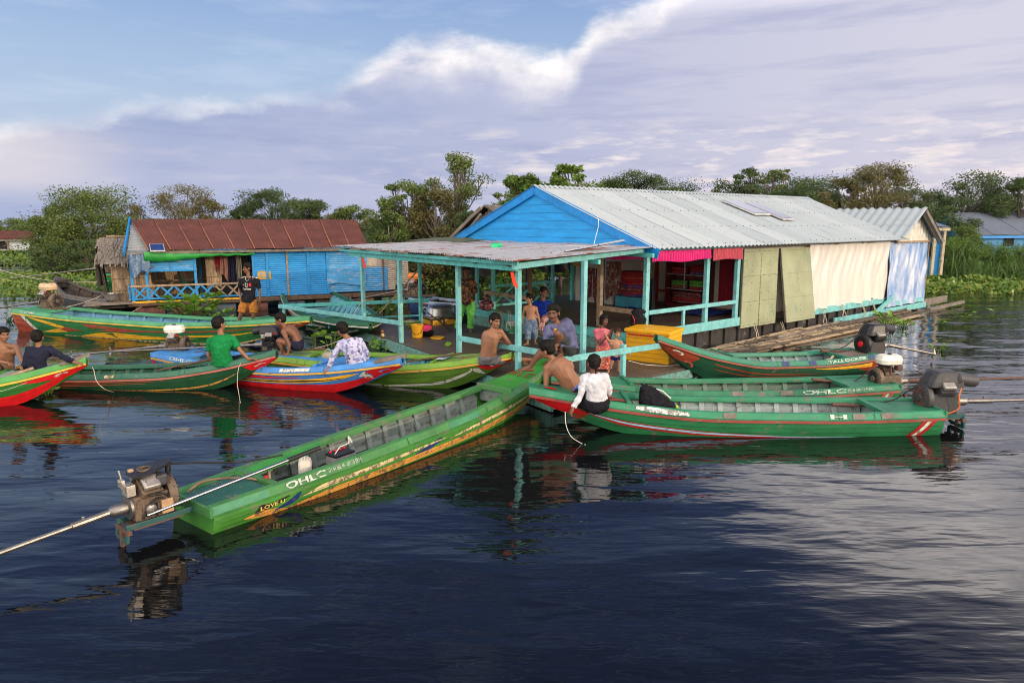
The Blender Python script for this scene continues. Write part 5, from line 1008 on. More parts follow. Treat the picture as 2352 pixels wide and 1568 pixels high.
def chest_text(root, P, hp_, RM, k, rings, spine):
    ax = (P['sR'] - P['sL']).normalized(); up = (P['nk'] - (P['hL'] + P['hR']) / 2).normalized(); n = ax.cross(up).normalized()
    if n.y > 0: n = -n; 
    if ax.x < 0: ax = -ax
    def on(t, x, off): w_ = (interp([(a, b) for a, b, _ in TORSO], t) * 1.03 + .016) * k; d_ = (interp([(a, c) for a, _, c in TORSO], t) * 1.03 + .016) * k; xx = max(-.95, min(.95, x * k / w_)); return spine(t) + ax * x * k + n * (d_ * math.sqrt(1 - xx * xx) + off)
    put_text('TeamViewer', lambda a, b_: on(lerp(.5, .585, b_), lerp(-.105, .105, a), .012), 'shirt_lettering', M_WHT, root, True)
    mb = MB()
    for (x0, x1, t0, t1) in ((-.045, .025, .63, .78),): mb.add([on(t0, x0, .012), on(t0, x1, .012), on(t1, x1, .012), on(t1, x0, .012)], [(0, 1, 2, 3)])
    mb.build('shirt_logo', M_WHT, root); mb = MB(); mb.add([on(.655, -.03, .015), on(.655, .01, .015), on(.755, .01, .015), on(.755, -.03, .015)], [(0, 1, 2, 3)]); mb.add([on(.69, -.026, .018), on(.69, .006, .018), on(.72, .006, .018), on(.72, -.026, .018)], [(0, 1, 2, 3)]); mb.build('shirt_logo', M_BLK, root)
    mb = MB(); mb.add([on(.64, .075, .012), on(.66, .105, .012), on(.77, .105, .012), on(.77, .05, .012), on(.66, .05, .012)], [(0, 1, 2, 3, 4)]); mb.build('shirt_crest', M_BRED, root)
    mb = MB()
    for i in range(3): mb.add([on(.7, -.115 + i * .013, .012), on(.7, -.106 + i * .013, .012), on(.705 + .02 * (i + 1), -.1 + i * .013, .012)], [(0, 1, 2)])
    mb.build('shirt_mark', M_WHT, root)
    for s in 'LR': MB().cap(P['nk'].lerp(P['s' + s], .45) + VV((0, 0, .052)), P['s' + s] + VV((0, 0, .064)), .012, .012).build('shoulder_stripe', M_WHT, root, smooth=True)
    MB().tube(crv([P['nk'] + ax * -.06 + n * .03 + VV((0, 0, .01)), on(.9, -.03, .0), on(.86, .0, .004), on(.9, .03, .0), P['nk'] + ax * .06 + n * .03 + VV((0, 0, .01))]), .007, 6).build('collar', M_WHT, root, smooth=True)
p6, J6 = person('young man standing on the long patterned boat in black jersey and ochre shorts', 16.25, dict(hd=(568, 616), nk=(571, 636.5), sL=(591, 645, .03), sR=(554, 645, .03), eL=(597, 669, .05), eR=(549.5, 668, .05), wL=(597, 688, 0), wR=(552.5, 685, -.05), hL=(581, 693), hR=(562, 693), kL=(582, 722, -.05), kR=(553, 721, -.1), aL=(582, 746, 0), aR=(547, 746.5, -.06)), .93, (-.75, -.6, -.05), SK2, (C_BLK, .72, 0, -.03), (C_OCH, .9, 0, .2, 1.15), extra=chest_text, feet=dict(L=(.5, -.8, -.05), R=(-.75, -.6, -.05)), hands=dict(L=dict(n=(-1, 0, 0)), R=dict(n=(1, 0, 0))))
p1, _ = person('shirtless boy in black shorts sitting behind the red boat bow at the left edge', 11.35, dict(hd=(7, 768), nk=(6, 789), sL=(37, 797, .02), sR=(-25, 795, 0), eL=(48, 823, -.05), eR=(-24, 826, -.12), wL=(56, 838, -.16), wR=(15, 833, -.25), hp=(12, 866), kL=(52, 855, -.38), kR=(-8, 840, -.38), aL=(40, 878, -.25), aR=(-15, 875, -.3)), .95, (.85, -.5, .05), SK1, None, (C_BLK, .8, 0), bend=(0, .04, 0))
p2, _ = person('boy in black long sleeves and mustard trousers crouching, back turned, at the left', 10.95, dict(hd=(86, 775), nk=(90, 797), sL=(68, 804), sR=(114, 802), eL=(57, 838, -.1), eR=(142, 818, -.06), wL=(72, 862, .12), wR=(172, 832, -.02), hp=(89, 860), kL=(45, 846, .3), kR=(147, 835, .16), aL=(62, 873, .12), aR=(108, 872, .05)), .93, (-.35, .93, 0), SK1, (C_NAV, 1, .86, -.08), (C_KHA, 1, .85), bend=(0, -.06, .03), hands=dict(R=dict(d=(1, -.1, -.12), n=(0, 0, -1))), feet=dict(L=(-.4, -.6, -.1), R=(.2, .9, 0)))
p3, _ = person('boy in a green shirt sitting with his back turned on the dark green boat', 11.75, dict(hd=(503, 744), nk=(508, 769), sL=(484, 783), sR=(534, 779), eL=(479, 815, -.02), eR=(551, 804, -.02), wL=(497, 841, .05), wR=(571, 825, -.03), hp=(512, 836), kL=(520, 822, .42), kR=(557, 822, .38), aL=(510, 850, .5), aR=(560, 848, .5)), 1.02, (.45, .85, -.12), SK1, (C_GRN, .72, 0, -.06), (C_BLK, 1, .9), bend=(0, -.07, .02), hands=dict(R=dict(d=(1, -.1, .12), n=(0, 0, -1), c=.3)))
p4, _ = person('shirtless boy in dark shorts crouching on the lime boat beside the black engine', 13.15, dict(hd=(643, 734), nk=(656, 751), sL=(651, 763, -.12), sR=(668, 757, .14), eL=(664, 790, -.2), eR=(655, 785, .18), wL=(662, 810, -.22), wR=(645, 805, .1), hL=(686, 795, -.08), hR=(684, 792, .1), kL=(640, 783, -.16), kR=(643, 781, .12), aL=(651, 810, -.1), aR=(655, 808, .12)), .98, (-1, -.15, -.05), SK2, None, (C_NAV, .5, 0), bend=(.05, 0, .05), hands=dict(L=dict(d=(-.4, -.1, -.9), n=(-1, 0, 0))), feet=dict(L=(-1, -.1, 0), R=(-1, .1, 0)))
p5, _ = person('person in a white floral shirt sitting with the back turned on the bright blue boat', 11.45, dict(hd=(786, 757), nk=(800, 777), sL=(784, 789), sR=(826, 784), eL=(765, 818, -.05), eR=(843, 812, .05), wL=(755, 846, -.05), wR=(838, 845, .2), hp=(822, 848), kL=(815, 838, .42), kR=(852, 842, .35), aL=(825, 862, .45), aR=(860, 858, .4)), 1.0, (-.72, .65, .02), SK1, (C_FLO, 1, .85, -.1), (C_BLK, .9, 0), bend=(.03, -.05, 0), hands=dict(L=dict(d=(-.7, -.2, -.55), n=(.3, .2, -.9), c=.6)))
p8, _ = person('shirtless boy in grey shorts sitting on the lime bow and looking back over his shoulder', 11.55, dict(hd=(1137, 737), nk=(1131, 757), sL=(1116, 766, .0), sR=(1150, 762, .03), eL=(1109, 786, .08), eR=(1171, 789, .05), wL=(1128, 791, .3), wR=(1150, 785, .25), hp=(1122, 826), kL=(1150, 822, .38), kR=(1175, 825, .25), aL=(1195, 826, .35), aR=(1220, 826, .3)), .98, (.62, -.72, -.02), SK1, None, (C_GRY, .9, 0, .16), bend=(-.02, -.03, 0), hands=dict(L=dict(d=(1, .1, -.1)), R=dict(d=(-1, .1, -.05))))
def belt(root, P, hp_, RM, k, rings, spine):
    rg = rings(.1, .17, .018 * k, 1.03); mb = MB(); mb.loft(rg, cap=False); mb.build('waistband', C_BLK, root, smooth=True)
belt(p8, None, None, None, .98, lambda *a: [], None) if False else None
p7, _ = person('woman standing on the porch in a dark orange patterned blouse and green printed trousers', 16.55, dict(hd=(1071, 622), nk=(1071, 640), sL=(1087, 647), sR=(1055, 647), eL=(1094, 668, .03), eR=(1047, 668, .03), wL=(1079, 682, -.14), wR=(1062, 684, -.14), hL=(1080, 694), hR=(1062, 694), kL=(1081, 726, -.02), kR=(1056, 726, -.02), aL=(1080, 755), aR=(1050, 757, -.06)), .93, (.15, -1, -.05), SK2, (C_BAT, 1, .85, -.16), (C_GPT, 1, .95, .2, 1.3), hair='bun', fat=1.22)
p9, _ = person('shirtless toddler in long denim shorts standing on the porch', 14.45, dict(hd=(1216, 686), nk=(1218, 701.5), sL=(1231, 707), sR=(1206, 706), eL=(1236, 726, 0), eR=(1201, 724, .04), wL=(1240, 744, -.03), wR=(1203, 738, .02), hL=(1227, 737), hR=(1213, 736), kL=(1228, 764, .02), kR=(1213, 766, -.05), aL=(1229, 784, .1), aR=(1212, 788, -.04)), .68, (-.8, -.6, -.08), SK3, None, (C_DEN, 1, .6, .1, 1.45), hs=1.22, feet=dict(L=(.2, -.9, 0), R=(-.9, -.5, 0)))
p10, _ = person('woman in a bright blue top sitting on the step of the house behind the toddler', 15.35, dict(hd=(1249, 671), nk=(1247, 690), sL=(1265, 698), sR=(1230, 698), eL=(1270, 720, .0), eR=(1224, 720, .0), wL=(1258, 738, -.2), wR=(1232, 735, -.2), hL=(1258, 728), hR=(1238, 728), kL=(1248, 735, -.38), kR=(1213, 732, -.38), aL=(1240, 765, -.42), aR=(1209, 762, -.4)), .93, (.5, -.8, .0), SK2, (C_BLU, 1, .9, -.02), (C_RST, 1, .8), hair='bun', fat=1.1)
def chest_print(root, P, hp_, RM, k, rings, spine):
    ax = (P['sL'] - P['sR']).normalized(); n = VV((-.55, -.8, .1)).normalized()
    for i, (t, x, m_) in enumerate(((.82, .05, M_YEL), (.7, -.08, M_YEL), (.8, -.1, M_NAVY), (.74, .03, M_BRED))):
        c = spine(t) + ax * x + n * .128; mb = MB(); mb.ell(c, (.05, .012, .02), n.to_track_quat('Y', 'Z').to_matrix() @ Matrix.Rotation(.6 * (i % 2 * 2 - 1), 3, 'Y')); mb.build('shirt_print', m_, root, smooth=True)
    for i in range(3): pass
    w_ = P['wL']; d_ = (P['wL'] - P['eL']).normalized(); MB().tube([w_ - d_ * .035, w_ - d_ * .005], .034, 12).build('wristwatch', C_BLK, root, smooth=True)
    mb = MB(); mb.cap(hp_(-.028, .085, -.056), hp_(.028, .085, -.056), .006, .006, 6); mb.build('moustache', HAIR, root, smooth=True)
p11, J11 = person('man in a purple shirt squatting on the porch rail, foot on the green bow', 10.55, dict(hd=(1271, 719), nk=(1281, 743), sL=(1304, 757, .05), sR=(1258, 756, -.05), eL=(1316, 790, -.08), eR=(1254, 790, -.18), wL=(1281, 793, -.3), wR=(1262, 792, -.32), hL=(1308, 803, .03), hR=(1292, 801, .02), kL=(1280, 766, -.36), kR=(1242, 808, -.25), aL=(1288, 811, -.1), aR=(1217, 843, -.22)), 1.08, (-.3, -.95, -.02), SK4, (C_PUR, 1, .92, -.02), (C_DGR, .75, 0), hs=1.1, up=(-.08, 0, 1), bend=(.06, .05, .02), feet=dict(L=(-.5, -.8, -.1), R=(-1, -.25, .08)), hands=dict(L=dict(d=(-1, -.1, -.1), n=(0, 0, -1)), R=dict(d=(.6, -.6, -.1))), extra=chest_print)
p12, _ = person('shirtless young man leaning on the green bow with his bare back turned', 9.62, dict(hd=(1256, 803), nk=(1272, 826), sL=(1256, 846, -.06), sR=(1308, 836, .06), eL=(1254, 886, -.1), eR=(1318, 876, .22), wL=(1245, 897, .12), wR=(1300, 885, .35), hp=(1318, 892), kL=(1275, 905, .22), kR=(1300, 900, .4), aL=(1290, 912, -.02), aR=(1335, 905, .2)), 1.04, (-.85, .5, -.1), SK1, None, (C_BSH, .9, 0, .1), bend=(.0, -.05, .03), hands=dict(L=dict(d=(-.9, .3, .05), n=(0, 0, -1), c=.9)), feet=dict(L=(-.8, -.2, 0)))
def skirt13(root, P, hp_, RM, k, rings, spine):
    c = MB(); c.loft(rings(-.18, .16, .03, 1.12)); c.ell((P['hL'] + P['hR']) / 2 - VV((0, 0, .03)), (.2, .17, .12)); 
    for s in 'LR': c.cap(P['h' + s], P['k' + s], .115, .085); c.cap(P['k' + s], P['k' + s].lerp(P['a' + s], .6), .085, .075)
    c.cap(P['kL'], P['kR'], .09, .09); remesh(c, 'skirt', C_BLK, root, .012, 4)
    pass
p13, _ = person('girl in a white shirt and black skirt sitting on the red edged green bow', 9.12, dict(hd=(1364, 834), nk=(1363, 857), sL=(1342, 869, -.03), sR=(1390, 866, .03), eL=(1333, 908, -.08), eR=(1400, 900, .08), wL=(1316, 938, -.13), wR=(1385, 915, .25), hp=(1368, 925), kL=(1312, 916, .18), kR=(1330, 905, .36), aL=(1345, 935, .1), aR=(1370, 925, .4)), .92, (-.1, .95, .1), SK2, (C_WHT, 1, .93, .05), None, hair='bun', hairm=HAIR, bend=(.02, -.03, 0), extra=skirt13, hands=dict(L=dict(d=(-.45, -.1, -.85), n=(.5, .3, -.3), c=.9)))
def skirt14(root, P, hp_, RM, k, rings, spine):
    c = MB(); hc = (P['hL'] + P['hR']) / 2; ac = (P['aL'] + P['aR']) / 2; rr = []
    for t, w_ in ((0, .12), (.15, .14), (.5, .15), (.95, .165)): rr.append(c.ring(hc.lerp(ac, t) + VV((0, 0, .06 * (1 - t))), VV((1, 0, 0)), VV((0, 1, 0)), w_, w_ * .75, 16))
    c.loft(rr); remesh(c, 'skirt', C_RPT, root, .011, 3)
    for s in 'LR': S, E = P['s' + s], P['e' + s]; q = S.lerp(E, .62); d_ = (E - S).normalized(); MB().tube([q - d_ * .012, q + d_ * .014], .051 * k / .66 * .68, 12).build('sleeve_trim', pattern('check_trim', [(.02, .02, .02), (.8, .8, .8)], 60), root, smooth=True)
p14, _ = person('girl in a pink top and red printed skirt standing behind the baby', 12.2, dict(hd=(1388, 735), nk=(1381, 754), sL=(1396, 762, .0), sR=(1368, 761, -.02), eL=(1401, 782, -.03), eR=(1378, 790, -.12), wL=(1404, 766, -.14), wR=(1396, 771, -.2), hL=(1393, 801), hR=(1377, 801), kL=(1393, 826), kR=(1376, 826), aL=(1394, 848), aR=(1376, 848)), .67, (.55, -.8, -.1), SK4, (C_PNK, .68, 0, -.06), None, hair='bob', hs=1.25, extra=skirt14, hands=dict(L=dict(d=(.1, -.2, 1), n=(0, -1, 0), c=.15), R=dict(d=(.7, -.1, .6), n=(0, -1, 0))))
def bangle(root, P, hp_, RM, k, rings, spine):
    q = P['eL'].lerp(P['wL'], .8); d_ = (P['wL'] - P['eL']).normalized(); MB().tube([q - d_ * .012, q, q + d_ * .012], [.021, .024, .021], 10).build('bracelet', DRED, root, smooth=True)
p15, _ = person('baby in blue pants standing at the porch rail with one arm held up', 11.95, dict(hd=(1418, 765), nk=(1414, 781), sL=(1426, 785), sR=(1402, 784), eL=(1435, 797, -.05), eR=(1395, 778, .0), wL=(1444, 809, -.12), wR=(1391, 766, .03), hL=(1422, 822), hR=(1408, 822), kL=(1422, 837, -.02), kR=(1404, 838, -.02), aL=(1420, 850), aR=(1398, 851)), .52, (.1, -1, -.05), SK3, None, (C_NAVB, .35, 0, .1), hair='baby', hairm=HAIRB, hs=1.42, extra=bangle, feet=dict(L=(.4, -.9, 0), R=(-.3, -.9, 0)))
# ======================================================================= blue house on the left and the other buildings
H2 = Fr(at(303, 693, .45), (at(930, 668, .45) - at(303, 693, .45))[:2])
def hit(fr, px, py, v=0.):
    'where the pixel meets the vertical plane v of a frame -> (u, z)'
    x, y, d = _ray(px, py); o = fr.o + fr.v * v; a = fr.u
    det = -x * a.y + a.x * y; t = (-o.x * a.y + a.x * o.y) / det; q = VV((x * t, y * t, 0)) - o
    return q.dot(a), CAM_H + d * t
def fbx(fr, nm, mat, boxes, par, bev=.005):
    mb = MB()
    for bx in boxes: fr.box(mb, *bx)
    return mb.build(nm, mat, par, bevel=bev)
SKYB = paint('sky_blue_boards', (.02, .27, .62), .55, wear=.16, wcol=(.36, .32, .28), scale=3.2, st=(1, 1, 5), grime=.3); SKYB2 = paint('sky_blue_worn', (.06, .31, .62), .55, wear=.42, wcol=(.40, .38, .36), scale=2.4, st=(1, 1, 4), grime=.3); CRM = paint('cream_sheet_metal', (.44, .38, .31), .6, wear=.35, wcol=(.22, .14, .1), scale=2.5, st=(1, 1, 4), grime=.4); GREYC = paint('grey_sheet_metal', (.26, .28, .285), .6, wear=.3, wcol=(.2, .16, .13), scale=3)
BLUP = paint('blue_post_paint', (.015, .24, .55), .5, wear=.2, wcol=(.2, .18, .15), scale=8)
THAT = paint('thatch', (.2, .175, .15), .95, var=.5, scale=5, st=(3, 3, .5), grime=.6, bump=1., bscale=40); REED = paint('reed_wall', (.34, .24, .15), .9, var=.55, scale=4, st=(7, 7, .35), grime=.7, bump=.8, bscale=26)
h2 = thing('floating_house', 'blue corrugated shack with a long rust red roof and an x braced veranda', 'house', H2.p(4.4, 1.5, 0))
fbx(H2, 'floor', WD_DARK, [(-.05, 8.9, 0, 3.6, .36, .45)], h2); fbx(H2, 'floor_beam', WD_BRN, [(-.1, 9.0, -.06, .0, .3, .44)], h2); fbx(H2, 'yellow_edge', M_YEL, [(0, 3.5, -.075, -.06, .4, .46)], h2)
DR1 = paint('rusty_drum', (.14, .045, .03), .7, wear=.4, wcol=(.05, .03, .025), scale=5); DR2 = paint('blue_drum', (.04, .1, .13), .6, wear=.5, wcol=(.15, .06, .04), scale=5)
for i, (u, m_) in enumerate(((.5, DR1), (1.55, DR1), (2.6, DR2), (3.6, DR1), (4.8, DR2), (6.0, WD_DARK), (7.2, DR1), (8.3, DR2))):
    mb = MB(); X_ = H2.u; c = H2.p(u, .22, .06)
    mb.tube([c - X_ * .42, c - X_ * .41, c - X_ * .15, c - X_ * .14, c - X_ * .12, c + X_ * .12, c + X_ * .14, c + X_ * .15, c + X_ * .41, c + X_ * .42], [.25, .28, .28, .295, .28, .28, .295, .28, .28, .25], 18); mb.build('float_drum', m_, h2, smooth=True, ang=40)
def corr_wall(nm, mat, u0, u1, z0, z1, v, par, fr=None, amp=.009, per=.07):
    fr = fr or H2; mb = MB(); corr(mb, fr.p(u0, v, z0), fr.p(u1, v, z0) - fr.p(u0, v, z0), VV((0, 0, z1 - z0)), -fr.v, amp, per, 6); return mb.build(nm, mat, par)
uA = hit(H2, 580, 620)[0]; uB = hit(H2, 752, 620)[0]; uC = hit(H2, 842, 620)[0]; uD = hit(H2, 938, 620)[0]
EZ = 2.0
corr_wall('wall', SKYB, uA, uB, .46, EZ - .05, 0, h2); corr_wall('wall', SKYB2, uB, uC + .02, .5, EZ - .05, .0, h2); corr_wall('wall', SKYB2, uC, uC + .75, .5, 1.35, .0, h2); corr_wall('wall', CRM, uC, uC + .8, 1.33, EZ - .08, .02, h2); corr_wall('wall', CRM, uC + .76, uD - .5, .52, EZ - .1, -.01, h2); corr_wall('wall', CRM, uD - .55, uD, .7, EZ - .1, .01, h2)
MB().grid(lambda a, c: H2.p(lerp(uB - .03, uC - .05, a), -.03 - .05 * (1 - c) * (1 + math.sin(a * 9)) * .5, lerp(.78 + .05 * math.sin(a * 6), 1.42, c)), 20, 6).build('loose_sheet', SKYB2, h2, smooth=True)
for px in (582, 614, 708, 752): u = hit(H2, px, 620)[0]; fbx(H2, 'wall_batten', BLUP, [(u - .035, u + .035, -.04, -.01, .45, EZ)], h2)
u = hit(H2, 660, 620)[0]; fbx(H2, 'wall_batten', WD_TAN, [(u - .03, u + .03, -.035, -.01, .45, EZ)], h2)
for px in (880, 912): u = hit(H2, px, 620)[0]; fbx(H2, 'wall_batten', WD_BRN, [(u - .02, u + .02, -.04, -.01, .5, EZ - .1)], h2)
(ul, zl), (ur, zr) = hit(H2, 592, 642), hit(H2, 622, 622); mb = MB(); mb.add([H2.p(ul, -.016, zl), H2.p(ur, -.016, zl), H2.p(ur, -.016, zr), H2.p(ul, -.016, zr)], [(0, 1, 2, 3)]); mb.build('painted_patch', paint('ochre_patch', (.6, .32, .02), .6, wear=.5, wcol=(.06, .3, .55), scale=9), h2)
SEAM = paint('rust_seam', (.34, .13, .07), .8)
# roof
RZ2 = 2.98; RV = 2.1
def rust_roof(fr, u0, u1, ve, ze, vr, zr, par, n, nm='roof', mat=None, skew=.0, back=True, per=.09, rs=None):
    mb = MB(); mb2 = MB()
    for i in range(n):
        a0, a1 = lerp(u0, u1, i / n), lerp(u0, u1, (i + 1) / n) + .03; dz = .014 * (i % 2) + .02
        e0, e1 = fr.p(a0, ve, ze + dz), fr.p(a1, ve, ze + dz); b0, b1 = (a0 + skew, a1 + skew) if rs is None else (lerp(rs[0], rs[1], i / n), lerp(rs[0], rs[1], (i + 1) / n) + .03); r0 = fr.p(b0, vr, zr + dz); corr(mb, e0, r0 - e0, e1 - e0, (0, 0, 1), .012, per, 5, .02); mb.cur = 1; mb.bar(e0 + VV((0, 0, .012)), r0 + VV((0, 0, .012)), .022, .02); mb.cur = 0
    if back: b0 = fr.p(u0 + skew, vr, zr + .02); corr(mb, b0, fr.p(u0 + skew, 2 * vr - ve, ze) - b0, fr.p(u1 + skew, vr, zr + .02) - b0, (0, 0, 1), .012, per, 4)
    return mb.build(nm, [mat or RUST_R, SEAM if mat is None else mat], par, smooth=True)
uR = hit(H2, 845, 573, -.25)[0]
rust_roof(H2, hit(H2, 341, 573, -.28)[0], uR, -.28, EZ + .03, RV, RZ2, h2, 11, rs=(hit(H2, 301, 508, RV)[0], hit(H2, 820, 514, RV)[0])); fbx(H2, 'eave_beam', WD_GREY, [(-.0, uR + 1.2, -.22, -.16, EZ - .06, EZ + .02)], h2)
uRg = hit(H2, 301, 508, RV)[0]; u28 = hit(H2, 284, 572, -.3)[0]; MB().bar(H2.p(u28, -.34, EZ - .03), H2.p(uRg - .03, RV, RZ2 + .03), .04, .16).bar(H2.p(uRg - .03, RV, RZ2 + .03), H2.p(u28, 4.4, EZ), .04, .16).build('bargeboard', BLU_D, h2)
mb = MB(); vs = []
for i in range(61): v = lerp(-.1, 4.2, i / 60); zt = RZ2 - .05 - abs(v - RV) * .44; vs += [H2.p(-.06, v, 1.9), H2.p(-.06, v, max(1.92, zt))] if v > RV else [H2.p(lerp(.35, -.06, (v + .1) / (RV + .1)), v, 1.9), H2.p(lerp(.35, -.06, (v + .1) / (RV + .1)), v, max(1.92, zt))]
mb.add(vs, [(2 * i, 2 * i + 1, 2 * i + 3, 2 * i + 2) for i in range(60)]); mb.build('gable_wall', GREYC, h2)
gA = H2.p(hit(H2, 303, 514, RV)[0], RV - .05, RZ2 - .06); gB = H2.p(hit(H2, 290, 572, -.25)[0], -.25, EZ - .08); gC = H2.p(hit(H2, 346, 573, -.22)[0], -.2, EZ - .04); vs = []; nz = (gC - gB).cross(gA - gB).normalized()
for i in range(73): t = i / 72; w_ = nz * (.012 * math.sin(t * 82)); vs += [gB.lerp(gA, t) + w_, gC.lerp(gA, t) + w_]
MB().add(vs, [(2 * i, 2 * i + 1, 2 * i + 3, 2 * i + 2) for i in range(72)]).build('gable_sheet', GREYC, h2)
fbx(H2, 'back_wall', SKYB2, [(uA, uD, 3.5, 3.55, .45, 1.95)], h2); fbx(H2, 'end_wall', CRM, [(uD - .03, uD, 0, 3.5, .45, 1.9)], h2); fbx(H2, 'end_wall', REED, [(-.04, .0, 1.7, 3.5, .45, 1.9)], h2)
# veranda
def reedwall(nm, fr, u0, u1, v, z0, z1, par, mat=None):
    mb = MB(); n = int((u1 - u0) / .045)
    for i in range(n):
        u = lerp(u0, u1, (i + .5) / n); mb.slab([fr.p(u - .03, v + random.uniform(-.02, .02), z0 + random.uniform(-.06, .06)), fr.p(u + .03, v + random.uniform(-.02, .02), z0 + random.uniform(-.06, .06)), fr.p(u + .03 + random.uniform(-.02, .02), v, z1), fr.p(u - .03, v, z1)], fr.v * .01)
    mb.cur = 0
    for z in (lerp(z0, z1, .3), lerp(z0, z1, .6), lerp(z0, z1, .9)): fr.box(mb, u0, u1, v - .05, v - .025, z, z + .025)
    return mb.build(nm, mat or REED, par)
uV = hit(H2, 475, 640, .4)[0]; uW = hit(H2, 535, 640, .4)[0]
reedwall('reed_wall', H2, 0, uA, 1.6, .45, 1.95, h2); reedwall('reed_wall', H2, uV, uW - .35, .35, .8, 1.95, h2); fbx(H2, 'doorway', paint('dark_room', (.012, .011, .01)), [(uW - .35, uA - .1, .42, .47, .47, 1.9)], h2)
for px in (303, 337, 450): u = hit(H2, px, 640)[0]; fbx(H2, 'post', BLUP, [(u - .04, u + .04, -.02, .06, .45, EZ)], h2)
for u, v in ((.02, .7), (.02, 1.5), (2.0, 1.45)): fbx(H2, 'post', BLUP, [(u - .04, u + .04, v, v + .08, .45, EZ)], h2)
u3, u45, u58 = hit(H2, 337, 640)[0], hit(H2, 450, 640)[0], uA
corr_wall('upper_panel', SKYB2, u3, u45, 1.42, 1.83, .0, h2); fbx(H2, 'panel_rail', BLUP, [(u3 - .2, u45 + .05, -.04, .0, 1.37, 1.44)], h2); um = (u3 + u45) / 2; fbx(H2, 'panel_rail', BLUP, [(um - .025, um + .025, -.03, -.01, 1.42, 1.84)], h2)
fbx(H2, 'rail', WD_TAN, [(0, u58, -.06, -.0, .9, .96)], h2); fbx(H2, 'rail', BLUP, [(0, u58, -.04, .0, .5, .55)], h2)
nb = 9
for i in range(nb):
    a0, a1 = lerp(.05, u58 - .05, i / nb), lerp(.05, u58 - .05, (i + 1) / nb); mt = BLUP if i < 6 else WD_TAN
    MB().bar(H2.p(a0, -.03, .5), H2.p(a1, -.03, .92), .02, .055).build('rail_brace', mt, h2); MB().bar(H2.p(a0, -.008, .92), H2.p(a1, -.008, .5), .02, .055).build('rail_brace', mt, h2)
fbx(H2, 'rail', BLUP, [(-.06, -.02, -.05, 1.6, .9, .96), (-.06, -.02, -.05, 1.6, .5, .55)], h2)
for i in range(6): MB().bar(H2.p(-.04, i * .26, .5), H2.p(-.04, i * .26 + (.2 if i % 2 else -.02), .92), .02, .05).build('rail_brace', BLUP, h2)
fbx(H2, 'back_rail', WD_TAN, [(0, u58, 1.4, 1.44, .95, 1.0)], h2)
# hung things
GRT = paint('green_tarp', (.015, .25, .035), .4, var=.25, scale=4, bump=.5, bscale=6)
def gt(a, c): u = lerp(u3 + .0, uA + .1, a); r = lerp(.13, .05, min(1, a * 1.6)) * (1.5 - abs(a - .2)); th = c * 6.283; return H2.p(u, -.16 + math.cos(th) * r * .6, EZ - .12 - .12 * max(0, .35 - abs(a - .22)) + math.sin(th) * r + .012 * math.sin(a * 40))
tag(MB().grid(gt, 60, 12).build('tarpaulin', GRT, smooth=True), 'rolled green tarpaulin tied under the eave of the blue shack', 'tarpaulin')
def hangcloth(label, mat, px0, px1, py0, py1, fr, v, seed=1, name='hanging_cloth', amp=.05):
    (u0, z1), (u1, _) = hit(fr, px0, py0, v), hit(fr, px1, py0, v); z0 = hit(fr, (px0 + px1) / 2, py1, v)[1]; r_ = random.Random(seed); a1, a2, a3 = (r_.uniform(0, 6) for _ in range(3))
    def fn(a, c): w_ = 1 - .25 * math.sin(c * 2.5 + a1) * (1 - c); return fr.p(lerp(u0, u1, .5 + (a - .5) * w_), v + amp * math.sin(a * 11 + a2) * (1.1 - c) + amp * .6 * math.sin(a * 23 + a3), lerp(z0 - .12 * math.sin(a * 5 + a1) * (1 - c), z1, c))
    return tag(MB().grid(fn, 24, 14).build(name, mat, smooth=True), label, 'cloth')
hangcloth('faded blue jeans hung over the left end of the blue shack eave', C_DEN, 294, 343, 576, 630, H2, -.2, 3, 'jeans'); hangcloth('dark red cloth hung in the doorway of the blue shack', DRED, 492, 505, 583, 618, H2, .3, 4); hangcloth('pale brown cloth hung in the doorway of the blue shack', paint('brown_cloth', (.25, .12, .09), .9), 504, 523, 584, 638, H2, .3, 5); hangcloth('navy clothes hung in the doorway of the blue shack', C_NAV, 523, 540, 590, 650, H2, .3, 6); hangcloth('greyish curtain tied at the right of the shack doorway', paint('khaki_cloth', (.22, .19, .14), .9), 541, 553, 584, 668, H2, .28, 7)
HAMM = paint('hammock_net', (.012, .06, .05), .9); tag(MB().grid(lambda a, c: H2.p(lerp(u45 - .55, u45 + .1, a), .5 + .5 * c, 1.45 - .75 * math.sin(math.pi * a) ** .5 * (1 - .3 * c)), 24, 8).build('hammock', HAMM, smooth=True), 'dark green hammock slung in the veranda of the blue shack', 'hammock')
tag(MB().lathe(H2.p(-.55, .3, .5), [(.14, 0), (.2, .02), (.27, .2), (.29, .21), (.27, .215), (.2, .05), (.02, .04)], 24).build('washing_basin', paint('basin_alloy', (.5, .5, .5), .3, metal=.9)), 'round silver basin on the jetty planks beside the x braced veranda', 'basin')
jt = MB(); 
for i in range(4): jt.bar(H2.p(-1.3, -.1 + i * .24, .4 + .01 * i), H2.p(.1, -.1 + i * .22, .42), .2, .04)
tag(jt.build('jetty_planks', WD_GREY), 'grey plank jetty at the left end of the blue shack', 'jetty')
sp = thing('solar_panel', 'small blue solar panel on the eave of the rust red roof', 'solar panel', H2.p(.5, 0, 2.1)); us, zs = hit(H2, 345, 574, -.3); P = [H2.p(us, -.34, EZ + .04), H2.p(us + .42, -.34, EZ + .04), H2.p(us + .36, .02, EZ + .24), H2.p(us - .04, .02, EZ + .24)]
MB().slab(P, (0, 0, -.03)).build('frame', paint('panel_frame', (.6, .6, .58)), sp); c = sum(P, VV()) / 4; MB().slab([c + (p - c) * .88 + VV((0, -.002, .004)) for p in P], (0, 0, .003)).build('cells', paint('solar_cells', (.02, .045, .16)), sp)
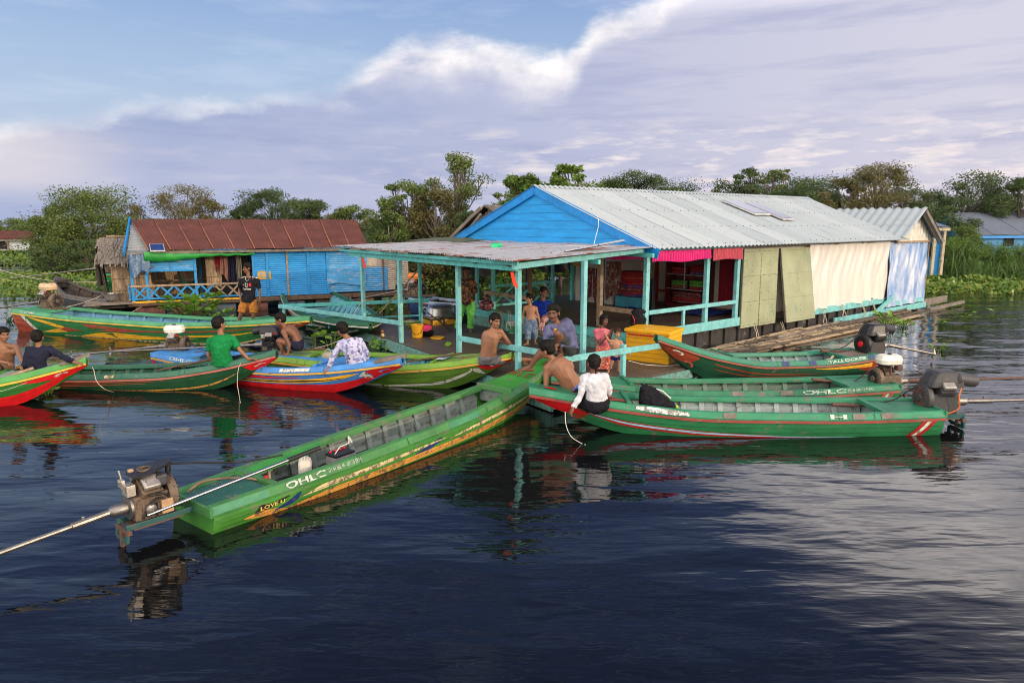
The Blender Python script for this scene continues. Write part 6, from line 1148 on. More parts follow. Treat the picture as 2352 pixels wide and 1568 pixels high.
# house behind with a second rusty roof
H3 = Fr(H2.p(1.3, 4.8, 0)[:2], H2.u[:2]); h3 = thing('house', 'house hidden behind the blue shack, only its rust red ridge showing', 'house', H3.p(2, 2, 0)); ul, ur = hit(H3, 452, 515, 2.)[0], hit(H3, 765, 515, 2.)[0]
zr = hit(H3, 600, 506, 2.)[1]; rust_roof(H3, ul, ur, -.1, zr - .85, 2.0, zr, h3, 9, skew=0); fbx(H3, 'wall', SKYB2, [(ul + .2, ur - .2, .1, 3.8, .3, zr - .9)], h3, 0)
# thatched hut at the left end
H4 = Fr(at(236, 700, .4)[:2], H2.u[:2]); h4 = thing('thatched_hut', 'small thatched reed hut against the left end of the blue shack', 'hut', H4.p(.6, .6, 0))
reedwall('reed_wall', H4, .25, 1.35, .5, .4, 1.68, h4); reedwall('reed_wall', H4, .25, 1.35, 2.2, .4, 1.7, h4)
def thatch(nm, fr, u0, u1, ve, ze, vr, zr, par, n=260, mat=None, L=.55):
    mb = MB(); r_ = random.Random(nm + str(u0)); mb.slab([fr.p(u0, ve, ze), fr.p(u1, ve, ze), fr.p(u1, vr, zr), fr.p(u0, vr, zr)], (0, 0, -.04)); dn = (fr.p(0, ve, ze) - fr.p(0, vr, zr)).normalized()
    for i in range(n):
        u, t = r_.uniform(u0 - .05, u1 + .05), r_.uniform(0, 1); p = fr.p(u, lerp(vr, ve, t), lerp(zr, ze, t) + .02); q = p + dn * r_.uniform(.15, L * .7) + fr.u * r_.uniform(-.04, .04) + VV((0, 0, r_.uniform(-.02, .03))); mb.bar(p, q, r_.uniform(.02, .06), .008)
    return mb.build(nm, mat or THAT, par)
thatch('roof', H4, -.1, 1.6, .25, 1.66, 1.4, 2.42, h4); thatch('roof', H4, -.1, 1.6, 2.6, 1.7, 1.4, 2.42, h4); fbx(H4, 'ridge_pole', WD_TAN, [(.1, 1.3, 1.36, 1.44, 2.44, 2.49)], h4)
for v in (.4, .9): MB().bar(H4.p(.1, v, .3), H4.p(-.02, v, 1.75), .04, .04).build('post', WD_DARK, h4)
MB().grid(lambda a, c: H4.p(-.12 + .05 * math.sin(a * 9), lerp(.2, 1.4, a), lerp(.9, 1.7 + .7 * a, c)), 14, 8).build('side_sheet', paint('dark_sheet', (.06, .055, .05), .9), h4, smooth=True)
fbx(H4, 'floor', WD_DARK, [(-.1, 1.5, .2, 2.4, .25, .4)], h4)
# thatched house behind the blue gable
H5 = Fr((-2.9, 24.5), (.776, .631)); o5 = dep(1150, 556, 23.5); h5 = thing('thatched_house', 'weathered thatched house behind the blue gable of the large house', 'house', (o5.x, o5.y, 0))
ap = dep(1112, 470, 22.3); lo = dep(1018, 560, 23.2); rg = dep(1182, 472, 27.0); ro = dep(1240, 545, 21.0)
mb = MB(); r_ = random.Random(5)
for (A_, B_, C_) in ((ap, lo, rg - ap), (ap, ro, rg - ap)):
    mb.slab([A_, A_ + C_, B_ + C_, B_], (0, 0, -.06))
    for i in range(300): t, s_ = r_.random(), r_.random(); p = A_.lerp(B_, t) + C_ * s_; q = p + (B_ - A_).normalized() * r_.uniform(.3, .6) + VV((r_.uniform(-.05, .05), r_.uniform(-.05, .05), r_.uniform(0, .09))); mb.bar(p, q, r_.uniform(.03, .07), .012)
mb.build('roof', THAT, h5)
mb = MB()
for i in range(60): t = i / 59; e = lo.lerp(ro, t); z = lerp(lo.z, ap.z, t * 2) if t < .5 else lerp(ap.z, ro.z, t * 2 - 1); f_ = VV((e.x, e.y, 0)).lerp(VV((rg.x, rg.y, 0)), .06); mb.bar(VV((f_.x, f_.y, max(1.7, lo.z - .5))), VV((f_.x + random.uniform(-.04, .04), f_.y, z - .12)), .1, .02)
mb.build('reed_gable', THAT, h5)
for t in (.12, .5, .88): e = lo.lerp(ro, t).lerp(rg, .1); MB().cyl(VV((e.x, e.y, -.2)), VV((e.x, e.y, 2.0)), .06).build('post', WD_DARK, h5)
MB().bar(ap - VV((.1, .1, .1)), lo - VV((.05, .1, .1)), .08, .1).bar(ap - VV((.1, .1, .3)), lo + VV((.3, -.05, -.2)), .06, .07).build('bargeboard', WD_GREY, h5)
# far houses
def far_house(label, px0, px1, pyb, pye, pyr, Y, wall, roofm, trim, depth=3.5, rz=.15, wpx=()):
    a, b_ = dep(px0, pyb, Y), dep(px1, pyb, Y + (px1 - px0) / 1568 * Y * rz); fr = Fr((a.x, a.y), ((b_ - a).x, (b_ - a).y)); L = math.hypot((b_ - a).x, (b_ - a).y); t = thing('house', label, 'house', (a.x, a.y, 0)); ze = CAM_H - (pye - 511) / 1568 * Y; zr = CAM_H - (pyr - 511) / 1568 * (Y + depth / 2); zb = max(.1, CAM_H - (pyb - 511) / 1568 * Y)
    fbx(fr, 'wall', wall, [(.1, L - .1, .1, depth - .1, zb, ze)], t, 0); rust_roof(fr, 0, L, -.15, ze, depth / 2, zr, t, max(3, int(L / .9)), mat=roofm)
    fbx(fr, 'eave_beam', trim, [(0, L, -.2, -.15, ze - .14, ze - .02)], t, 0); mb = MB()
    for u in (.08, L - .08): MB().slab([fr.p(u, 0, ze - .02), fr.p(u, depth, ze - .02), fr.p(u, depth / 2, zr - .06)], fr.u * .03).build('gable_wall', wall, t)
    for (x0, x1, y0, y1) in wpx: u0, z1 = hit(fr, x0, y0); u1, z0 = hit(fr, x1, y1); fbx(fr, 'window', paint('dark_room', (.012, .011, .01)), [(u0, u1, .06, .12, z0, z1)], t, 0)
    for u in (.1, L * .5, L - .1): fbx(fr, 'post', trim, [(u - .06, u + .06, -.05, .05, zb, ze)], t, 0)
    return t
GREYR = paint('grey_blue_roof', (.16, .19, .24), .5, var=.12); WALLW = paint('pale_boards', (.5, .54, .58), .7, wear=.3, wcol=(.25, .22, .2), scale=2, st=(1, 1, 5))
far_house('small far house with a rust roof and pale walls at the left edge', -40, 78, 573, 549, 530, 58, WALLW, RUST_R, WD_GREY, 4.5, wpx=((-5, 15, 552, 572),))
far_house('far blue house with a grey roof among the bushes at the right edge', 2238, 2480, 585, 540, 490, 37.6, BLUP, GREYR, BLU_D, 5, wpx=((2310, 2330, 545, 565),))
far_house('narrow blue and cream house end peeping out behind the white annex', 2112, 2164, 630, 522, 503, 30, BLUP, GREYR, paint('cream_paint', (.45, .38, .26), .7, wear=.4), 3.2, wpx=((2120, 2140, 560, 590),))
far_house('small grey shed between the trees behind the rust red roof', 838, 882, 585, 556, 545, 42, GREYC, GREYR, WD_GREY, 3, wpx=((848, 860, 562, 580),))
far_house('low dark shed half buried in leaves left of the thatched house', 1006, 1032, 590, 562, 556, 40, WD_DARK, GREYR, WD_GREY, 3)
# ======================================================================= loose things
PLY = paint('yellow_plastic', (.72, .36, .01), .4, var=.1, grime=.25); PLG = paint('lime_plastic', (.3, .6, .05), .4, var=.1); PLB = paint('black_plastic', (.015, .015, .017), .45); PLP = paint('pink_plastic', (.75, .06, .16), .4); ALM = paint('basin_alloy', (.5, .5, .5), .3, metal=.9); ROPE = paint('pale_rope', (.5, .44, .34), .9, bump=.5); ROPEW = paint('white_rope', (.7, .68, .62), .8); ROPED = paint('brown_rope', (.2, .14, .09), .9)
c = at(959, 775, DZ); t = thing('bucket', 'yellow plastic bucket standing on the dark porch planks', 'bucket', c); MB().lathe(c, [(.1, .0), (.115, .01), (.14, .28), (.15, .282), (.15, .31), (.138, .312), (.13, .2), (.105, .03), (.01, .028)], 24).build('pail', PLY, t, smooth=True, ang=40); MB().tube(crv([c + VV((-.145, 0, .27)), c + VV((-.1, -.1, .14)), c + VV((.0, -.16, .1)), c + VV((.1, -.1, .14)), c + VV((.145, 0, .27))]), .005, 6).build('handle', PLB, t, smooth=True)
tag(MB().lathe(at(1005, 777, DZ), [(.01, .01), (.15, .012), (.16, .0), (.165, .02), (.16, .035), (.145, .025), (.01, .022)], 28).build('yellow_disc', PLY, smooth=True), 'round yellow lid lying flat on the porch planks', 'lid')
c = at(945, 751, DZ); t = thing('basin', 'lime green basin full of pale grains', 'basin', c); MB().lathe(c, [(.1, 0), (.12, .005), (.19, .14), (.215, .15), (.21, .16), (.18, .15), (.01, .1)], 28).build('bowl', PLG, t, smooth=True); g_ = MB(); g_.ell(c + VV((0, 0, .11)), (.175, .175, .09)); g_.build('grain', paint('grain', (.4, .36, .32), .95, var=.4, scale=40, bump=1.), t, smooth=True)
c = at(982, 771, DZ); t = thing('basin', 'low black basin with a pink dish leaning in it', 'basin', c); MB().lathe(c, [(.1, 0), (.13, .005), (.17, .1), (.18, .11), (.165, .105), (.12, .02), (.01, .018)], 24).build('tub', PLB, t, smooth=True)
tag(MB().lathe(at(980, 768, DZ) + VV((-.02, 0, .12)), [(.01, 0), (.1, .01), (.15, .05), (.155, .055), (.1, .03), (.01, .02)], 22, Matrix.Rotation(R(25), 3, 'X')).build('pink_dish', PLP, smooth=True), 'pink plastic dish lying in the black basin', 'dish')
c = at(879, 777, DZ); t = thing('bottle', 'brown open bottle standing alone on the porch planks', 'bottle', c); MB().lathe(c, [(.035, 0), (.04, .01), (.04, .16), (.034, .19), (.03, .2)], 16).build('bottle_body', paint('amber', (.16, .05, .02), .25), t, smooth=True); MB().lathe(c, [(.041, .05), (.041, .12)], 16, cap=False).build('bottle_label', M_TAN, t, smooth=True)
# alloy basin upside down on a yellow crate
c = at(1020, 745, DZ); t = thing('crate', 'yellow panelled wooden crate at the back of the porch', 'crate', c); A_ = Fr((c.x, c.y), (.85, .5)); fbx(A_, 'crate_panel', PLY, [(-.36, .36, -.0, .56, .04, .4)], t, 0)
for u in (-.36, .0, .36): fbx(A_, 'crate_frame', WD_DARK, [(u - .03, u + .03, -.02, .0, .0, .42)], t)
fbx(A_, 'crate_frame', WD_DARK, [(-.39, .39, -.025, .58, .38, .43), (-.39, .39, -.02, .58, .0, .05)], t); fbx(A_, 'crate_lid', WD_TAN, [(-.42, .42, -.06, .6, .43, .46)], t)
tag(MB().lathe(A_.p(.02, .27, .46), [(.43, 0), (.41, .0), (.39, .02), (.37, .2), (.31, .28), (.1, .31), (.01, .315)], 32).build('alloy_basin', ALM, smooth=True), 'big silver basin turned over on the yellow crate', 'basin')
tag(MB().bar(at(1036, 757, DZ + .02), dep(982, 718, 16.6), .16, .03).build('dark_plank', WD_DARK), 'dark plank leaning against the yellow crate', 'plank')
c = at(1117, 712, .7); t = thing('plastic_bag', 'clear knotted plastic bag of dark red goods on the step of the house', 'bag', c); b_ = MB(); b_.ell(c + VV((0, 0, .13)), (.2, .16, .15)); b_.tube([c + VV((0, 0, .24)), c + VV((.01, 0, .3)), c + VV((-.02, 0, .38))], [.1, .03, .1], 12); b_.build('bag_body', paint('red_bag', (.2, .05, .06), .2, var=.6, scale=12, wear=.4, wcol=(.45, .42, .42)), t, smooth=True)
tag(MB().cyl(at(1135, 740, .3), dep(1152, 641, 16.2), .014).build('broom_stick', paint('green_stick', (.03, .5, .06), .4)), 'thin green stick leaning against the porch step', 'stick')
c = at(1178, 765, DZ); t = thing('paint_pail', 'white and green paint pail against the step wall', 'pail', c); MB().lathe(c, [(.09, 0), (.095, .01), (.115, .28), (.12, .3), (.11, .3), (.01, .28)], 20).build('pail', paint('pail_white', (.6, .6, .55), .4), t, smooth=True); MB().lathe(c, [(.097, .02), (.109, .2)], 20, cap=False).build('pail_band', paint('pail_green', (.02, .3, .1), .4, wear=.35, wcol=(.5, .12, .05)), t, smooth=True)
# yellow box
e0, e1, e2 = at(1535, 838, DZ), at(1436, 826, DZ), at(1573, 812, DZ); t = thing('storage_box', 'large bright yellow storage box on the porch corner', 'box', e0); Y0 = paint('box_yellow', (.78, .40, .006), .42, var=.1, wear=.06, wcol=(.35, .18, .03), grime=.12, scale=3)
a = e1 - e0; b_ = e2 - e0; b_ = (b_ - a.normalized() * b_.dot(a.normalized())); b_ = b_.normalized() * .62; FB = Fr((e0.x, e0.y), (b_.x, b_.y)); la = a.length; hB = .56
vv = 1 if FB.v.dot(a) > 0 else -1
def bxp(u, v, z): return FB.p(u, v * vv, z)
mb = MB(); V_ = [bxp(u, v, z) for z in (DZ, DZ + hB) for v in (0, la) for u in (0, .66)]; mb.add(V_, [(0, 2, 3, 1), (4, 5, 7, 6), (0, 1, 5, 4), (2, 6, 7, 3), (0, 4, 6, 2), (1, 3, 7, 5)]); mb.build('box_body', Y0, t, bevel=.012)
mb = MB(); V_ = [bxp(u, v, z) for z in (DZ + hB - .0, DZ + hB + .07) for v in (-.03, la + .03) for u in (-.03, .69)]; mb.add(V_, [(0, 2, 3, 1), (4, 5, 7, 6), (0, 1, 5, 4), (2, 6, 7, 3), (0, 4, 6, 2), (1, 3, 7, 5)]); mb.build('box_lid', Y0, t, bevel=.015)
mb = MB()
for i in range(5): z = DZ + .1 + i * .09; mb.bar(bxp(-.004, .01, z), bxp(-.004, la - .01, z), .006, .008).bar(bxp(.01, -.004, z), bxp(.65, -.004, z), .006, .008)
mb.build('board_grooves', paint('groove_ochre', (.5, .25, .01), .6), t); MB().bar(bxp(-.036, .02, DZ + hB - .035), bxp(-.036, la * .95, DZ + hB - .035), .006, .028).build('red_strip', M_BRED, t)
put_text('xxxxxxxxxxxxxx' if False else '- - - - - - - - - - -', lambda x, y: bxp(-.042, lerp(la * .9, la * .06, x), DZ + hB - .043 + .016 * y), 'strip_dashes', M_BLK, t)
# clothes and things in the living room
def pile(label, u, v, w_, d_, n, mats, z=FLZ, name='folded_cloth_pile', rot=0):
    p = H.p(u, v, z); t = thing(name, label, 'cloth', p); r_ = random.Random(label); zz = z
    for i in range(n):
        h_ = r_.uniform(.05, .1); mb = MB(); q = Fr((p.x, p.y), (math.cos(HA + rot), math.sin(HA + rot))); mb.loft([[q.p(math.cos(a) * w_ / 2 * f * (1 + .1 * math.sin(3 * a + i)), math.sin(a) * d_ / 2 * f, zz + h_ * s_) for a in [k * .3927 for k in range(16)]] for f, s_ in ((.86, 0), (1.05, .25), (1.08, .6), (.9, 1))]); mb.build('folded_cloth', mats[i % len(mats)], t, smooth=True); zz += h_ * .95
    return t
CM = [pattern('red_blanket', [(.3, .012, .02), (.42, .12, .08)], 14, .6), pattern('blue_blanket', [(.03, .05, .2), (.4, .05, .08)], 10, .52), paint('crimson_cloth', (.3, .012, .02), .85), paint('orange_cloth', (.4, .06, .015), .85), pattern('maroon_print', [(.16, .02, .03), (.4, .25, .2)], 18, .57), paint('green_towel', (.12, .34, .05), .9)]
pile('tall pile of folded red and blue blankets at the back of the living room', 3.3, 3.2, .55, .8, 9, [CM[1], CM[0], CM[4], CM[1], CM[0], CM[2], CM[3], CM[2], CM[2]], FLZ + .28); fbx(H, 'low_bench', CYAN and paint('cyan_bench', (.05, .3, .42), .5), [(3.0, 3.6, 2.8, 3.6, FLZ, FLZ + .28)], thing('bench', 'low cyan bench under the pile of blankets', 'bench', H.p(3.3, 3.2, FLZ)))
tag(MB().grid(lambda a, c: H.p(lerp(2.3, 3.0, a), lerp(1.7, 3.0, c), FLZ + .03 + .03 * math.sin(a * 12) * math.sin(c * 9 + 1)), 16, 16).build('floor_mat', CM[1] if False else pattern('blue_mat', [(.012, .035, .22), (.25, .3, .5)], 5, .66), smooth=True), 'rumpled blue mat on the living room floor in front of the blankets', 'mat'); tag(MB().grid(lambda a, c: H.p(lerp(3.0, 4.3, a), lerp(.6, 1.5, c), FLZ + .03 + .03 * math.sin(a * 14) * math.sin(c * 8)), 16, 16).build('floor_mat', pattern('blue_mat', [(.012, .035, .22), (.25, .3, .5)], 5, .66), smooth=True), 'rumpled blue mat before the glass cabinet', 'mat')
cb = thing('cabinet', 'dark red glazed cabinet filled with folded textiles', 'cabinet', H.p(4.6, 2.3, FLZ)); CBR = paint('cabinet_red', (.13, .018, .016), .4)
fbx(H, 'cabinet_frame', CBR, [(4.3, 4.76, 1.66, 1.7, FLZ, 1.98), (4.3, 4.76, 2.9, 2.94, FLZ, 1.98), (4.3, 4.76, 1.7, 2.9, 1.94, 1.98), (4.3, 4.76, 1.7, 2.9, FLZ, FLZ + .06)], cb); fbx(H, 'cabinet_back', CBR, [(4.74, 4.76, 1.7, 2.9, FLZ, 1.94)], cb, 0)
for z in (1.1, 1.5): fbx(H, 'shelf', paint('shelf_grey', (.4, .38, .38), .4), [(4.3, 4.74, 1.7, 2.9, z, z + .02)], cb)
fbx(H, 'mullion', paint('shelf_grey', (.4, .38, .38)), [(4.29, 4.32, 2.28, 2.31, 1.1, 1.94)], cb)
for k_, (v, z, m_) in enumerate(((2.0, 1.52, [CM[1], CM[0], CM[2]]), (2.6, 1.52, [CM[2], CM[0]]), (2.0, 1.12, [CM[2], CM[5], CM[5]]), (2.6, 1.12, [CM[4], CM[5], CM[5]]), (2.3, .73, [CM[4], CM[0], CM[4], CM[4]]))): pile(['stack of blue and red cloths on the upper right shelf of the cabinet', 'stack of crimson cloths on the upper left shelf of the cabinet', 'stack of red and green towels on the middle right shelf of the cabinet', 'stack of maroon and green towels on the middle left shelf of the cabinet', 'wide maroon bedding on the bottom shelf of the cabinet'][k_], 4.52, v, .36, 1.05 if k_ == 4 else .5, len(m_), m_, z)
fbx(H, 'door_frame', paint('red_frame', (.3, .03, .015), .5), [(4.66, 4.78, 3.05, 3.12, FLZ, 2.1), (4.66, 4.78, 3.55, 3.62, FLZ, 2.1), (4.66, 4.78, 3.1, 3.6, 2.0, 2.1), (4.66, 4.78, 3.1, 3.6, FLZ + .3, FLZ + .36)], thing('wardrobe', 'red wooden wardrobe frame left of the glass cabinet', 'wardrobe', H.p(4.7, 3.3, FLZ)))
hangcloth('black garment hanging beside the front corner post of the house', C_BLK, 1484, 1505, 640, 745, Fr(H.p(.3, .5, 0)[:2], (1, 0)), 0., 9, 'hanging_garment', .03)
hangcloth('dark patterned cloth hanging on the partition left of the blankets', CM[4], 1350, 1376, 615, 690, Fr(H.p(3.05, 4.6, 0)[:2], (1, -.7)), 0., 11)
hangcloth('second dark patterned cloth hanging next to the brown post', pattern('maroon_lattice', [(.16, .05, .04), (.38, .3, .24)], 9, .55), 1395, 1425, 600, 690, Fr(H.p(3.0, 3.9, 0)[:2], (1, -.7)), 0., 12)
tag(MB().lathe(dep(1327, 604, 16.6), [(.13, -.06), (.14, -.05), (.12, .02), (.07, .07), (.01, .09)], 18).build('straw_hat', paint('ochre_hat', (.42, .2, .03), .8), smooth=True), 'ochre hat hanging under the ceiling of the open house', 'hat')
for k_, (v, m_) in enumerate(((2.62, DRED), (2.3, paint('teal_pot', (.02, .16, .16), .4)), (1.9, PLY))): tag(MB().lathe(H.p(4.5, v, 1.985), [(.07, 0), (.13, .04), (.05, .1), (.09, .2), (.1, .21), (.02, .19)], 16).build('bowl', m_, smooth=True), ['dark red bowl on top of the cabinet', 'teal pot on top of the cabinet', 'yellow pot on top of the cabinet'][k_], 'bowl')
def lump(label, mat, pts, name, cat, nz=.02, vox=.014, seed=1):
    mb = MB(); r_ = random.Random(seed)
    for (p, rx) in pts: mb.ell(p, rx)
    base = pts[0][0]; t = thing(name, label, cat, base); o = remesh(mb, name + '_body', mat, t, vox, 3)
    tx = bpy.data.textures.new('folds', 'CLOUDS'); tx.noise_scale = .12; m_ = o.modifiers.new('d', 'DISPLACE'); m_.texture = tx; m_.strength = nz * 2; m_.texture_coords = 'GLOBAL'; return t
c = dep(1466, 716, 13.7); lump('black jacket with red piping draped over the railing corner', C_BLK, [(c, (.16, .08, .06)), (c + VV((-.04, -.05, -.12)), (.11, .05, .15)), (c + VV((.06, -.05, -.2)), (.1, .045, .17)), (c + VV((-.1, -.03, -.2)), (.05, .04, .2)), (c + VV((.1, -.04, -.33)), (.06, .04, .12))], 'jacket', 'jacket', .035); 
t = [o for o in COL.objects if o.name.startswith('jacket') and o.type == 'EMPTY'][0]
MB().tube(crv([c + VV((-.14, -.1, -.06)), c + VV((-.09, -.13, -.16)), c + VV((-.1, -.1, -.25))]), .008, 6).tube(crv([c + VV((.1, -.11, -.27)), c + VV((.0, -.13, -.3)), c + VV((.06, -.12, -.36))]), .008, 6).build('piping', M_BRED, t, smooth=True)
c = on(B2, .70 * B2.L, -.02, .42); lump('bulky black backpack lying on the green bow behind the girl', C_BLK, [(c + VV((.0, 0, .0)), (.15, .13, .17)), (c + VV((.14, -.02, -.04)), (.16, .13, .13)), (c + VV((.28, -.04, -.1)), (.13, .11, .08)), (c + VV((-.05, .02, .12)), (.08, .08, .1)), (c + VV((.1, -.13, -.06)), (.12, .05, .09)), (c + VV((.02, .08, .1)), (.1, .06, .08))], 'backpack', 'backpack', .05)
t = [o for o in COL.objects if o.name.startswith('backpack') and o.type == 'EMPTY'][0]; MB().ell(c + VV((.36, -.18, -.06)), (.02, .02, .03)).build('keyring', PLG, t, smooth=True); MB().ell(c + VV((.365, -.185, -.12)), (.018, .018, .035)).build('keyring', M_BRED, t, smooth=True); MB().tube(crv([c + VV((.1, .0, .15)), c + VV((.18, -.03, .13)), c + VV((.24, -.05, .08)), c + VV((.3, -.05, .03))]), .012, 8).build('strap', M_WHT, t, smooth=True)
# boat gear
def jerry(label, p, s, mat, rz=0.):
    t = thing('jerrycan', label, 'jerrycan', p, rz, local=True); rings = []
    for z, q in ((0, .9), (.02, 1), (.26, 1), (.3, .9), (.33, .55)): rings.append([VV((math.copysign(abs(math.cos(a)) ** .5, math.cos(a)) * .12 * q * s, math.copysign(abs(math.sin(a)) ** .5, math.sin(a)) * .085 * q * s, z * s)) for a in [k * .3142 + .157 for k in range(20)]])
    MB().loft(rings).build('can', mat, t, smooth=True, ang=50); MB().lathe((.06 * s, 0, .32 * s), [(.025 * s, 0), (.025 * s, .05 * s), (.005, .052 * s)], 12).build('cap', M_BLU, t, smooth=True); MB().tube(crv([(-.08 * s, 0, .3 * s), (-.06 * s, 0, .36 * s), (.0, 0, .36 * s), (.02 * s, 0, .31 * s)]), .012 * s, 6).build('handle', mat, t, smooth=True); return t
jerry('grey plastic jerrycan standing inside the lime boat', on(B5, .24 * B5.L, -.1, .05), 1.25, paint('can_grey', (.36, .33, .24), .5, grime=.4), B5.rz)
jerry('white fuel jug lying inside the foreground boat', on(B1, .2 * B1.L, -.05, .05), .85, paint('can_white', (.62, .58, .5), .5, grime=.3), B1.rz + .9)
tag(MB().ell(on(B2, .16 * B2.L, .1, .16), (.13, .09, .09)).cyl(on(B2, .16 * B2.L, .1, .2), on(B2, .13 * B2.L, .08, .27), .03).build('fuel_jug', paint('jug_orange', (.5, .26, .07), .5, grime=.5), smooth=True), 'round orange fuel jug inside the nearest green boat', 'jug')
tag(MB().ell(on(B4, .19 * B4.L, .1, .16), (.12, .08, .09)).cyl(on(B4, .19 * B4.L, .1, .2), on(B4, .17 * B4.L, .08, .29), .025).build('fuel_jug', paint('jug_cream', (.5, .42, .25), .5, grime=.3), smooth=True), 'cream fuel jug inside the dark green boat with the black engine', 'jug')
p = on(B1, .285 * B1.L, .02, .03); t = thing('battery', 'car battery with black top and red terminals inside the foreground boat', 'battery', p, B1.rz, local=True); MB().box((0, 0, .09), (.28, .18, .18)).build('case', paint('battery_grey', (.33, .32, .33), .5), t, bevel=.008); MB().box((0, 0, .195), (.29, .19, .03)).build('lid', PLB, t, bevel=.006)
for x in (-.1, -.03, .04, .1): MB().cyl((x, .05, .21), (x, .05, .23), .016).build('terminal', M_BRED, t, smooth=True)
MB().tube(crv([(-.1, -.03, .21), (-.05, -.05, .28), (.02, .02, .26), (.1, -.04, .3), (.18, .06, .34), (.2, .02, .26)]), .006, 6).build('wire', ROPEW, t, smooth=True)
p = on(B1, .115 * B1.L, -.14, .2); t = thing('battery_clamps', 'pink and wooden clamps on cables at the stern deck edge of the foreground boat', 'clamps', p, B1.rz, local=True); MB().box((.0, 0, .05), (.03, .02, .12)).build('clamp', M_BRED, t); MB().box((.05, .02, .07), (.02, .02, .12)).build('clamp', WD_TAN, t); MB().tube(crv([(.05, .02, .02), (.3, .0, .02), (.5, .05, -.08)]), .01, 6).build('cable', RUBBER, t, smooth=True)
rope('hose', [on(B1, .01 * B1.L, .18, .27), on(B1, .035 * B1.L, .2, .32), on(B1, .07 * B1.L, .12, .31), on(B1, .1 * B1.L, -.02, .28), on(B1, .12 * B1.L, -.1, .2)], .014, ROPED, 'brown fuel hose over the stern deck of the foreground boat', 'hose')
def paddle(label, a, b_, r=.02, mat=WD_BRN):
    t = thing('paddle', label, 'paddle', VV(b_)); a, b_ = VV(a), VV(b_); d = (b_ - a).normalized(); MB().tube([a, a.lerp(b_, .72)], r, 8).build('shaft', mat, t, smooth=True); s_ = d.cross(VV((0, 0, 1))).normalized(); q = a.lerp(b_, .7); MB().slab([q - s_ * .02, q + d * .1 - s_ * .06, b_ - s_ * .075, b_ + d * .03, b_ + s_ * .075, q + d * .1 + s_ * .06, q + s_ * .02], (0, 0, .015)).build('blade', mat, t)
paddle('grey wooden paddle across the left red boat in front of the boys', dep(77, 845, 10.75), dep(-60, 892, 10.5), .024, WD_TAN); paddle('brown paddle lying along the dark green boat behind the boy in green', dep(497, 823, 11.95), dep(365, 850, 11.95), .022, WD_BRN)
paddle('dark paddle lying in the lime boat', dep(1061, 811, 11.9), dep(935, 832, 12.1), .02, WD_BRN); paddle('long brown paddle lying in the nearest green boat', dep(1468, 933, 9.3), dep(1640, 968, 9.45), .02, WD_TAN); paddle('grey pole lying in the second green boat', dep(1440, 908, 10.4), dep(1570, 930, 10.3), .02, WD_GREY)
paddle('white pole laid across the long patterned boat at the feet of the standing boy', dep(700, 745, 16.0), dep(560, 757, 16.3), .02, paint('white_pole', (.6, .55, .45), .6))
tag(MB().grid(lambda a, c: on(B9, lerp(.60, .68, a) * B9.L, lerp(-.2, .25, c), .2 + .1 * math.sin(a * 3.1) * math.sin(c * 3.1) + .02 * math.sin(a * 30 + c * 20)), 20, 12).build('net_heap', paint('net_grey', (.2, .19, .18), .9), smooth=True), 'grey heap of fishing net inside the long patterned boat', 'net')
tag(MB().tube([on(B9, .5 * B9.L + .12 * math.cos(a), .1 + .12 * math.sin(a), .32) for a in [k * .35 for k in range(19)]], .02, 8).build('rope_ring', M_TAN, smooth=True), 'pale ring lying on the long patterned boat', 'ring')
# ropes
rope('mooring_line', [dep(1298, 945, 8.95), dep(1300, 975, 8.85), dep(1312, 1002, 8.6), at(1336, 1018, .003), at(1345, 1021, .002)], .005, ROPEW, 'white line hanging from the hand of the girl into the water')
rope('mooring_line', [dep(212, 842, 11.05), dep(216, 852, 10.95), dep(222, 875, 10.9), dep(240, 893, 10.85), at(262, 901, .005)], .0055, ROPE, 'pale line hanging from the grey bow tip into the water'); rope('mooring_line', [dep(553, 833, 11.6), dep(547, 850, 11.4), dep(545, 880, 11.3), dep(548, 900, 11.2), at(552, 925, .004)], .0055, ROPE, 'pale line hanging from the bow beside the boy in green')
rope('mooring_line', [dep(1508, 790, 13.0), dep(1560, 825, 12.9), dep(1600, 822, 13.2)], .0055, ROPEW, 'white line tied around the raised red bow') ; rope('mooring_line', [dep(1443, 828, 11.8), dep(1490, 838, 12.2), dep(1560, 838, 12.6), dep(1640, 822, 13.0)], .0055, ROPEW, 'white line looped in front of the yellow box')
rope('mooring_line', [on(B1, .955 * B1.L, .1, .6), on(B1, .93 * B1.L, .0, .575), on(B1, .93 * B1.L, -.12, .57), on(B1, .9 * B1.L, -.2, .53)], .0055, ROPEW, 'white cord lying on the green bow under the bare foot')
rope('mooring_line', [at(0, 668, 2.0) if False else dep(-20, 613, 27), dep(250, 645, 24)], .012, ROPE, 'pale line stretched over the hyacinth at the left', sag=.25); rope('mooring_line', [dep(150, 705, 19.2), dep(245, 672, 21.8)], .012, ROPE, 'line from the long patterned boat to the jetty', sag=.06); rope('mooring_line', [dep(255, 735, 18.0), dep(325, 704, 21)], .01, ROPE, 'line from the long patterned boat to the veranda corner', sag=.04)
rope('mooring_line', [dep(840, 690, 16.9), dep(832, 693, 16.9), dep(818, 712, 16.7), dep(805, 732, 16.4)], .01, ROPE, 'line looped over the left porch railing'); rope('mooring_line', [dep(805, 770, 14.6), dep(760, 790, 14.2), dep(720, 800, 14.0)], .0055, ROPE, 'line from the porch to the lime boat')
rope('roof_cable', [dep(1362, 570, 13.5), dep(1368, 545, 13.9), dep(1375, 515, 14.3), dep(1372, 495, 14.6)], .006, ROPEW, 'white cable hanging down the blue gable', 'cable')
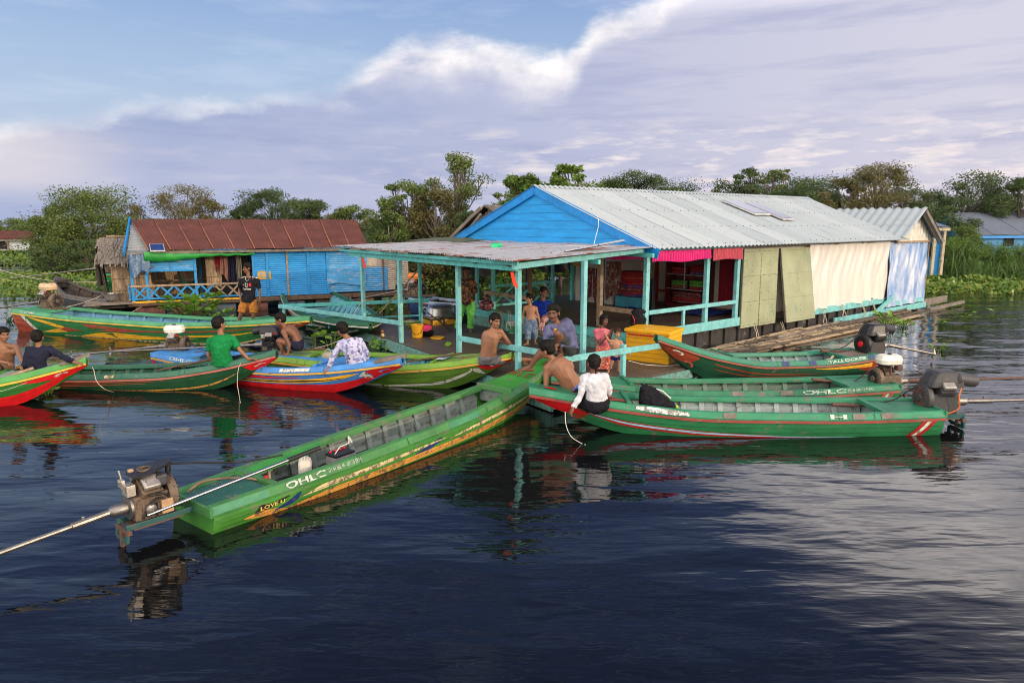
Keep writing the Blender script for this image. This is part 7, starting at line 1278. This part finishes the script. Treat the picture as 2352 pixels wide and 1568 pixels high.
for k_, (u, z1, z0) in enumerate(((3.9, .42, .05), (5.1, .42, .08), (7.2, .6, .2), (8.3, .6, .3), (9.6, .5, .2), (10.3, .5, .16))): rope('tie_rope', [H.p(u, -.1, z1), H.p(u + .04, -.16, (z0 + z1) / 2), H.p(u - .05, -.2, z0), H.p(u + .1, -.22, z0 + .02), H.p(u + .14, -.14, (z0 + z1) / 2), H.p(u + .12, -.08, z1)], .01, ROPE, None, None) and None
for o in list(COL.objects):
    if o.name.startswith('tie_rope'): tag(o, 'short looped tie rope hanging down the black float wall', 'rope', 'tie ropes along the float wall')
for k_, (px, Y) in enumerate(((1142, 16.8), (1150, 16.7), (1166, 16.3))): rope('coiled_rope', [dep(px, 712, Y), dep(px + 3, 730, Y - .1), dep(px - 4, 750, Y - .3), dep(px + 6, 756, Y - .35), dep(px + 8, 735, Y - .15), dep(px + 5, 714, Y)], .011, (ROPED, ROPED, ROPE)[k_], ('brown rope coil hanging on the porch step beside the woman', 'second brown rope coil on the porch step', 'pale rope coil on the porch step')[k_])
# bamboo raft beside the house
BAM = wood('bamboo', (.34, .26, .17), (2, 2, 2), var=.2); r_ = random.Random(4); grp = 'bamboo poles of the raft beside the house'
BMX = [BAM, wood('bamboo_dark', (.1, .075, .055), (2, 2, 2), var=.2), wood('bamboo_grey', (.24, .2, .16), (2, 2, 2), var=.2)]
for i in range(46):
    u = r_.uniform(.9, 8.5); L = r_.uniform(2.0, 6.0); v = -r_.uniform(.2, .85); z = .0 + .16 * r_.random() * (1.2 + v); dv = r_.uniform(-.16, .2); rd = r_.uniform(.03, .05)
    u1 = min(13.6 + r_.uniform(-.5, .9), u + L); a, b_ = H.p(u, v, z), H.p(u1, max(-1.0, min(-.16, v + dv)), max(0.0, z + r_.uniform(-.05, .06))); n = max(3, int((b_ - a).length / .3)); pts = []; rs = []
    for k_ in range(n + 1): q = a.lerp(b_, k_ / n) + VV((0, 0, .008 * math.sin(k_ * .5 + i))); pts.append(q); rs.append(rd * (1.12 if k_ % 2 else .95))
    tag(MB().tube(pts, rs, 8).build('bamboo_pole', BMX[i % 3], smooth=True), 'weathered bamboo pole in the floating raft along the house', 'bamboo pole', grp)
mb = MB()
for i in range(150):
    u = r_.uniform(1.0, 12.5); v = -r_.uniform(.2, 1.0); p = H.p(u, v, .1 + r_.random() * .12); q = p + VV((r_.uniform(-.5, .5), r_.uniform(-.3, .3), r_.uniform(-.08, .06))); mb.bar(p, q, r_.uniform(.01, .03), .01)
o = mb.build('dry_twigs', BMX[1]); o['kind'] = 'stuff'
tag(MB().bar(H.p(13.6, -.5, .1), H.p(16.8, -.45, .12), .1, .1).build('raft_beam', WD_GREY), 'grey beam sticking out past the far end of the raft', 'beam')
# ======================================================================= plants
def leaf_mat(name, cols, rough=.55, trans=.25, sc=.6):
    m, nt, b = base_mat(name); ri = nt.nodes.new('ShaderNodeNewGeometry').outputs['Random Per Island']; n1 = noise(nt, coords(nt), sc, 3, .6)
    f = math_(nt, 'ADD', math_(nt, 'MULTIPLY', ri, .55), math_(nt, 'MULTIPLY', math_(nt, 'SUBTRACT', n1, .25), .9), clamp=True)
    c = ramp(nt, f, [(i / (len(cols) - 1), q) for i, q in enumerate(cols)]); nt.links.new(c, b.inputs['Base Color']); b.inputs['Roughness'].default_value = rough; b.inputs['Specular IOR Level'].default_value = .3
    if trans:
        t = nn(nt, 'ShaderNodeBsdfTranslucent', {0: c}); mx = nn(nt, 'ShaderNodeMixShader', {0: trans}); nt.links.new(b.outputs[0], mx.inputs[1]); nt.links.new(t.outputs[0], mx.inputs[2]); nt.links.new(mx.outputs[0], nt.nodes['Material Output'].inputs[0])
    return m
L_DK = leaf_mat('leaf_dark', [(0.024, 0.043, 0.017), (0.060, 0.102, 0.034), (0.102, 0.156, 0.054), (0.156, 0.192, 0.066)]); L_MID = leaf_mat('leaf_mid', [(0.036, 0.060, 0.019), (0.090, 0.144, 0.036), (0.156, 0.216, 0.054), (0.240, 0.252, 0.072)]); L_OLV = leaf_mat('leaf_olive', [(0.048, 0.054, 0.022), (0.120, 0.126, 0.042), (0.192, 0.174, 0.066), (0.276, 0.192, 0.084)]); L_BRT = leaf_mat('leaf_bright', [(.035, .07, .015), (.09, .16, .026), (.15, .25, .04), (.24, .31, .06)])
L_HYA = leaf_mat('hyacinth_leaf', [(.03, .07, .012), (.07, .15, .02), (.13, .23, .028), (.22, .27, .045), (.3, .22, .06)], .35, .2, 1.2); L_CLP = leaf_mat('hyacinth_bright', [(.1, .22, .02), (.17, .34, .035), (.26, .42, .06)], .35, .25, 1.2); L_GRS = leaf_mat('grass_leaf', [(.05, .1, .03), (.1, .19, .05), (.16, .25, .07)], .6, .25)
BARK = paint('bark', (.17, .135, .105), .9, var=.35, scale=5, st=(2, 2, .6), bump=.8); BARKD = paint('dark_bark', (.08, .062, .05), .9, var=.35, scale=5, bump=.8)
def leaves_mesh(name, C, S, mat, N=None, aspect=.5, droop=.0, r=None):
    'rhombic leaves: centres C (n,3), sizes S (n,), N preferred normals'
    r = r or rng; n = len(C); A = r.normal(size=(n, 3)); A[:, 2] = A[:, 2] * .6 - droop; A /= np.linalg.norm(A, axis=1)[:, None]
    Nn = r.normal(size=(n, 3)) + (N if N is not None else np.array([0, 0, .6])); B = np.cross(Nn, A); B /= np.linalg.norm(B, axis=1)[:, None] + 1e-9; Nn = np.cross(A, B)
    S = S[:, None]; V = np.stack([C - A * S * .5, C + B * S * aspect * .5 + Nn * S * .06, C + A * S * .5, C - B * S * aspect * .5 + Nn * S * .06], 1).reshape(-1, 3)
    return V.astype(np.float32), np.arange(n * 4, dtype=np.int32)
def mesh_np(name, V, idx, per, mat, parent=None, org=None):
    me = bpy.data.meshes.new(name); n = len(idx) // per
    if org is not None: V = V - np.array(org, dtype=np.float32)
    me.vertices.add(len(V)); me.vertices.foreach_set('co', V.ravel()); me.loops.add(len(idx)); me.loops.foreach_set('vertex_index', idx); me.polygons.add(n); me.polygons.foreach_set('loop_start', np.arange(0, n * per, per, dtype=np.int32)); me.update(); me.validate(); me.materials.append(mat)
    o = bpy.data.objects.new(name, me); COL.objects.link(o)
    if parent is not None: o.parent = parent; ORG[o] = ORG[parent]
    return o
def tree(label, px, pyt, wpx, Y, mat, bark=BARK, dens=1., leaf=.16, low=.35, ncl=26, sparse=.0, seed=0, name='tree', lean=0., base_z=0., grp='trees along the far bank', tall=1.0, droop=.1):
    r_ = random.Random(seed + int(px)); q = np.random.default_rng(seed + int(px)); top = dep(px, pyt, Y); Hh = top.z - base_z; W = wpx / 1568 * Y; bx = top.x - lean * W; t = thing(name, label, 'tree' if name != 'bush' else 'bush', (bx, Y, base_z), 0, grp)
    mb = MB(); tips = []; tr = max(.06, .02 * Hh); pts = [VV((bx, Y, base_z - .3))]; n = 5
    for i in range(1, n + 1): pts.append(VV((bx + lean * W * (i / n) ** 1.3 + r_.uniform(-.12, .12) * W * .3, Y + r_.uniform(-.1, .1) * W * .3, base_z + Hh * .8 * i / n)))
    P_ = crv(pts, 3); mb.tube(P_, [tr * (1 - .8 * i / (len(P_) - 1)) for i in range(len(P_))], 7)
    ncl = int(ncl * 1.5); low *= .65
    for i in range(ncl):
        f = r_.uniform(low, 1.0); a = r_.uniform(0, 6.283); prof = math.sqrt(max(.06, 1 - abs((f - .56) / .5) ** 3)) if tall == 1 else .55 + .4 * math.sin(f * 17 + seed)
        rad = W * .44 * max(.25, prof) * math.sqrt(r_.uniform(.25, 1)); c = VV((bx + lean * W * f + math.cos(a) * rad, Y + math.sin(a) * rad * .7, base_z + Hh * (f * .96) - r_.uniform(0, .05) * Hh)); tips.append((c, r_.uniform(.35, 1.1)))
        st = P_[min(len(P_) - 1, max(1, int(len(P_) * min(.98, f * .75))))]; mid = st.lerp(c, .5) + VV((r_.uniform(-.1, .1), 0, r_.uniform(-.12, .02) * Hh * .5)); bp = crv([st, mid, c], 4); mb.tube(bp, [tr * .26 * (1 - .8 * k / (len(bp) - 1)) + .008 for k in range(len(bp))], 5)
        for k in range(3): e = c + VV((r_.uniform(-1, 1), r_.uniform(-1, 1), r_.uniform(-.4, 1))) * W * .11; mb.tube([mid.lerp(c, .6), e], [.02, .006], 4)
    tips.append((VV((bx + lean * W, Y, base_z + Hh * .93)), .8)); mb.build('trunk', bark, t, smooth=True)
    CS, SS, NN = [], [], []
    cr = W * (.155 if ncl > 18 else .2)
    for c, s_ in tips:
        m_ = int(430 * dens * s_ * (1 - sparse)); d = q.normal(size=(m_, 3)); d /= np.linalg.norm(d, axis=1)[:, None]; rad = cr * s_ * q.uniform(.3, 1.1, size=(m_, 1)) ** .8 * np.where(q.uniform(size=(m_, 1)) < .14, q.uniform(1., 1.4, size=(m_, 1)), 1); d2 = d * rad * np.array([1.15, 1.0, .62]); C = np.array(c) + d2; C[:, 2] = np.maximum(C[:, 2], base_z + .05); CS.append(C); SS.append(q.uniform(.6, 1.3, m_) * leaf * .64); NN.append(d * .8 + np.array([0, 0, .5]))
    V, I = leaves_mesh('crown', np.concatenate(CS), np.concatenate(SS), mat, np.concatenate(NN), .52, droop, q); mesh_np('crown', V, I, 4, mat, t, ORG[t]); return t
T = tree
T('broad olive green tree left of the thatched hut', 200, 437, 286, 44, L_MID, dens=1.7, ncl=44, low=.12, seed=1, leaf=.2)
T('low green tree crowding the left side of the broad olive tree', 118, 470, 134, 43, L_MID, dens=1.2, ncl=20, low=.1, seed=2, leaf=.2); T('thin twiggy tree at the right side of the broad olive tree', 290, 462, 109, 45, L_OLV, dens=.6, ncl=18, low=.25, seed=3, sparse=.2, leaf=.18)
T('spreading pale olive tree with bare limbs behind the rust roof', 415, 420, 152, 46, L_OLV, dens=.8, ncl=30, low=.25, seed=4, sparse=.1, lean=-.1, leaf=.18); T('smaller olive tree right of the one with bare limbs', 482, 452, 103, 47, L_OLV, dens=.8, ncl=20, low=.2, seed=5, leaf=.18)
T('dark round tree behind the middle of the rust roof', 620, 432, 170, 48, L_DK, BARKD, dens=1.3, ncl=44, low=.1, seed=6, leaf=.2); T('second dark round tree, lower, right of the first', 705, 455, 122, 49, L_DK, BARKD, dens=1.6, ncl=28, low=.12, seed=7, leaf=.2); T('dark tree at the left shoulder of the dark round tree', 562, 468, 85, 50, L_DK, BARKD, dens=1.2, ncl=18, low=.12, seed=8, leaf=.2)
T('small rounded tree above the right end of the rust roof', 812, 468, 109, 44, L_MID, dens=1.3, ncl=22, low=.1, seed=9, leaf=.18); T('low bushy tree behind the right end of the rust roof', 760, 490, 109, 46, L_OLV, dens=1.1, ncl=20, low=.1, seed=10, leaf=.18)
T('leafy mango tree left of the tall sparse tree', 930, 408, 170, 32, L_MID, dens=1.1, ncl=34, low=.2, seed=11, leaf=.2, droop=.5, sparse=.1); T('olive tree with pale trunk beside the thatched gable', 1000, 430, 146, 31, L_OLV, dens=1., ncl=28, low=.2, seed=12, leaf=.18, droop=.5); T('tall sparse tree rising above the others', 1046, 338, 160, 32, L_MID, dens=.5, ncl=44, low=.25, seed=13, sparse=.15, leaf=.18, tall=2, droop=.6)
T('low leafy tree at the foot of the mango tree', 890, 480, 109, 30, L_MID, dens=1.1, ncl=22, low=.08, seed=14, leaf=.17); T('shaded tree behind the porch roof', 1080, 480, 97, 30, L_DK, dens=1.2, ncl=20, low=.05, seed=15, leaf=.17)
T('bright green big leaved tree above the blue gable', 1215, 392, 146, 30, L_BRT, dens=.8, ncl=26, low=.35, seed=16, leaf=.26, droop=.2); T('bright green shoot rising right of the gable peak', 1322, 367, 125, 29, L_BRT, dens=.6, ncl=28, low=.2, seed=17, leaf=.26, tall=2, sparse=.15); T('bright green leafy tree just above the pale roof ridge', 1290, 408, 134, 31, L_BRT, dens=.9, ncl=22, low=.3, seed=18, leaf=.24)
T('dark olive tree above the pale roof ridge', 1470, 388, 152, 44, L_DK, BARKD, dens=1.2, ncl=30, low=.3, seed=19, leaf=.18); T('dark low tree left of the dark olive tree', 1405, 410, 109, 45, L_DK, BARKD, dens=1.2, ncl=22, low=.2, seed=20, leaf=.18); T('small dark tree right of the dark olive tree', 1550, 425, 109, 46, L_DK, BARKD, dens=1.2, ncl=20, low=.2, seed=21, leaf=.18)
T('narrow tree above the solar panels', 1715, 376, 85, 42, L_DK, BARKD, dens=.7, ncl=34, low=.15, seed=22, leaf=.18, sparse=.1); T('round topped tree right of the narrow tree', 1790, 379, 95, 42, L_MID, dens=.7, ncl=34, low=.15, seed=23, leaf=.18); T('dark spreading tree behind the roof end', 1850, 418, 183, 40, L_DK, BARKD, dens=1.3, ncl=32, low=.2, seed=24, leaf=.18)
T('brownish tree left of the tallest right hand tree', 1940, 405, 134, 39, L_OLV, BARK, dens=1., ncl=28, low=.25, seed=25, leaf=.17); T('tall umbrella shaped tree behind the annex', 2022, 366, 164, 39, L_OLV, BARK, dens=.9, ncl=34, low=.5, seed=26, leaf=.17); T('dense tree right of the umbrella shaped tree', 2105, 432, 158, 40, L_DK, BARK, dens=1.3, ncl=30, low=.15, seed=27, leaf=.18)
T('broad tree above the far grey roof', 2235, 388, 183, 41, L_DK, BARKD, dens=1.1, ncl=36, low=.3, seed=28, leaf=.18); T('tree cut by the right edge of the view', 2350, 402, 109, 40, L_DK, BARKD, dens=1.1, ncl=24, low=.2, seed=29, leaf=.18); T('low dark tree between the annex and the far grey roof', 2180, 470, 134, 38, L_DK, BARKD, dens=1.3, ncl=24, low=.05, seed=30, leaf=.18); T('low tree under the broad tree at the right', 2300, 445, 158, 42, L_DK, BARKD, dens=1.3, ncl=26, low=.1, seed=31, leaf=.18)
T('distant pale tree line clump at the far left', 30, 505, 109, 85, L_MID, dens=1., ncl=24, low=.1, seed=32, leaf=.3); T('distant low clump right of the far left house', 90, 515, 134, 80, L_MID, dens=1., ncl=24, low=.1, seed=33, leaf=.3); T('small tree behind the thatched hut', 345, 500, 73, 50, L_MID, dens=1.2, ncl=16, low=.1, seed=34, leaf=.2); T('low trees between roof and mango tree', 855, 500, 85, 42, L_OLV, dens=1.1, ncl=16, low=.05, seed=35, leaf=.18)
def bush(label, px, pyt, wpx, Y, mat, seed, leaf=.13, dens=1.2, ncl=16, z=0.): return tree(label, px, pyt, wpx, Y, mat, BARKD, dens, leaf, .02, ncl, 0, seed, 'bush', 0, z, 'bushes at the water edge')
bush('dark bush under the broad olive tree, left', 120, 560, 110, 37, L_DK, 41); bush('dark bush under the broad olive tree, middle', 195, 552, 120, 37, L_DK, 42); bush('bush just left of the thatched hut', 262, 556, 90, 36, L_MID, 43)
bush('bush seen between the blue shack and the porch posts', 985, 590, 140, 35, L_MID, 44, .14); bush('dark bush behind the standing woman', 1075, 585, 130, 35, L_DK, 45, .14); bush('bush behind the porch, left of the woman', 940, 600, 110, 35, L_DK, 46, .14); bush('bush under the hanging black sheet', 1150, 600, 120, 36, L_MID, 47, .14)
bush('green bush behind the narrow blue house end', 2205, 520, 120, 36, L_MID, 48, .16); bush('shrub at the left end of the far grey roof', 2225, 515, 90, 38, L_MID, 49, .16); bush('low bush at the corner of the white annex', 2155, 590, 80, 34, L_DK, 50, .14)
# feathery reeds at the right
def reeds(label, px, pyt, wpx, Y, seed, n=300, mat=None, nm='reed_clump', grp='feathery reeds at the right', cat='reeds'):
    q = np.random.default_rng(seed); top = dep(px, pyt, Y); W = wpx / 1568 * Y; t = thing(nm, label, cat, (top.x, Y, 0), 0, grp); V = []; I = []; k = 0; C = []
    for i in range(n):
        x = top.x + q.normal() * W * .27; y = Y + q.normal() * W * .2; h_ = top.z * q.uniform(.55, 1.02) * max(.35, 1 - ((x - top.x) / W) ** 2 * 1.6); ln = q.normal(size=2) * .27 * h_; p0 = np.array([x, y, 0]); p1 = p0 + np.array([ln[0] * .4, ln[1] * .4, h_ * .6]); p2 = p0 + np.array([ln[0], ln[1], h_]); s = q.normal(size=3) * .02; s[2] = 0; V += [p0 - s, p0 + s, p1 + s * .7, p1 - s * .7, p1 - s * .7, p1 + s * .7, p2 + s * .15, p2 - s * .15]
        for j in range(9): f = q.uniform(.3, 1.0); C.append(lerp(p0, p2, f) + q.normal(size=3) * .07)
    mesh_np('stems', np.array(V, dtype=np.float32), np.arange(len(V), dtype=np.int32), 4, mat or L_GRS, t, ORG[t])['kind'] = 'stuff'; C = np.array(C); v, i_ = leaves_mesh('l', C, q.uniform(.1, .22, len(C)), None, None, .13, -.5, q); mesh_np('foliage', v, i_, 4, mat or L_GRS, t, ORG[t])['kind'] = 'stuff'
for i, (px, py, w_, Y, lab) in enumerate(((2185, 535, 130, 34, 'feathery reeds beside the blue and white tarpaulin'), (2245, 548, 150, 35, 'tall feathery reeds in the middle of the right bank'), (2310, 552, 150, 35, 'tall feathery reeds near the right edge'), (2370, 552, 130, 35, 'feathery reeds cut by the right edge'), (2215, 592, 120, 33, 'lower feathery reeds in front of the tall ones'), (2320, 592, 130, 33, 'low feathery reeds in front near the right edge'))): reeds(lab, px, py, w_, Y, 60 + i)
bush('soft bright bush before the reeds, beside the tarpaulin', 2195, 548, 130, 33.5, L_BRT, 71, .11); bush('soft bright bush before the reeds, middle', 2265, 562, 140, 34, L_BRT, 72, .11); bush('soft bright bush before the reeds, at the right edge', 2345, 566, 130, 33.5, L_BRT, 73, .11)
# land and water hyacinth
bank = MB(); pts = [(-120, 62), (-60, 52), (-30, 46), (-18, 47), (-8, 45), (-3, 38), (4, 38), (14, 38), (17, 36.5), (24, 36), (60, 38), (140, 45)]; vs = [(x, y, .06) for x, y in pts] + [(x * 3, 600, .3) for x, y in pts]; n = len(pts); bank.add(vs, [(i, i + 1, n + i + 1, n + i) for i in range(n - 1)])
SOIL = paint('marsh_ground', (.04, .06, .02), .95, var=.5, scale=.6); o = bank.build('ground', SOIL); o['kind'] = 'structure'
def hya(poly, dens, seed, size=.12, hmax=.32, name='water_hyacinth'):
    q = np.random.default_rng(seed); P_ = np.array([[at(x, y, .05).x, at(x, y, .05).y] for x, y in poly]); lo, hi = P_.min(0), P_.max(0); area = (hi - lo).prod(); n = int(area * dens); X = q.uniform(lo, hi, size=(n, 2)); ins = np.zeros(n, bool); j = len(P_) - 1
    for i in range(len(P_)):
        c = ((P_[i, 1] > X[:, 1]) != (P_[j, 1] > X[:, 1])) & (X[:, 0] < (P_[j, 0] - P_[i, 0]) * (X[:, 1] - P_[i, 1]) / (P_[j, 1] - P_[i, 1] + 1e-12) + P_[i, 0]); ins ^= c; j = i
    X = X[ins]; n = len(X); ph = np.sin(X[:, 0] * 1.7 + 1.3 * np.sin(X[:, 1] * 1.1)) * np.cos(X[:, 1] * 1.9) * .5 + .5; keep = q.uniform(size=n) < .35 + .75 * ph; X = X[keep]; ph = ph[keep]; n = len(X)
    h = q.uniform(.03, 1, n) * hmax * (.45 + .7 * ph); C = np.column_stack([X, h]); s = q.uniform(.6, 1.35, n) * size; Nn = q.normal(size=(n, 3)) * .55 + np.array([.0, -.35, .75]); Nn /= np.linalg.norm(Nn, axis=1)[:, None]; A = q.normal(size=(n, 3)); A -= Nn * (A * Nn).sum(1)[:, None]; A /= np.linalg.norm(A, axis=1)[:, None]; B = np.cross(Nn, A); V = []
    for a in range(6): th = a * math.pi / 3; V.append(C + A * (math.cos(th) * s * .5)[:, None] + B * (math.sin(th) * s * .42)[:, None] + Nn * (s * .08 * (1 if a % 3 == 0 else 0))[:, None])
    V = np.stack(V, 1).reshape(-1, 3).astype(np.float32); o = mesh_np(name, V, np.arange(len(V), dtype=np.int32), 6, L_HYA); o['kind'] = 'stuff'; return o
hya([(-60, 632), (60, 628), (120, 640), (240, 632), (248, 668), (200, 672), (150, 690), (60, 682), (-60, 690)], 70, 1, .13, .4)
hya([(-60, 590), (120, 592), (240, 588), (240, 622), (120, 622), (60, 612), (-60, 606)], 38, 2, .15, .4); hya([(-60, 572), (80, 574), (240, 575), (240, 592), (-60, 592)], 16, 21, .2, .5)
hya([(930, 615), (1250, 612), (1250, 660), (1130, 664), (1090, 668), (935, 662)], 90, 3, .13, .45); hya([(850, 700), (905, 694), (940, 700), (870, 722)], 60, 31, .1, .2)
hya([(2118, 640), (2420, 640), (2420, 676), (2300, 676), (2118, 672)], 85, 4, .14, .5); hya([(2120, 610), (2420, 610), (2420, 642), (2120, 642)], 40, 41, .16, .7)
hya([(850, 782), (900, 800), (1010, 838), (985, 842), (900, 815), (845, 795)], 30, 6, .1, .14); hya([(560, 790), (640, 800), (660, 822), (600, 812)], 40, 61, .1, .15)
def clump(label, px, py, rad, hgt, n, size, seed, z=0.):
    c = at(px, py, z); q = random.Random(seed); t = thing('hyacinth_plant', label, 'plant', c, 0, 'loose hyacinth plants'); s = MB(); l = MB()
    for i in range(n):
        a = q.uniform(0, 6.283); rr = rad * math.sqrt(q.random()); h_ = hgt * q.uniform(.3, 1); b0 = c + VV((math.cos(a) * rr * .5, math.sin(a) * rr * .5, 0)); e = c + VV((math.cos(a) * rr, math.sin(a) * rr, h_)); s.tube(crv([b0, b0.lerp(e, .5) + VV((0, 0, .03)), e], 3), [.012, .011, .009, .008, .007, .006, .005], 5); d = VV((math.cos(a + q.uniform(-.8, .8)), math.sin(a + q.uniform(-.8, .8)), q.uniform(-.1, .9))).normalized(); sd = d.cross(VV((q.uniform(-.4, .4), q.uniform(-.4, .4), 1))).normalized(); u_ = sd.cross(d); L = size * q.uniform(.8, 1.35); V_ = []
        for f, w_ in ((0, .12), (.15, .34), (.4, .46), (.65, .4), (.85, .22), (1, .02)): m_ = e + d * L * f - u_ * (.1 * L * f * f); V_ += [m_ - sd * L * w_ + u_ * L * .1, m_, m_ + sd * L * w_ + u_ * L * .1]
        l.add(V_, [(3 * k + j, 3 * k + j + 1, 3 * k + j + 4, 3 * k + j + 3) for k in range(5) for j in (0, 1)])
    s.build('stalks', L_GRS, t, smooth=True); l.build('leaves', L_CLP, t, smooth=True)
clump('big leafy hyacinth plant floating in front of the blue shack veranda', 445, 735, .75, .75, 60, .27, 1); clump('smaller hyacinth beside the big one, towards the standing boy', 505, 738, .4, .35, 22, .14, 2)
clump('single tall hyacinth leaf between the lime boat and the porch', 1031, 824, .05, .42, 2, .13, 3); clump('hyacinth plant behind the crouching boy', 722, 800, .12, .5, 5, .17, 4); clump('hyacinth leaves left of the floral shirt', 762, 800, .2, .4, 9, .15, 5); clump('low hyacinth plant between the lime boat and the porch fascia', 875, 800, .3, .22, 12, .13, 6); clump('hyacinth plant left of the ribbed green boat', 880, 712, .5, .4, 26, .13, 16)
clump('bright hyacinth plant on the edge of the bamboo raft', 2035, 757, .3, .42, 26, .15, 7); clump('low hyacinth beside the bright one on the raft', 2075, 752, .25, .2, 16, .12, 8); clump('small floating hyacinth out on the open water at the right', 2160, 806, .2, .16, 9, .1, 9); clump('tiny floating plant near the raft end', 2165, 745, .2, .14, 8, .09, 10); clump('tiny floating plant right of the raft end', 2210, 730, .3, .2, 8, .09, 11); clump('lone floating plant farther right', 2280, 728, .1, .3, 4, .12, 12)
clump('small hyacinth by the corner of the long patterned boat', 20, 738, .25, .25, 12, .12, 13); clump('hyacinth tuft in front of the dark wooden boat', 160, 735, .4, .3, 18, .13, 14); clump('small hyacinth tuft under the jetty', 232, 722, .3, .3, 14, .12, 15); clump('weed tuft under the left red bow', 107, 905, .15, .08, 8, .08, 17); clump('weed tuft under the blue bow', 885, 885, .2, .08, 9, .08, 18); clump('weeds between the two green bows', 1215, 905, .15, .15, 9, .09, 19)

r_ = random.Random(77)
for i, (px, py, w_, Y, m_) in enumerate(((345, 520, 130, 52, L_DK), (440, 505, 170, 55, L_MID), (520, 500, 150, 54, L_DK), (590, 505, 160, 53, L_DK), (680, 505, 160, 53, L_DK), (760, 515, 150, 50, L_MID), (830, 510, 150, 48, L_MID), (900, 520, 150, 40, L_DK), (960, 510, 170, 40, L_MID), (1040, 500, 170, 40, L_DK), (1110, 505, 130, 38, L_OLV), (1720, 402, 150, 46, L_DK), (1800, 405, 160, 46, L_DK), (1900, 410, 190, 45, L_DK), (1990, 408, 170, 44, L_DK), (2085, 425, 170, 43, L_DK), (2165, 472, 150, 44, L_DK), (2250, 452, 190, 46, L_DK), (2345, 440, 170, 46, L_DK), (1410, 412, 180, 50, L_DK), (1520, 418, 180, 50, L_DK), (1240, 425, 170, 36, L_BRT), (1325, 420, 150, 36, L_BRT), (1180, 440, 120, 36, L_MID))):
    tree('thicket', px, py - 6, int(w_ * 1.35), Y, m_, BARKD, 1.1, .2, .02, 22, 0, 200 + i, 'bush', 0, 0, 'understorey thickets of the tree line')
for o in COL.objects:
    if o.get('group') == 'understorey thickets of the tree line': o['label'] = 'dense thicket filling the gaps under the tree line'
